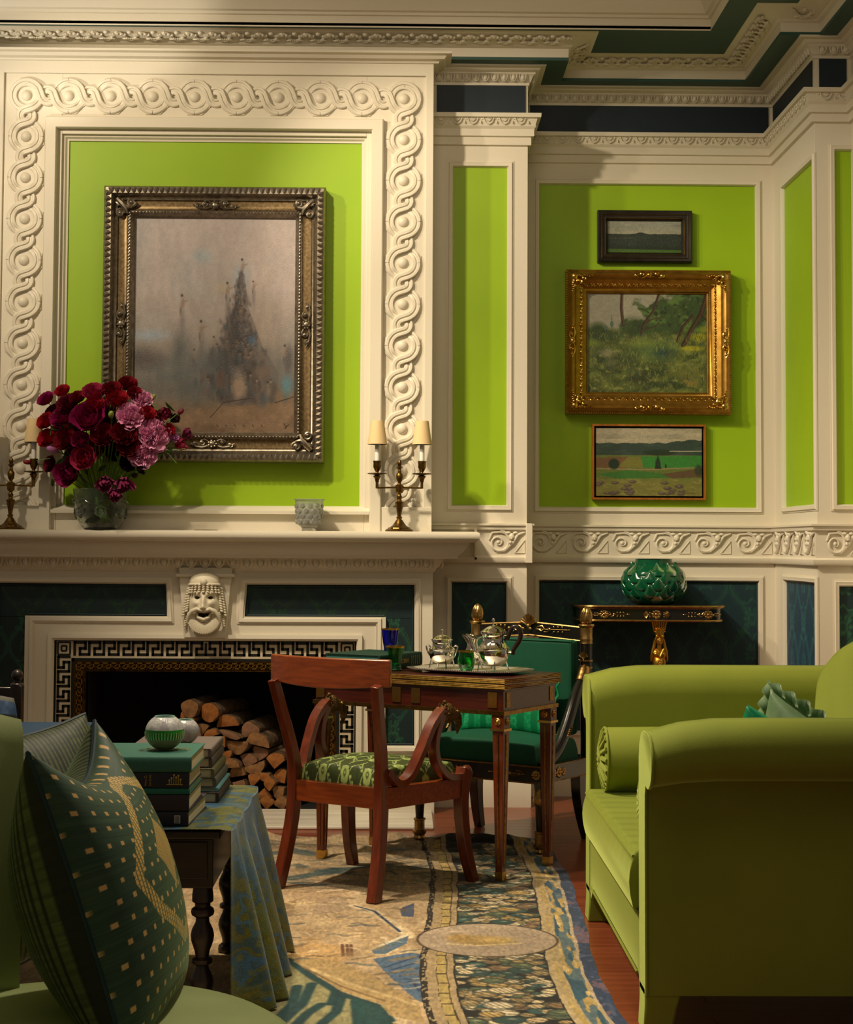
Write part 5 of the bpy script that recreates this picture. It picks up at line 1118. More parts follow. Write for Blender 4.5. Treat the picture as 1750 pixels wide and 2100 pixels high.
def cushion_pos(w0, w1, y0, y1, z0, z1, p=.32):
    def f(U, V):
        u = U*2-1; v = V*2-1
        # wrap the border down to form the sides
        bu = np.clip(np.abs(u), 0, 1); bv = np.clip(np.abs(v), 0, 1)
        s = lambda b: np.where(b < .8, b/.8*.93, .93+.07*np.sin((b-.8)/.2*PI/2))
        dr = lambda b: np.where(b < .8, 0, 1-np.cos((b-.8)/.2*PI/2))
        y = y0+(y1-y0)*(s(bv)*np.sign(v)*.5+.5); wd = w0+(w1-w0)*(y-y0)/(y1-y0); x = s(bu)*np.sign(u)*wd
        d = np.clip(np.maximum(dr(bu), dr(bv)), 0, 1); crown = (1-(u/1.0)**2)*(1-(v/1.0)**2)
        z = z0+(z1-z0)*((1-d)*(.62+.38*np.clip(crown, 0, 1)**.8)); return x, y, z
    return f
o = painted('seat_cushion', cushion_pos(.188, .248, -.172, .222, .388, .482), lambda U, V: brocade(U, V, .62, .56), 200, 180, SEATF, ch)
# ================================================================== black and gilt armchair
BLK = mat('ebonised_wood', '17140F', .22, coat=.5)
GLD = mat('gilt_bronze', 'C8A468', .3, 1, col2='8E6C38', nscale=50, nmix=.9)
EMV = mat('emerald_velvet', '03452F', .75, col2='055A3E', nscale=5, nmix=1, sheen=.8, sheencol='2FA884')
EMS = mat('emerald_silk', attr=True, rough=.38, sheen=.3, sheencol='40E0A0')
EM = T(.447, 7.448, 0) @ Rz(math.radians(-34.4))
def palmette(mb, M, s):
    M0 = mb.M; mb.M = M0 @ M
    for k in range(9):
        a = (k-4)*.33; mb.tube([(0, 0, 0), (.5*s*math.sin(a)*.5, -.05*s, .6*s*math.cos(a*.8)), (.62*s*math.sin(a), -.08*s, (.95-.06*abs(k-4))*s*math.cos(a*.75)+.1*s)], [.03*s, .06*s, .085*s], 6)
    for sg in (-1, 1): mb.blob((sg*.3*s, -.02, -.02*s), (.16*s, .08*s, .12*s), 8, 5)
    mb.blob((0, -.08*s, .12*s), (.14*s, .1*s, .2*s), 8, 6); mb.M = M0
def spray(mb, M, L, s):
    "a running gilt spray: scroll, stem, leaves, tip"
    M0 = mb.M; mb.M = M0 @ M
    mb.tube([(0, 0, 0), (L*.5, 0, 0), (L, 0, 0)], s*.09, 5)
    mb.tube([(0, 0, 0), (L*.06, 0, s*.5), (L*.2, 0, s*.7), (L*.27, 0, s*.1), (L*.18, 0, -s*.35), (L*.1, 0, 0)], s*.15, 6); mb.blob((L*.17, -.002, s*.12), s*.2, 8, 5)
    mb.tube([(L*.25, 0, -s*.5), (L*.36, 0, -s*.5), (L*.42, 0, 0), (L*.38, 0, s*.3)], s*.12, 6); mb.blob((L*.42, 0, 0), (s*.4, s*.2, s*.35), 8, 5)
    for k in range(3):
        x = L*(.55+.13*k)
        for sg in (-1, 1): mb.blob((x, 0, sg*s*.5), (s*.26, s*.12, s*.2), 6, 4, Ry(sg*.6))
    mb.blob((L, 0, 0), (s*.4, s*.14, s*.2), 6, 4); mb.M = M0
def rosette(mb, M, s):
    M0 = mb.M; mb.M = M0 @ M; mb.blob((0, 0, 0), (s*.35, s*.25, s*.35), 8, 6)
    for k in range(8): a = k*PI/4; mb.blob((s*.65*math.cos(a), 0, s*.65*math.sin(a)), (s*.33, s*.15, s*.33), 7, 5)
    mb.M = M0
ec = thing('gilt_armchair', 'black and gilt armchair in emerald velvet with spiral egg finials', 'chair', EM)
for x in (-.30, .30):
    mb = MB(); mb.lathe([(.001, 0.001), (.018, .002), (.026, .012), (.022, .022), (.030, .034), (.030, .042), (.022, .046), (.022, .085), (.026, .088), (.026, .094), (.018, .098)], 20, (x, -.21, 0)); g1 = mb; mb = MB()
    mb.lathe([(.024, .20), (.030, .215), (.027, .23), (.030, .29), (.001, .29)], 20, (x, -.21, 0), rib=(9, .08, .21, .28)); ft = mb
    q = MB(); q.lathe([(.017, .096), (.024, .20), (.030, .28), (.030, .30), (.001, .30)], 20, (x, -.21, 0)); lg = q.build('leg', BLK, ec); g1.build('gilt_foot', GLD, lg); ft.build('gilt_capital', GLD, lg)
for sg in (-1, 1):
    mb = MB(); mb.bar(smooth_path([(sg*.275, .245, 0), (sg*.268, .21, .10), (sg*.262, .19, .20), (sg*.26, .19, .30)]), lambda t: rectprof(.018+.006*t, .018+.012*t), (1, 0, 0)); mb.build('leg', BLK, ec, bevel=.002)
mb = MB(); mb.box(-.325, .325, -.235, .235, .290, .362); mb.build('seat_frame', BLK, ec, bevel=.004)
mb = MB()
for z in (.292, .360): mb.tube([(-.326, -.236, z), (.326, -.236, z), (.326, .236, z), (-.326, .236, z)], .0035, 6, True)
mb.build('gilt_edge', GLD, ec)
q = MB(); rosette(q, T(-.26, -.237, .326), .024); spray(q, T(-.21, -.237, .326), .17, .020); q.build('apron_mount', GLD, ec)
q = MB(); rosette(q, T(.295, -.237, .326), .022); q.build('apron_rosette', GLD, ec)
q = MB(); spray(q, T(.24, -.237, .326) @ Rz(PI), .17, .020); q.build('apron_mount', GLD, ec)
q = MB(); rosette(q, T(.327, -.10, .326) @ Rz(PI/2), .024); rosette(q, T(.327, -.06, .326) @ Rz(PI/2), .018); rosette(q, T(.327, -.14, .326) @ Rz(PI/2), .018); q.build('side_mount', GLD, ec)
for sg in (-1, 1):
    x = sg*.28; y = .225
    mb = MB(); mb.lathe([(.001, .30), (.026, .30), (.026, .90), (.001, .90)], 20, (x, y, 0)); ps = mb.build('back_post', BLK, ec)
    mb = MB(); mb.lathe([(.001, .845), (.030, .847), (.027, .855), (.029, .862), (.029, .868), (.027, .872), (.028, .915), (.031, .918), (.036, .924), (.034, .930), (.020, .932), (.001, .932)], 24, (x, y, 0)); mb.lathe([(.0265, .738), (.029, .740), (.029, .744), (.0265, .746)], 20, (x, y, 0)); mb.lathe([(.0265, .768), (.029, .770), (.029, .774), (.0265, .776)], 20, (x, y, 0))
    palmette(mb, T(x, y-.026, .776), .035); mb.build('gilt_collar', GLD, ps)
    mb = MB(); pr = [(.014, .930), (.022, .936), (.0255, .950), (.0255, .966), (.022, .984), (.014, .999), (.005, 1.006), (.001, 1.007)]
    rings = []
    for r, z in pr:
        for_k = []
        for k in range(36): a = 2*PI*k/36; for_k.append((x+r*(1+.07*math.cos(9*a-(z-.93)*110))*math.cos(a), y+r*(1+.07*math.cos(9*a-(z-.93)*110))*math.sin(a), z))
        rings.append(for_k)
    # resample for smooth spiral
    rr = []
    for i in range(len(pr)-1):
        for s_ in range(4):
            t_ = s_/4; r = pr[i][0]*(1-t_)+pr[i+1][0]*t_; z = pr[i][1]*(1-t_)+pr[i+1][1]*t_
            rr.append([(x+r*(1+.08*math.cos(9*(2*PI*k/54)-(z-.93)*95))*math.cos(2*PI*k/54), y+r*(1+.08*math.cos(9*(2*PI*k/54)-(z-.93)*95))*math.sin(2*PI*k/54), z) for k in range(54)])
    mb.loft(rr); mb.build('finial', GLD, ps)
    mb = MB(); mb.tube(smooth_path([(sg*.285, .205, .735), (sg*.292, .15, .68), (sg*.298, .075, .60), (sg*.302, .0, .50), (sg*.304, -.07, .42), (sg*.304, -.14, .375), (sg*.304, -.21, .362)], 6), [.020+.006*math.sin(k*.09) for k in range(37)], 12); am = mb.build('arm', BLK, ec)
    mb = MB(); mb.tube(smooth_path([(sg*.285, .208, .755), (sg*.287, .190, .725), (sg*.292, .15, .682)]), [.008, .012, .016, .02, .023, .026, .027, .028, .028, .028, .028, .027, .026, .026, .025, .024, .024], 12)
    mb.build('gilt_leaf', GLD, am); mb = MB()
    for k in range(4): mb.tube([(sg*.302+.028*math.cos(a*.5), .0+.022*math.sin(a*.5)-.006*k, .50+.02*math.sin(a*.5)*0-.008*k+.012*math.sin(a*.5)) for a in range(13)], .004, 6)
    mb.build('gilt_wrap', GLD, am)
mb = MB(); mb.bar([(-.26, .225, .888), (0, .232, .905), (.26, .225, .888)], [(-.030, -.014), (.026, -.014), (.026, .014), (-.030, .014)], (0, 0, 1)); cr = mb.build('crest_rail', BLK, ec, bevel=.002)
mb = MB()
for dz in (-.031, .027): mb.tube([(-.262, .214, .888+dz), (0, .220, .905+dz), (.262, .214, .888+dz)], .0045, 6); mb.tube([(-.262, .212, .888+dz), (0, .218, .905+dz), (.262, .212, .888+dz)], .003, 6)
mb.build('gilt_edge', GLD, cr)
mb = MB(); palmette(mb, T(0, .208, .905), .062); mb.build('palmette', GLD, cr)
for sg in (-1, 1): mb = MB(); spray(mb, T(sg*.035, .210, .902) @ (ID if sg > 0 else Rz(PI)), .165, .022); mb.build('gilt_spray', GLD, cr)
def pillow_pos(hx_, hz_, th, M, sag=0, pinch=.06, thb=None):
    "closed pillow: V 0..1 wraps front then back"
    M = np.array(M)
    def f(U, V):
        s = np.where(V < .5, V*2, (1-V)*2); sg = np.where(V < .5, -1, 1); u = U*2-1; v = s*2-1
        x = hx_*u*(1-pinch*(1-v*v)*0-pinch*np.cos(v*PI/2)*0+pinch*(v*v-.5)*np.abs(u)); z = hz_*v*(1+pinch*(u*u-.5)*np.abs(v))
        p = np.clip((1-u**2), 0, 1)**.45*np.clip((1-v**2), 0, 1)**.45; y = np.where(sg < 0, -th, thb or th)*p+.002*sg
        z = z-sag*(1-u*u)*np.clip(v, 0, 1); P = np.stack([x, y, z, np.ones_like(x)], -1) @ M.T
        return P[..., 0], P[..., 1], P[..., 2]
    return f
vel = lambda name, M, hx_, hz_, th, m, parent: painted(name, pillow_pos(hx_, hz_, th, M), lambda U, V: np.zeros(U.shape+(3,)), 60, 80, m, parent)
mb = MB(); mb.box(-.248, .248, .150, .215, .45, .862); o = mb.build('back_cushion', EMV, ec, bevel=.018, seg=4)
mb = MB(); mb.tube([(-.245, .152, .46), (.245, .152, .46), (.245, .152, .856), (-.245, .152, .856)], .005, 6, True); mb.build('cushion_piping', EMV, o)
painted('seat_cushion', cushion_pos(.285, .275, -.225, .16, .360, .478), lambda U, V: np.zeros(U.shape+(3,)), 60, 50, EMV, ec)
def silk(U, V):
    X, Y = U*.46, V*.5; c = Cv(X, Y, '067A4A'); st = (X/.065) % 1.0; c.blend((np.abs(st-.5) < .25)*.55, '0EA060'); c.blend(((vnoise(X*260, Y*260, 3) > .55) & (np.abs(st-.5) < .25))*.5, '35B880')
    xx = ((X/.13) % 1.0)-.5+.25; yy = ((Y/.09) % 1.0)-.5; d = Cv(xx, yy, '000000')
    for k in range(8): a = k*PI/4; m = np.clip(1-np.sqrt((xx-.11*math.cos(a)*.75)**2+((yy-.16*math.sin(a)))**2)/.05, 0, 1)*2; c.blend(m*.5, '4FC08C')
    return c.out()
sp = thing('silk_cushion', 'striped emerald silk cushion on the seat of the gilt armchair', 'cushion', EM @ T(0, .04, .58) @ Rx(-.30))
painted('cushion_body', pillow_pos(.225, .125, .055, ID), silk, 90, 100, EMS, sp)
mb = MB(); 
for s_ in (-1, 1):
    P = [(-.225+.45*k/30, .006*math.sin(k*1.7), s_*(.128+.006*math.sin(k*2.3))) for k in range(31)]; mb.tube(P, .006, 6)
    P = [(s_*(.228+.005*math.sin(k*2)), .006*math.sin(k*1.4), -.125+.25*k/14) for k in range(15)]; mb.tube(P, .006, 6)
mb.build('ruffle', mat('emerald_ruffle', '0A8A54', .4), sp)
# ================================================================== console table and vase
cs = thing('console_table', 'black and gilt wall console on a gold caryatid support', 'console table', T(1.245, 8.62, 0))
x0, x1, yf, yb, r_ = -.36, .36, -.12, .135, .10
outl = [(x0, yb)]+[(x0+r_-r_*math.cos(a), yf+r_-r_*math.sin(a)) for a in [k*PI/16 for k in range(9)]]+[(x1-r_+r_*math.sin(a), yf+r_-r_*math.cos(a)) for a in [k*PI/16 for k in range(9)]]+[(x1, yb)]
def inset(o, d): return [(x*(1-d/.36), y*(1-d/.12) if y < 0 else y) for x, y in o]
mb = MB(); mb.prismz(outl, .900, .966); mb.build('frieze', BLK, cs, bevel=.001)
mb = MB(); mb.prismz(inset(outl, -.012), .966, .978); mb.build('top', BLK, cs, bevel=.001)
mb = MB()
for z, d, r in ((.972, -.014, .0065), (.964, -.004, .004), (.902, -.004, .006)): mb.tube([(x, y, z) for x, y in inset(outl, d)], r, 6)
mb.build('gilt_edge', GLD, cs)
q = MB(); rosette(q, T(.02, -.122, .933), .026); q.build('centre_rosette', GLD, cs)
for x, sg in ((.072, 1), (-.032, -1)): q = MB(); palmette(q, T(x-(.016*sg), -.122, .933) @ Ry(sg*PI/2), .030); q.build('gilt_palmette', GLD, cs)
for x, sg in ((-.24, 1), (.28, -1)):
    q = MB(); rosette(q, T(x, -.122, .933), .024); spray(q, T(x, -.122, .933) @ (ID if sg > 0 else Rz(PI)), .12, .018); spray(q, T(x, -.122, .933) @ (Rz(PI) if sg > 0 else ID), .06, .012); q.build('gilt_spray', GLD, cs)
mb = MB(M=T(.038, -.085, 0)); GLDF = mat('gilt_figure', 'C9973C', .34, 1)
mb.lathe([(.001, .50), (.040, .50), (.044, .56), (.030, .64), (.030, .68), (.001, .68)], 4); mb.lathe([(.001, .0), (.05, .0), (.05, .05), (.03, .07), (.022, .1), (.030, .5), (.001, .5)], 4); mb.M = mb.M
fig = mb.build('herm_shaft', BLK, cs)
mb = MB(M=T(.038, -.095, 0))
mb.blob((0, .01, .735), (.040, .026, .034), 16, 10); mb.blob((-.018, -.012, .735), (.014, .012, .014), 10, 8); mb.blob((.018, -.012, .735), (.014, .012, .014), 10, 8); mb.lathe([(.034, .68), (.036, .70), (.030, .715)], 16, (0, .008, 0)); rosette(mb, T(0, -.026, .695), .016)
mb.lathe([(.014, .74), (.012, .775), (.014, .79)], 12); mb.blob((0, -.002, .803), (.0185, .020, .026), 16, 12); mb.blob((0, -.021, .801), (.0035, .005, .007), 8, 6); mb.blob((0, -.018, .790), (.006, .004, .002), 8, 4); mb.blob((-.007, -.017, .807), (.004, .003, .002), 8, 4); mb.blob((.007, -.017, .807), (.004, .003, .002), 8, 4)
for sg in (-1, 1):
    mb.tube([(0, -.014, .826), (sg*.014, -.010, .818), (sg*.022, 0, .800), (sg*.026, .002, .775), (sg*.034, .0, .748), (sg*.038, .004, .72), (sg*.040, .006, .70)], [.006, .007, .008, .009, .009, .008, .004], 8); mb.tube([(sg*.02, -.012, .76), (sg*.01, -.02, .742), (0, -.022, .722)], .005, 6)
palmette(mb, T(0, -.004, .826), .048); mb.lathe([(.020, .826), (.024, .832), (.022, .845), (.026, .86), (.001, .862)], 16)
for k in range(-3, 4): mb.tube([(k*.008, .006, .845), (k*.011, .004, .885), (k*.012, 0, .898)], .005, 6)
mb.build('caryatid', GLDF, cs, smooth=60)
VGR = mat('emerald_vase_glass', '067048', .18, trans=.55, ior=1.45, coat=.3)
vs = thing('lotus_vase', 'round emerald glass vase moulded with overlapping lotus petals', 'vase', T(1.268, 8.61, .9785))
mb = MB(); mb.lathe([(.001, 0), (.070, 0), (.105, .012), (.140, .045), (.155, .085), (.156, .125), (.142, .165), (.115, .192), (.094, .202), (.092, .228), (.097, .230), (.088, .230), (.086, .202), (.13, .15), (.14, .09), (.12, .04), (.001, .02)], 48); mb.build('vase_body', VGR, vs)
mb = MB()
def sr(z): 
    pr = [(0, .085), (.012, .108), (.045, .142), (.085, .157), (.125, .158), (.165, .144), (.192, .117), (.205, .1)]
    for (a, b), (c, d) in zip(pr[:-1], pr[1:]):
        if z <= c: return b+(d-b)*(z-a)/(c-a)
    return .1
for row in range(5):
    zc = .016+row*.036
    for k in range(12):
        a0 = (k+.5*(row % 2))*2*PI/12; hw = PI/12*1.04; hgt = .066
        def f(u, v):
            uu = u*2-1; wd = math.sqrt(max(0, 1-v**1.8)); a = a0+uu*hw*wd; z = zc+hgt*(1-v)-.012
            z = zc-.012+hgt*v; wd = (1-v)**.75 if v > .35 else 1*(.8+.2*min(1, v/.35)); a = a0+uu*hw*wd
            r = sr(min(max(z, 0), .2))+.001+.009*(1-uu*uu*.9)*(.45+.55*math.sin(min(1, v*1.1)*PI/2)); return (r*math.cos(a), r*math.sin(a), max(z, .002))
        mb.grid(f, 9, 10)
mb.build('lotus_petals', VGR, vs, smooth=75)
# ================================================================== tapestry rug
RUGM = mat('tapestry', attr=True, rough=.9, bump=.7, bscale=420, sheen=.15)
RX0, RX1, RY0, RY1 = -1.25, .66, 3.0, 7.49
_ry = [4.0, 4.6, 4.81, 5.13, 5.93, 6.71, 7.19, 7.49]; _rx = [.62, .612, .598, .588, .628, .652, .627, .612]
def rug_pos(U, V):
    Y = RY0+(RY1-RY0)*V; xe = np.interp(Y, _ry, _rx)+.003*np.sin(Y*9)+.002*np.sin(Y*17); X = RX0+(xe-RX0)*U
    k = np.clip((Y-6.75)/.5, 0, 1); n = fbm(X*3.0+2, Y*5, 31, 4); rip = np.clip((n-.42)*3, 0, 1)*.050*k+.012*np.clip(np.sin(Y*16+X*5+3*n), 0, 1)*np.clip((Y-6.3)/.6, 0, 1)
    z = .004+rip+.004*fbm(X*4, Y*6, 8)*(1-k); ed = np.clip((1-U)*16, 0, 1)*.8+.2
    legs = [(-.429, 6.379), (-.082, 6.126), (.24, 6.515), (-.22, 6.842), (.388, 6.498), (.596, 6.833), (-.354, 6.976), (-.137, 7.317), (.084, 7.441), (.583, 7.10)]
    for lx, ly in legs: z = .003+(z-.003)*np.clip((np.hypot(X-lx, Y-ly)-.035)/.09, 0, 1)
    return X+.010*k*(n-.5), Y+.03*k*(vnoise(X*5, X*0, 3)-.5)*V, z*ed
def rug_col(U, V):
    X, Y, Z = rug_pos(U, V); Y = RY0+(RY1-RY0)*V
    xe = np.interp(Y, _ry, _rx); R = xe-X; wob = .008*(vnoise(Y*9, X*0, 5)-.5); R = R+wob
    c = Cv(X, Y, 'B49A78'); rnd = random.Random(12)
    def w(px, py): p = atZ(px, py, .004); return (p.x, p.y)
    def P(l): return [w(a, b) for a, b in l]
    def foliage(m, n, cols, s0, s1, xa, xb, ya, yb, seed):
        r = random.Random(seed)
        for k in range(n):
            x, y = r.uniform(xa, xb), r.uniform(ya, yb); a = r.uniform(-.6, .6); c.ell(x, y, r.uniform(s0, s1), r.uniform(s0, s1)*.55, r.choice(cols), .85*m, .4, a)
    # centre field: pale figures and drapery
    c.blend(np.clip(fbm(X*5, Y*2.2, 4)*3-1.2, 0, 1)*.7, 'C6AE88'); c.blend(np.clip(fbm(X*9, Y*3, 14)*3-1.5, 0, 1)*.6, '8C7455'); c.blend(np.clip(fbm(X*12, Y*5, 24)*3.2-1.7, 0, 1)*.7, 'DCC6A0')
    far = (Y > 6.35)*1.; c.blend(far*np.clip(fbm(X*6, Y*9, 7)*3-1.2, 0, 1)*.7, '6A5A44'); c.blend(far*np.clip(fbm(X*10, Y*16, 17)*4-2.2, 0, 1)*.8, '3C4A4C'); c.blend(far*np.clip(fbm(X*14, Y*22, 27)*4-2.3, 0, 1)*.8, 'C0AE90')
    c.line(P([(548, 1808), (610, 1800), (680, 1790), (740, 1780), (790, 1775)]), .05, '24404A', .7); c.line(P([(545, 1752), (600, 1745), (640, 1752)]), .05, '2C4A54', .6)
    c.poly(P([(560, 1860), (610, 1845), (600, 1880), (560, 1890)]), '7A6040', .6); c.line(P([(548, 1840), (600, 1855), (660, 1850)]), .012, 'D8BE8A', .8)
    c.poly(P([(650, 1845), (700, 1835), (730, 1865), (640, 1880)]), '9C8672', .5)
    for k in range(26): x = rnd.uniform(560, 860); y = rnd.uniform(1875, 1945); c.line(P([(x, y), (x+rnd.uniform(15, 60), y+rnd.uniform(-5, 5))]), .006, rnd.choice(['8E6C42', 'D9C090', 'A8854E', '6E5434']), .7)
    c.poly(P([(575, 1950), (640, 1935), (700, 1940), (725, 1960), (690, 1978), (610, 1975)]), 'C29C64', .7)
    for x in (702, 712, 720): c.line(P([(x, 1938), (x+2, 1962)]), .007, '5C3A28', .9)
    c.line(P([(725, 1858), (770, 1872), (812, 1900), (840, 1922)]), .03, 'DCC8A4', .9); c.line(P([(728, 1858), (768, 1870), (800, 1895), (820, 1912)]), .008, '24365A')
    c.poly(P([(820, 1865), (850, 1852), (848, 1882), (824, 1880)]), '3B4A70', .85); c.poly(P([(762, 1950), (800, 1935), (838, 1920), (835, 1935), (790, 1958), (768, 1958)]), '4C6A86', .9); c.line(P([(770, 1944), (810, 1928), (830, 1920)]), .010, 'D8D2BC')
    c.poly(P([(765, 1968), (845, 1955), (870, 1960), (872, 2060), (850, 2050), (810, 2015), (785, 1990)]), '4C6684', .95)
    for k in range(7): c.line(P([(790+10*k, 1985+6*k), (860, 1962+12*k)]), .006, '26365A', .8)
    for k in range(150):
        x = rnd.uniform(520, 860); y = rnd.uniform(1735, 2080)**1.0; L_ = rnd.uniform(10, 55); h_ = rnd.uniform(-7, 7); pts = P([(x, y), (x+L_*.35, y+h_*.2-2), (x+L_*.7, y+h_*.6), (x+L_, y+h_)]); c.line(pts, rnd.uniform(.004, .016), rnd.choice(['8C7450', '6C5A40', 'DCC8A2', 'C8AE7E', '4C5A5C', 'A88C62', '3A4650', 'E4D4B4']), rnd.uniform(.35, .75))
    for k in range(14): x = rnd.uniform(560, 830); y = rnd.uniform(1850, 1960); cx_, cy_ = w(x, y); c.ell(cx_, cy_, .05, .07, rnd.choice(['D8C29A', 'B8965E', '9C8460', 'CDB48C']), .45, .8, rnd.uniform(-.5, .5))
    # near blue-green mantle
    c.poly(P([(556, 1975), (575, 1962), (600, 1970), (660, 2015), (720, 2050), (780, 2068), (800, 2095), (900, 2140), (540, 2300), (500, 2150)]), '8A855E', .95)
    for a in ([(590, 1968), (640, 2005), (700, 2040), (780, 2066), (800, 2095)], [(700, 2045), (690, 2075), (650, 2110)], [(640, 2020), (620, 2060), (575, 2100)], [(610, 2025), (600, 2060), (570, 2090)], [(575, 1985), (565, 2010), (556, 2030)], [(730, 2055), (735, 2100), (760, 2150)], [(690, 2035), (680, 2060)], [(660, 2060), (630, 2080), (600, 2110)]): c.line(P(a), .020, '17383C', .95)
    c.poly(P([(720, 2048), (785, 2068), (805, 2100), (830, 2150), (745, 2140), (725, 2080)]), '1E4444', .95)
    c.poly(P([(600, 1972), (650, 1965), (700, 1975), (760, 2000), (860, 2062), (870, 2100), (800, 2085), (780, 2062), (700, 2035)]), 'A48A5C', .85); c.line(P([(640, 1990), (720, 2020), (800, 2045), (850, 2062)]), .012, 'C8B080', .8); c.line(P([(620, 1985), (700, 2025), (790, 2055)]), .006, '6E5434', .8)
    c.blend((R > .555)*(R < .60)*0., 'FFFFFF')
    # border bands measured from the right edge
    b = lambda r0, r1: (R > r0)*(R < r1)*1.
    tex = np.clip(vnoise(X*220, Y*60, 3)*1.2-.1, 0, 1)
    c.blend(b(-1, .535), '241E18'); m = b(.15, .43)
    cols = ['CDB488', '9C865C', 'E2CDA2', '2A4A4A', '5A6A50', '86694A', 'B8985C', 'D8C8A8', '35605E']
    c.blend(m, '1E1C18')
    r = random.Random(77)
    for k in range(700):
        y = r.uniform(4.0, 7.2); xe_ = float(np.interp(y, _ry, _rx)); x = xe_-r.uniform(.155, .425); a = r.uniform(-.5, .5); L = r.uniform(.014, .050); s = np.abs(Y-y) < .07
        if not s.any(): continue
        j = np.where(s.any(axis=1))[0]; sl = slice(j[0], j[-1]+1); d = Cv.__new__(Cv); d.X = X[sl]; d.Y = Y[sl]; d.a = c.a[sl].copy(); mm = m[sl]
        a0 = d.a.copy(); cc = r.choice(cols); d.ell(x, y, L*1.08, L*.95, '17262A', .9, .2, a); q_ = d.a.copy(); d.ell(x, y, L, L*.82, cc, .97, .25, a); ch_ = np.abs(d.a-q_).sum(-1) > 8; d.blend(ch_*(np.sin((d.X*math.cos(a*3)*.6+d.Y*.35+x)*620) > .35)*.55, '3E3A2A'); d.ell(x+L*.2, y+L*.2, L*.4, L*.25, 'E8D6AE', .5, .8, a); c.a[sl] = a0*(1-mm[..., None])+d.a*mm[..., None]
    c.blend(b(.43, .455), 'A8926E'); c.blend(b(.455, .485), 'B09A5E'); c.blend(((Y*9) % 1 < .12)*b(.455, .485), '4A3A20'); c.blend(b(.452, .456)+b(.484, .488), '4A3A24'); c.blend(b(.485, .515), 'A8926E')
    c.blend(b(.515, .532), '2A211A'); c.blend(b(.515, .532)*(vnoise(X*160, Y*60, 9) > .68), '9A8A6C')
    c.blend(b(.428, .433)+b(.146, .152), '2A211A')
    c.blend(b(.102, .147), 'B4A07A'); c.blend(b(.112, .130)*np.clip(fbm(X*6, Y*3, 3)*2-.5, 0, 1), 'B4984A')
    m = b(.052, .104); c.blend(m, '5A7078'); q = vnoise(X*60, Y*11, 6); c.blend(m*(q > .42), 'B49A5C'); c.blend(m*(vnoise(X*70+9, Y*9, 16) > .62), '34566A'); c.blend(m*(q > .75), 'CDB47C')
    c.blend(b(.042, .053), 'B8A68A'); m = b(-1, .042); c.blend(m, '30405E'); c.blend(m*(fbm(X*8, Y*7, 66) > .56), '6A5664'); c.blend(m*(vnoise(X*60, Y*30, 61) > .72)*.7, '56607C')
    # oval cartouche in the border
    cx, cy = w(1000, 1928); c.ell(cx, cy, .232, .235, '3A2C20', 1, .03); c.ell(cx, cy, .225, .228, 'A89682', 1, .03); c.blend(np.clip(fbm(X*16, Y*10, 12)*3-1.4, 0, 1)*(((X-cx)/.22)**2+((Y-cy)/.22)**2 < 1)*.5, 'C2AE98')
    c.ell(cx-.02, cy-.01, .13, .085, 'A88A52', .9, .5, -.2); c.ell(cx+.03, cy+.0, .08, .05, 'C2A66A', .9, .5); c.ell(cx-.09, cy+.02, .05, .08, 'A0824A', .7, .5); c.line([(cx-.13, cy-.06), (cx-.03, cy-.08), (cx+.1, cy-.05)], .010, 'CDB888')
    c.mod(.84+.46*vnoise(X*130, Y*45, 33)*.5+.26*tex*.5); c.mod(.88+.3*fbm(X*3, Y*3, 41)); c.a = c.a*np.array([1.02, 1.0, .97])
    return c.out()
o = painted('tapestry_rug', rug_pos, rug_col, 600, 760, RUGM)
tag(o, 'old tapestry rug with faded figures, leafy border and blue edge, rumpled at the back', 'rug')
# ================================================================== lime velvet settee
VEL = mat('lime_velvet', '76801E', .8, col2='848E28', nscale=3, nmix=.8, sheen=1.0, sheencol='E2F28A', bump=.06, bscale=300)
sf = thing('settee', 'lime green velvet settee with scrolled arms and a high camel back', 'sofa', T(.64, 5.2, 0))
SX = .64
def armsec(sg, yi, top):
    "section (Y, z) of the arm, sg=-1 rolls toward the camera; yi inner face"
    o_ = []; cy, cz, r = yi+sg*.155, top-.080, .080
    o_.append((yi, .10)); o_.append((yi, .30)); o_.append((yi, .55)); o_.append((yi, top-.09)); o_.append((yi+sg*.012, top-.045)); o_.append((yi+sg*.045, top-.012)); o_.append((yi+sg*.10, top-.001))
    for k in range(11): a = PI/2-k*PI*1.12/10; o_.append((cy+sg*r*math.cos(a), cz+r*math.sin(a)))
    o_.append((yi+sg*.110, cz-.105)); o_.append((yi+sg*.108, .5)); o_.append((yi+sg*.112, .28)); o_.append((yi+sg*.115, .10)); return o_
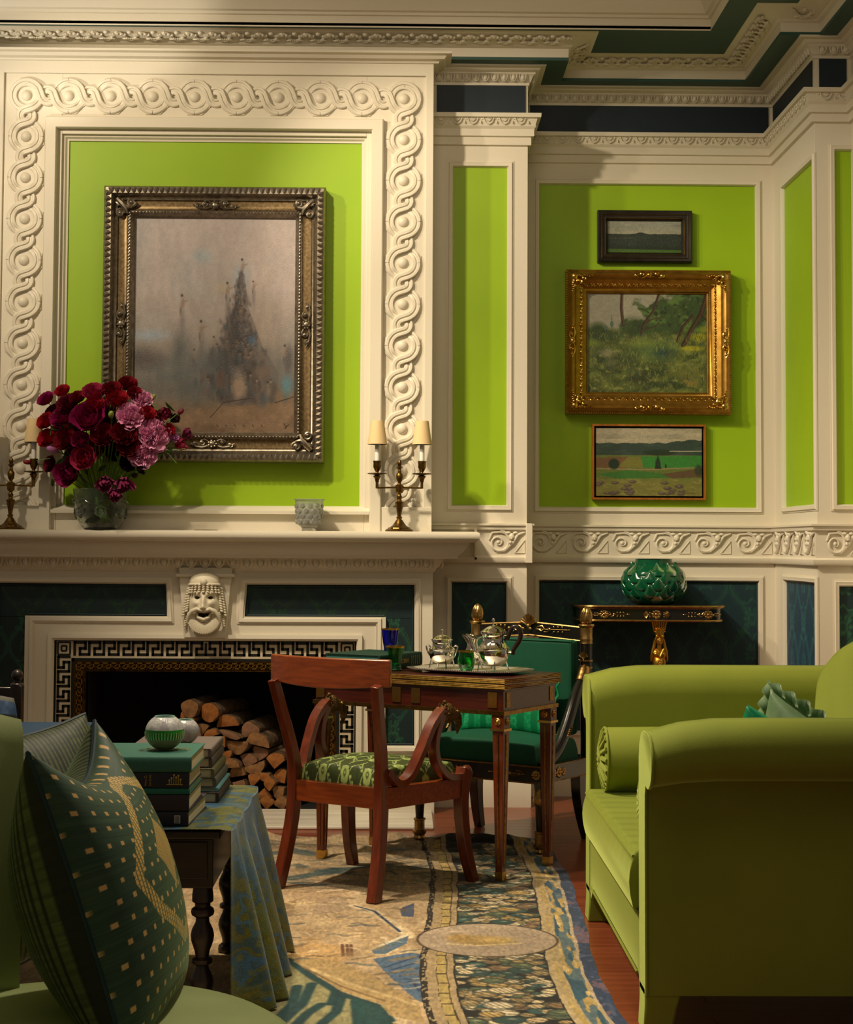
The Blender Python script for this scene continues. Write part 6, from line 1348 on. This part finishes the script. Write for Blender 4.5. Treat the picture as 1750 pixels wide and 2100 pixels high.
def arm(sg, yi, top):
    sec = armsec(sg, yi, top); mb = MB(); rings = []
    for x, d, ins in ((.0, .040, .010), (.006, .035, .003), (.03, .028, 0), (.09, .012, 0), (.18, .002, 0), (.3, 0, 0), (.6, 0, 0), (1.06, 0, 0)):
        yc = yi+sg*.06; rings.append([(SX+x, y+(yc-y)*ins*3, z-(d*max(0, min(1, (z-.5)/.3)))) for y, z in sec])
    mb.loft(rings); a = psub(mb.build('arm', VEL, smooth=50), sf)
    mb = MB(); yc = yi+sg*.06; mb.tube([(SX+.004, y, z-(.037*max(0, min(1, (z-.5)/.3)))) for y, z in sec[1:]], .0045, 6); q = psub(mb.build('arm_piping', VEL), a)
    mb = MB(); y0, y1 = sorted((yi+sg*.004, yi+sg*.112)); 
    f = lambda x0, x1, z: [(x0, y0, z), (x1, y0, z), (x1, y1, z), (x0, y1, z)]
    mb.loft([f(SX, SX+.10, .12), f(SX, SX+.085, .07), f(SX-.004, SX+.07, 0)]); psub(mb.build('leg', VEL, bevel=.006), sf)
    mb = MB(); mb.loft([f(SX+.96, SX+1.06, .12), f(SX+.98, SX+1.07, 0)]); psub(mb.build('leg', VEL, bevel=.006), sf)
arm(-1, 4.625, .822); arm(1, 5.835, .858)
mb = MB()
# front rail with arched underside
def rail_ring(y, zb): return [(SX+.006, y, zb), (SX+.002, y, zb+.03), (SX+.002, y, .285), (SX+.012, y, .300), (SX+.30, y, .300), (SX+.30, y, zb)]
mb.loft([rail_ring(4.624+1.212*t, .125+.0*t-.045*(max(0, .05-t)/.05+max(0, t-.95)/.05)) for t in (0, .02, .04, .06, .2, .5, .8, .94, .96, .98, 1)])
mb.box(SX+.2, SX+1.05, 4.62, 5.84, .12, .299)
psub(mb.build('front_rail', VEL, smooth=50), sf)
mb = MB(); mb.tube([(SX-.001, 4.63, .290), (SX-.001, 5.83, .290)], .0045, 6); mb.tube([(SX+.0, 4.66, .125), (SX+.0, 5.80, .125)], .004, 6); psub(mb.build('rail_piping', VEL), sf)
def cush(U, V):
    u = U*2-1; v = V*2-1; s = lambda b: np.where(np.abs(b) < .85, b/.85*.97, np.sign(b)*(.97+.03*np.sin((np.abs(b)-.85)/.15*PI/2))); dr = lambda b: np.where(np.abs(b) < .85, 0, 1-np.cos((np.abs(b)-.85)/.15*PI/2))
    x = SX+.38+s(u)*.395; y = 5.23+s(v)*.600; d = np.clip(np.maximum(dr(u), dr(v)), 0, 1)
    z = .302+.148*(1-d)+.012*(1-u*u)*(1-v**4)*(1-d)+.0015*np.sin(y*60+x*20)*np.clip(-u, 0, 1)*(1-d); x = x-.012*np.sin(np.clip(1-d, 0, 1)*PI)*(u < -.85); return x, y, z
sc_ = painted('seat_cushion', cush, lambda U, V: np.zeros(U.shape+(3,)), 90, 120, VEL); psub(sc_, sf)
mb = MB(); mb.tube([(SX-.013, 4.64, .437), (SX-.013, 5.82, .437)], .0045, 6); mb.tube([(SX-.011, 4.64, .318), (SX-.011, 5.82, .318)], .0045, 6); psub(mb.build('cushion_piping', VEL), sc_)
mb = MB(); rings = []
for k in range(25):
    t = k/24; y = 4.60+1.27*t; e = min(1, min(t, 1-t)/.16); e = math.sqrt(max(0, 1-(1-e)**2)); top = .80+.20*math.sin(PI*min(1, max(0, t)))**.8
    xf = SX+.80-.05*e+.04*(1-e); th = .17; top = top*(.94+.06*e); pr = []
    pr.append((xf, y, .30)); pr.append((xf-.015, y, .55)); pr.append((xf-.01, y, top-.14))
    for j in range(9): a = PI-j*PI/8; pr.append((xf+th/2+(th/2+.005)*math.cos(a), y, top-.075+.075*math.sin(a)))
    pr.append((xf+th, y, .3)); rings.append(pr)
mb.loft(rings); psub(mb.build('back', VEL, smooth=60), sf)
def bolster(y, lab):
    t = thing('bolster', lab, 'bolster cushion', T(SX+.035, y, .462+.102), 'lime velvet bolsters inside the settee arms')
    mb = MB(M=Ry(PI/2)); mb.lathe([(.001, -.004), (.02, .002), (.05, -.006), (.085, -.004), (.100, .004), (.104, .015), (.106, .2), (.106, .6), (.100, .72), (.001, .73)], 56); mb.build('bolster_body', VEL, t)
    mb = MB(M=Ry(PI/2)); mb.tube([(.103*math.cos(a*PI/24), .103*math.sin(a*PI/24), .004) for a in range(48)], .004, 6, True); mb.build('piping', VEL, t)
    mb = MB(M=Ry(PI/2))
    for k in range(16): a = 2*PI*k/16; mb.tube([(.012*math.cos(a), .012*math.sin(a), -.012), (.05*math.cos(a+.25), .05*math.sin(a+.25), -.012), (.098*math.cos(a+.35), .098*math.sin(a+.35), -.002)], [.005, .010, .007], 6, flat=.7)
    mb.blob((0, 0, -.012), (.016, .016, .01), 10, 6); mb.build('pleated_end', VEL, t)
bolster(5.722, 'lime velvet bolster with a pleated end against the far arm of the settee'); bolster(4.742, 'lime velvet bolster hidden behind the near arm, only its pleated end peeking out')
SAGE = mat('sage_silk', '6F8A62', .5, col2='5C7652', nscale=22, sheen=.4, sheencol='B8D0A0')
GSK = mat('green_silk', '078A5A', .35, col2='056A46', nscale=9, sheen=.4, sheencol='30E0A0')
def scatter(lab, M, h_, m, nm, ruf=None):
    t = thing('scatter_cushion', lab, 'cushion', M, 'silk cushions on the settee')
    painted('cushion_body', pillow_pos(h_, h_, .075, ID, 0, .10), lambda U, V: np.zeros(U.shape+(3,)), 50, 80, m, t)
    if ruf:
        mb = MB(); n = 160; k = 1.0
        def edge(s):
            q = (s*4) % 4; a = q % 1; b = -1+2*a; return [(b, -1), (1, b), (-b, 1), (-1, -b)][int(q)]
        r = [[], []]
        for i in range(n+1):
            x, z = edge(i/n % 1.0); d = math.hypot(x, z); w_ = .012*math.sin(i*1.1)
            r[0].append((x*h_*.97, 0, z*h_*.97)); r[1].append((x*h_*.97+x/d*.045, w_, z*h_*.97+z/d*.045))
        mb.loft(r, False, False); mb.build('ruffle', m, t, smooth=80, solid=.001)
scatter('sage green silk cushion with a ruffled edge at the back of the settee', T(1.205, 5.12, .625) @ Rz(-.95) @ Rx(.30) @ Ry(.5), .165, SAGE, 'sage', True)
scatter('bright emerald silk cushion leaning in front of the sage ruffled one', T(1.085, 4.97, .592) @ Rz(-.4) @ Rx(.26) @ Ry(.5), .165, GSK, 'green')
# ================================================================== side table with brocade cloth and books
DKW = mat('dark_oak', '1C110B', .4, col2='2A1A10', nscale=8, stretch=(1, 8, 8), coat=.3)
TZ = .505
st = thing('side_table', 'dark wood side table with turned legs half covered by a blue brocade cloth', 'table', T(-.9, 5.04, 0))
mb = MB(); mb.box(-1.36, -.485, 4.635, 5.44, TZ-.026, TZ-.004); psub(mb.build('table_top', DKW, bevel=.004), st)
mb = MB(); mb.box(-1.34, -.505, 4.655, 5.42, .345, TZ-.027); mb.box(-1.34, -.52, 4.650, 4.66, .37, .47); psub(mb.build('apron', DKW, bevel=.003), st)
for x in (-1.31, -.535):
    for y in (4.685, 5.39): mb = MB(); mb.lathe([(.026, 0), (.032, .012), (.030, .025), (.018, .035), (.020, .05), (.029, .075), (.032, .09), (.029, .105), (.020, .125), (.017, .135), (.028, .142), (.028, .152), (.018, .158), (.021, .175), (.030, .20), (.032, .215), (.029, .23), (.019, .25), (.018, .262), (.030, .27), (.032, .278), (.030, .286), (.021, .292), (.021, .300), (.029, .306), (.029, .322), (.026, .345), (.001, .345)], 20, (x, y, 0)); psub(mb.build('leg', DKW), st)
BROC = mat('blue_brocade', attr=True, rough=.30, coat=.15, sheen=.4, sheencol='A0C8F0', bump=.3, bscale=260)
def cl_pos(U, V):
    # U along the table's depth, V from the middle of the top, over the right edge and down
    Y = 4.618+.845*U; s = V*1.02; top = .44
    t = np.clip((s-top)/(1.02-top), 0, 1); X = np.where(s < top, -.90+s, -.462+0*s)
    fold = np.sin(U*25-.6+1.5*np.sin(U*5))*.5+.5; amp = t**.8
    lift = np.clip(U*9, 0, 1); X = X+np.where(s < top, 0, .006+lift*(.045*t+.075*fold*amp+.03*t*(1-U))+.006*t); Yh = Y+.018*np.sin(U*17)*amp
    z = np.where(s < top, TZ+.001+.003*vnoise(X*14, Y*14, 3), TZ-.004-(s-top)*.86)
    r = np.clip((s-top+.02)/.04, 0, 1); z = np.where((s > top-.02) & (s < top+.02), TZ+.001-.010*r*r, z); return X, Yh, np.maximum(z, .012)
def cl_col(U, V):
    X, Y = U*.85, V*1.02; c = Cv(X, Y, '5A5818'); n = fbm(X*9, Y*7, 5, 3)
    c.blend((np.abs(n-.5) < .05)*.8, '28485E'); c.blend((n > .60)*.85, '2E567A'); xx = ((X/.16) % 1)-.5; yy = ((Y/.2) % 1)-.5
    c.blend((np.abs(np.hypot(xx, yy)-.3+.08*np.sin(6*np.arctan2(yy, xx))) < .05)*.8, '34608A'); c.blend((vnoise(X*90, Y*50, 8) > .72)*.5, '24425E'); c.blend((fbm(X*24, Y*18, 15, 2) > .58)*.7, '6A6622'); c.mod(.85+.3*vnoise(X*300, Y*300, 4)); return c.out()
o = painted('brocade_cloth', cl_pos, cl_col, 260, 320, BROC, solid=.002)
tag(o, 'blue and olive brocade cloth draped over the right end of the side table', 'tablecloth')
def bk(name, lab, x1, y0, sx, sy, z, h, c, spine, rz=0, g='books stacked on the side table'):
    return book('book', lab, T(x1-sx/2, y0+sy/2, z) @ Rz(rz), sx, sy, h, c if not isinstance(c, str) else cloth_mat(name, c), None, spine, g)
z = TZ+.004; HB = []
for nm, lab, x1, y0, sx, sy, h, c, rz in (
 ('ink', 'ink blue paperback with a small white panel, bottom of the front book stack', -.568, 4.665, .27, .34, .040, '14141F', -.03), ('char', 'plain charcoal hardback resting on the bottom paperback', -.572, 4.662, .27, .30, .045, '221C1E', .0),
 ('teal', 'thin bright teal book sandwiched in the front stack', -.572, 4.662, .27, .30, .017, '0A5A48', .01), ('navy', 'navy hardback with gilt dome emblem on its spine', -.572, 4.660, .27, .28, .042, '10121C', 0), ('sea', 'thick sea green book on top of the front stack under the globe', -.566, 4.658, .27, .31, .042, '235848', .0)):
    HB.append((bk(nm, lab, x1, y0, sx, sy, z, h, c, '-y', rz), h)); z += h+.0005
z1s = z
seab, navb, ink = HB[4][0], HB[3][0], HB[0][0]
text('РОССИИ', T(.045, .02, .0425) @ Rz(.05), .028, GILT, seab, 'cover_lettering'); text('ОКНО ВРЕМЕНИ', T(.045, -.015, .0425) @ Rz(.05), .018, GILT, seab, 'cover_lettering')
text('Vera C.', T(.018, -.1490, .021) @ Rx(PI/2) @ Rz(PI/2), .0095, GILT, navb, 'spine_lettering'); text('Sumbulia', T(.030, -.1490, .021) @ Rx(PI/2) @ Rz(PI/2), .0085, GILT, navb, 'spine_lettering')
mb = MB()
for x, h in ((.082, .010), (.088, .016), (.094, .024), (.100, .018), (.106, .022), (.112, .012)): mb.tube([(x, -.149, .010), (x, -.149, .010+h)], .0016, 5); mb.blob((x, -.149, .011+h), (.0028, .0012, .003), 6, 4)
mb.box(.074, .118, -.150, -.148, .009, .011); mb.build('gilt_emblem', GILT, navb)
mb = MB(); mb.box(.098, .114, -.180, -.1785, .010, .031); pn = mb.build('white_panel', mat('white_print', 'A8A4A0', .6), ink)
mb = MB()
for k in range(6): mb.box(.100, .112, -.1808, -.1802, .012+k*.003, .0132+k*.003)
mb.build('panel_print', EBON, ink)
z = TZ+.004
for nm, lab, x1, y0, h, c in (('brown', 'dark brown book at the bottom of the rear stack', -.545, 5.085, .030, '33221C'), ('pale', 'thin pale blue book low in the rear stack', -.548, 5.10, .012, '5C8C94'), ('grey', 'grey book in the middle of the rear stack', -.555, 5.10, .028, '55524A'),
 ('olive', 'olive book with a red edge in the rear stack', -.560, 5.09, .028, '5A5638'), ('dusk', 'mauve grey book second from the top of the rear stack', -.568, 5.105, .030, '4A3E3E'), ('taupe', 'taupe book topmost on the rear stack', -.570, 5.10, .026, '5C5048')):
    b = bk(nm, lab, x1, y0, .24, .33, z, h, c, '+x'); 
    if h > .02: mb = MB(); mb.box(.1278, .1288, -.02, .05, h*.45, h*.6); mb.build('spine_label', GILT, b)
    z += h+.0005
z2s = z
CRK = mat('crackled_glass', 'E6E6DC', .2, trans=.3, col2='A098A0', nscale=70, nmix=.9, stretch=(1, 1, .15), bump=.3, bscale=120)
GRB = mat('green_glass_band', '1C8A20', .15, trans=.2, emit=None); GGB = mat('gold_glass_base', 'A8966A', .25, trans=.3)
def globe(lab, M, r, green):
    t = thing('glass_globe', lab, 'glass votive', M, 'glass globes on the books'); P = lambda a0, a1, n=8, ri=1: [(r*ri*math.sin(a), r*.95-r*.93*math.cos(a)) for a in [a0+(a1-a0)*k/n for k in range(n+1)]]
    mb = MB(); up = P(1.75, 2.62); mb.lathe(up+[(x*.94, z_) for x, z_ in up[::-1]], 40); mb.build('glass_body', CRK, t)
    mb = MB(); q = P(1.22, 1.75, 4); mb.lathe([(.001, q[0][1])]+q+[(.001, q[-1][1])], 40, rib=None); bd = mb.build('glass_band', GRB if green else CRK, t)
    if green:
        mb = MB()
        for k in range(40): a = 2*PI*k/40; mb.tube([(x*1.005*math.cos(a), x*1.005*math.sin(a), z_) for x, z_ in q[:-1]], [.0018, .0014, .001, .0006], 5)
        mb.build('pale_reeds', mat('pale_reed', 'BFD09A', .4), bd)
    mb = MB(); q = P(.42, 1.22, 6); mb.lathe([(.001, q[0][1])]+q+[(.001, q[-1][1])], 40); mb.build('glass_base', GGB if green else CRK, t)
    mb = MB(); x, z_ = up[-1]; mb.tube([(x*math.cos(a*PI/20), x*math.sin(a*PI/20), z_) for a in range(40)], .0018, 6, True); mb.build('rim', mat('pale_green_rim', '7FA89A', .2), t)
globe('round glass globe with a bright green reeded band on the top book', T(-.660, 4.80, z1s-.002), .054, True); globe('smaller clouded glass globe behind the green-banded one', T(-.655, 5.22, z2s-.001), .042, False)
# ================================================================== pale green armchair and its cushions
WOOL = mat('pale_green_wool', '8C9660', .85, col2='98A26C', nscale=6, sheen=.8, sheencol='D0DC90', bump=.06, bscale=600)
ac = thing('armchair', 'pale green round armchair at the lower left, patterned cushions on it', 'chair', T(-.57, 2.96, 0))
mb = MB(); mb.lathe([(.001, .30), (.39, .30), (.402, .312), (.402, .405), (.395, .42), (.37, .434), (.25, .440), (.001, .442)], 72, (-.575, 2.962, 0)); psub(mb.build('seat_cushion', WOOL), ac)
mb = MB(); mb.lathe([(.001, .11), (.38, .11), (.39, .12), (.39, .295), (.001, .298)], 72, (-.575, 2.962, 0)); psub(mb.build('seat_base', WOOL), ac)
mb = MB(); rings = []
n = 34
for k in range(n+1):
    a = math.radians(121+(255-121)*k/n); e = min(k, n-k)/4; e = min(1, e); top = .965-.03*(1-e); ca, sa = math.cos(a), math.sin(a); pr = []
    for r, z in ((.345, .30), (.340, .6), (.345, top-.05), (.355, top-.018), (.378, top), (.40, top-.012), (.415, top-.045), (.422, .6), (.415, .12), (.35, .12)): rr = .38+(r-.38)*(.5+.5*e); pr.append((-.525+rr*ca*1.02, 2.95+rr*sa*1.02, z))
    rings.append(pr)
mb.loft(rings); psub(mb.build('curved_back', WOOL, smooth=60), ac)
for a in (45, 135, 225, 315): mb = MB(); mb.lathe([(.018, 0), (.026, .11), (.001, .11)], 12, (-.575+.3*math.cos(math.radians(a)), 2.962+.3*math.sin(math.radians(a)), 0)); psub(mb.build('leg', DKW), ac)
PILF = mat('dotted_jacquard', attr=True, rough=.6, sheen=.35, sheencol='90B080', bump=.1, bscale=800)
def pil_col(hx_, hz_):
    def f(U, V):
        fr_ = V < .5; s = np.where(fr_, V*2, (1-V)*2); X = (U-.5)*2*hx_; Z = (s-.5)*2*hz_
        c = Cv(X, Z, '24402C'); c.blend(np.clip(vnoise(X*8, Z*260, 4)*1.2-.3, 0, 1)*.55, '42563A'); c.mod(.85+.3*vnoise(X*20, Z*400, 9))
        p = .034; row = np.floor(Z/p); xx = ((X/p+.5*(row % 2)) % 1)-.5; yy = ((Z/p) % 1)-.5
        big = Cv(X, Z, '000000'); band = [(.05, .235), (0, .222), (-.07, .13), (-.145, 0), (-.10, -.065), (.03, -.145), (.13, -.12), (.2, .0), (.16, .15), (.05, .235)]
        m = np.zeros(X.shape)
        for (x0, y0), (x1, y1) in zip(band[:-1], band[1:]):
            dx, dy = x1-x0, y1-y0; t = np.clip(((X-x0)*dx+(Z-y0)*dy)/(dx*dx+dy*dy), 0, 1); m = np.maximum(m, (np.hypot(X-x0-t*dx, Z-y0-t*dy) < .0135)*1.)
        ins = (np.abs(X-.03)/.075+np.abs(Z-.03)/.085 < 1)
        c.blend((np.abs(xx) < .13)*(np.abs(yy) < .13)*(1-m)*(~ins)*1., 'D2A866')
        q = .0105; ck = (((X/q) % 1 < .62) & ((Z/q+.5*(np.floor(X/q) % 2)) % 1 < .72)); c.blend(m*np.where(ck, 1, .3), 'DCAE5C'); c.blend(ins*np.where(ck, 1, .6), 'C89A4C')
        rb = Cv(X, Z, '1A1A10'); rb.blend((np.sin(X*2*PI/.0115) > -.1)*.8, '5C6638'); rb.mod(.8+.4*vnoise(X*30, Z*260, 3))
        k = fr_[..., None]; c.a = np.where(k, c.a, rb.a); return c.out()
    return f
def jpillow(lab, M, hx_, hz_, th, nu, nv, sag, thb=None):
    t = thing('cushion', lab, 'cushion', M, 'patterned cushions on the pale green armchair')
    painted('cushion_body', pillow_pos(hx_, hz_, th, ID, sag, .08, thb), pil_col(hx_, hz_), nu, nv, PILF, t)
    mb = MB(); L = []
    for i in range(120):
        q = (i/30) % 4; a = q % 1; b = -1+2*a; u, v = [(b, -1), (1, b), (-b, 1), (-1, -b)][int(q)]
        x = hx_*u*(1+.08*(v*v-.5)*abs(u)); zz = hz_*v*(1+.08*(u*u-.5)*abs(v)); zz -= sag*(1-u*u)*max(v, 0); L.append((x, 0, zz))
    mb.tube(L, .0045, 6, True); mb.build('piping', PIPE, t)
u_ = Vector((-.33, 0, .944)); x_ = Vector((.05, 1, 0)).normalized(); y_ = u_.cross(x_).normalized()
jpillow('large green gold-dotted cushion with a gold hexagon band, nearest the camera', frame((-.528, 3.14, .662), x_, y_, u_), .235, .262, .108, 260, 600, .075, .165)
u_ = Vector((-.28, .1, .95)).normalized(); x_ = Vector((-.62, -.78, -.03)); x_ = (x_-u_*x_.dot(u_)).normalized(); y_ = u_.cross(x_).normalized()
jpillow('green gold-dotted cushion with a ribbed back, half hidden behind the large one', frame((-.745, 3.62, .655), x_, y_, u_), .18, .225, .085, 150, 300, .0)
# ================================================================== far left: dark chair, needlework cushion, blue stool
dc = thing('side_chair', 'dark turned wood chair with ball finials at the far left edge', 'chair', T(-1.70, 6.3, 0))
for x in (-1.452, -1.93):
    mb = MB(); mb.box(x-.022, x+.022, 6.48, 6.524, 0, .735); mb.lathe([(.001, .733), (.027, .735), (.024, .742), (.010, .748), (.012, .752)], 16, (x, 6.502, 0)); mb.blob((x, 6.502, .772), .0225, 18, 12); psub(mb.build('back_post', DKW, bevel=.002), dc)
    mb = MB(); mb.box(x-.02, x+.02, 6.08, 6.12, 0, .43); psub(mb.build('leg', DKW, bevel=.002), dc)
mb = MB(); mb.box(-1.93, -1.45, 6.49, 6.512, .655, .728); psub(mb.build('top_rail', DKW, bevel=.003), dc)
mb = MB(); mb.box(-1.95, -1.43, 6.06, 6.53, .40, .44); psub(mb.build('seat', DKW, bevel=.004), dc)
NDL = mat('needlework', attr=True, rough=.8)
def ndl(U, V):
    c = Cv(U, V, '2E4668'); s = np.where(V < .5, V*2, (1-V)*2); c.blend(np.clip(fbm(U*14, s*10, 4)*3-1.3, 0, 1), '5A7898'); c.blend((s < .72)*1., '5A3A34'); c.blend((s < .72)*(vnoise(U*50, s*40, 6) > .55), 'A09088'); c.blend((np.abs(s-.74) < .02)*1., '20242E'); c.blend((s > .94)*1., '6A6A62')
    c.blend(((s > .82) & (s < .9) & (np.abs(((U*26) % 1)-.5) < .22) & (U > .62) & (U < .86))*1., 'C8CCD0'); return c.out()
t = thing('needlework_cushion', 'blue and white needlework cushion with lettering on the dark chair', 'cushion', T(-1.585, 6.22, .572))
painted('cushion_body', pillow_pos(.19, .15, .08, Matrix.Rotation(-.2, 4, 'X'), 0, -.12), ndl, 90, 120, NDL, t)
BLU = mat('blue_upholstery', '24405C', .8, sheen=.5, sheencol='6090C0')
t = thing('stool', 'blue upholstered stool left of the fireplace behind the armchair', 'stool', T(-1.32, 6.15, 0))
mb = MB(); mb.box(-1.50, -1.12, 5.95, 6.35, .50, .615); psub(mb.build('seat', BLU, bevel=.02, seg=3), t)
for x in (-1.47, -1.15):
    for y in (5.98, 6.32): mb = MB(); mb.lathe([(.014, 0), (.022, .5), (.001, .5)], 12, (x, y, 0)); psub(mb.build('leg', DKW), t)
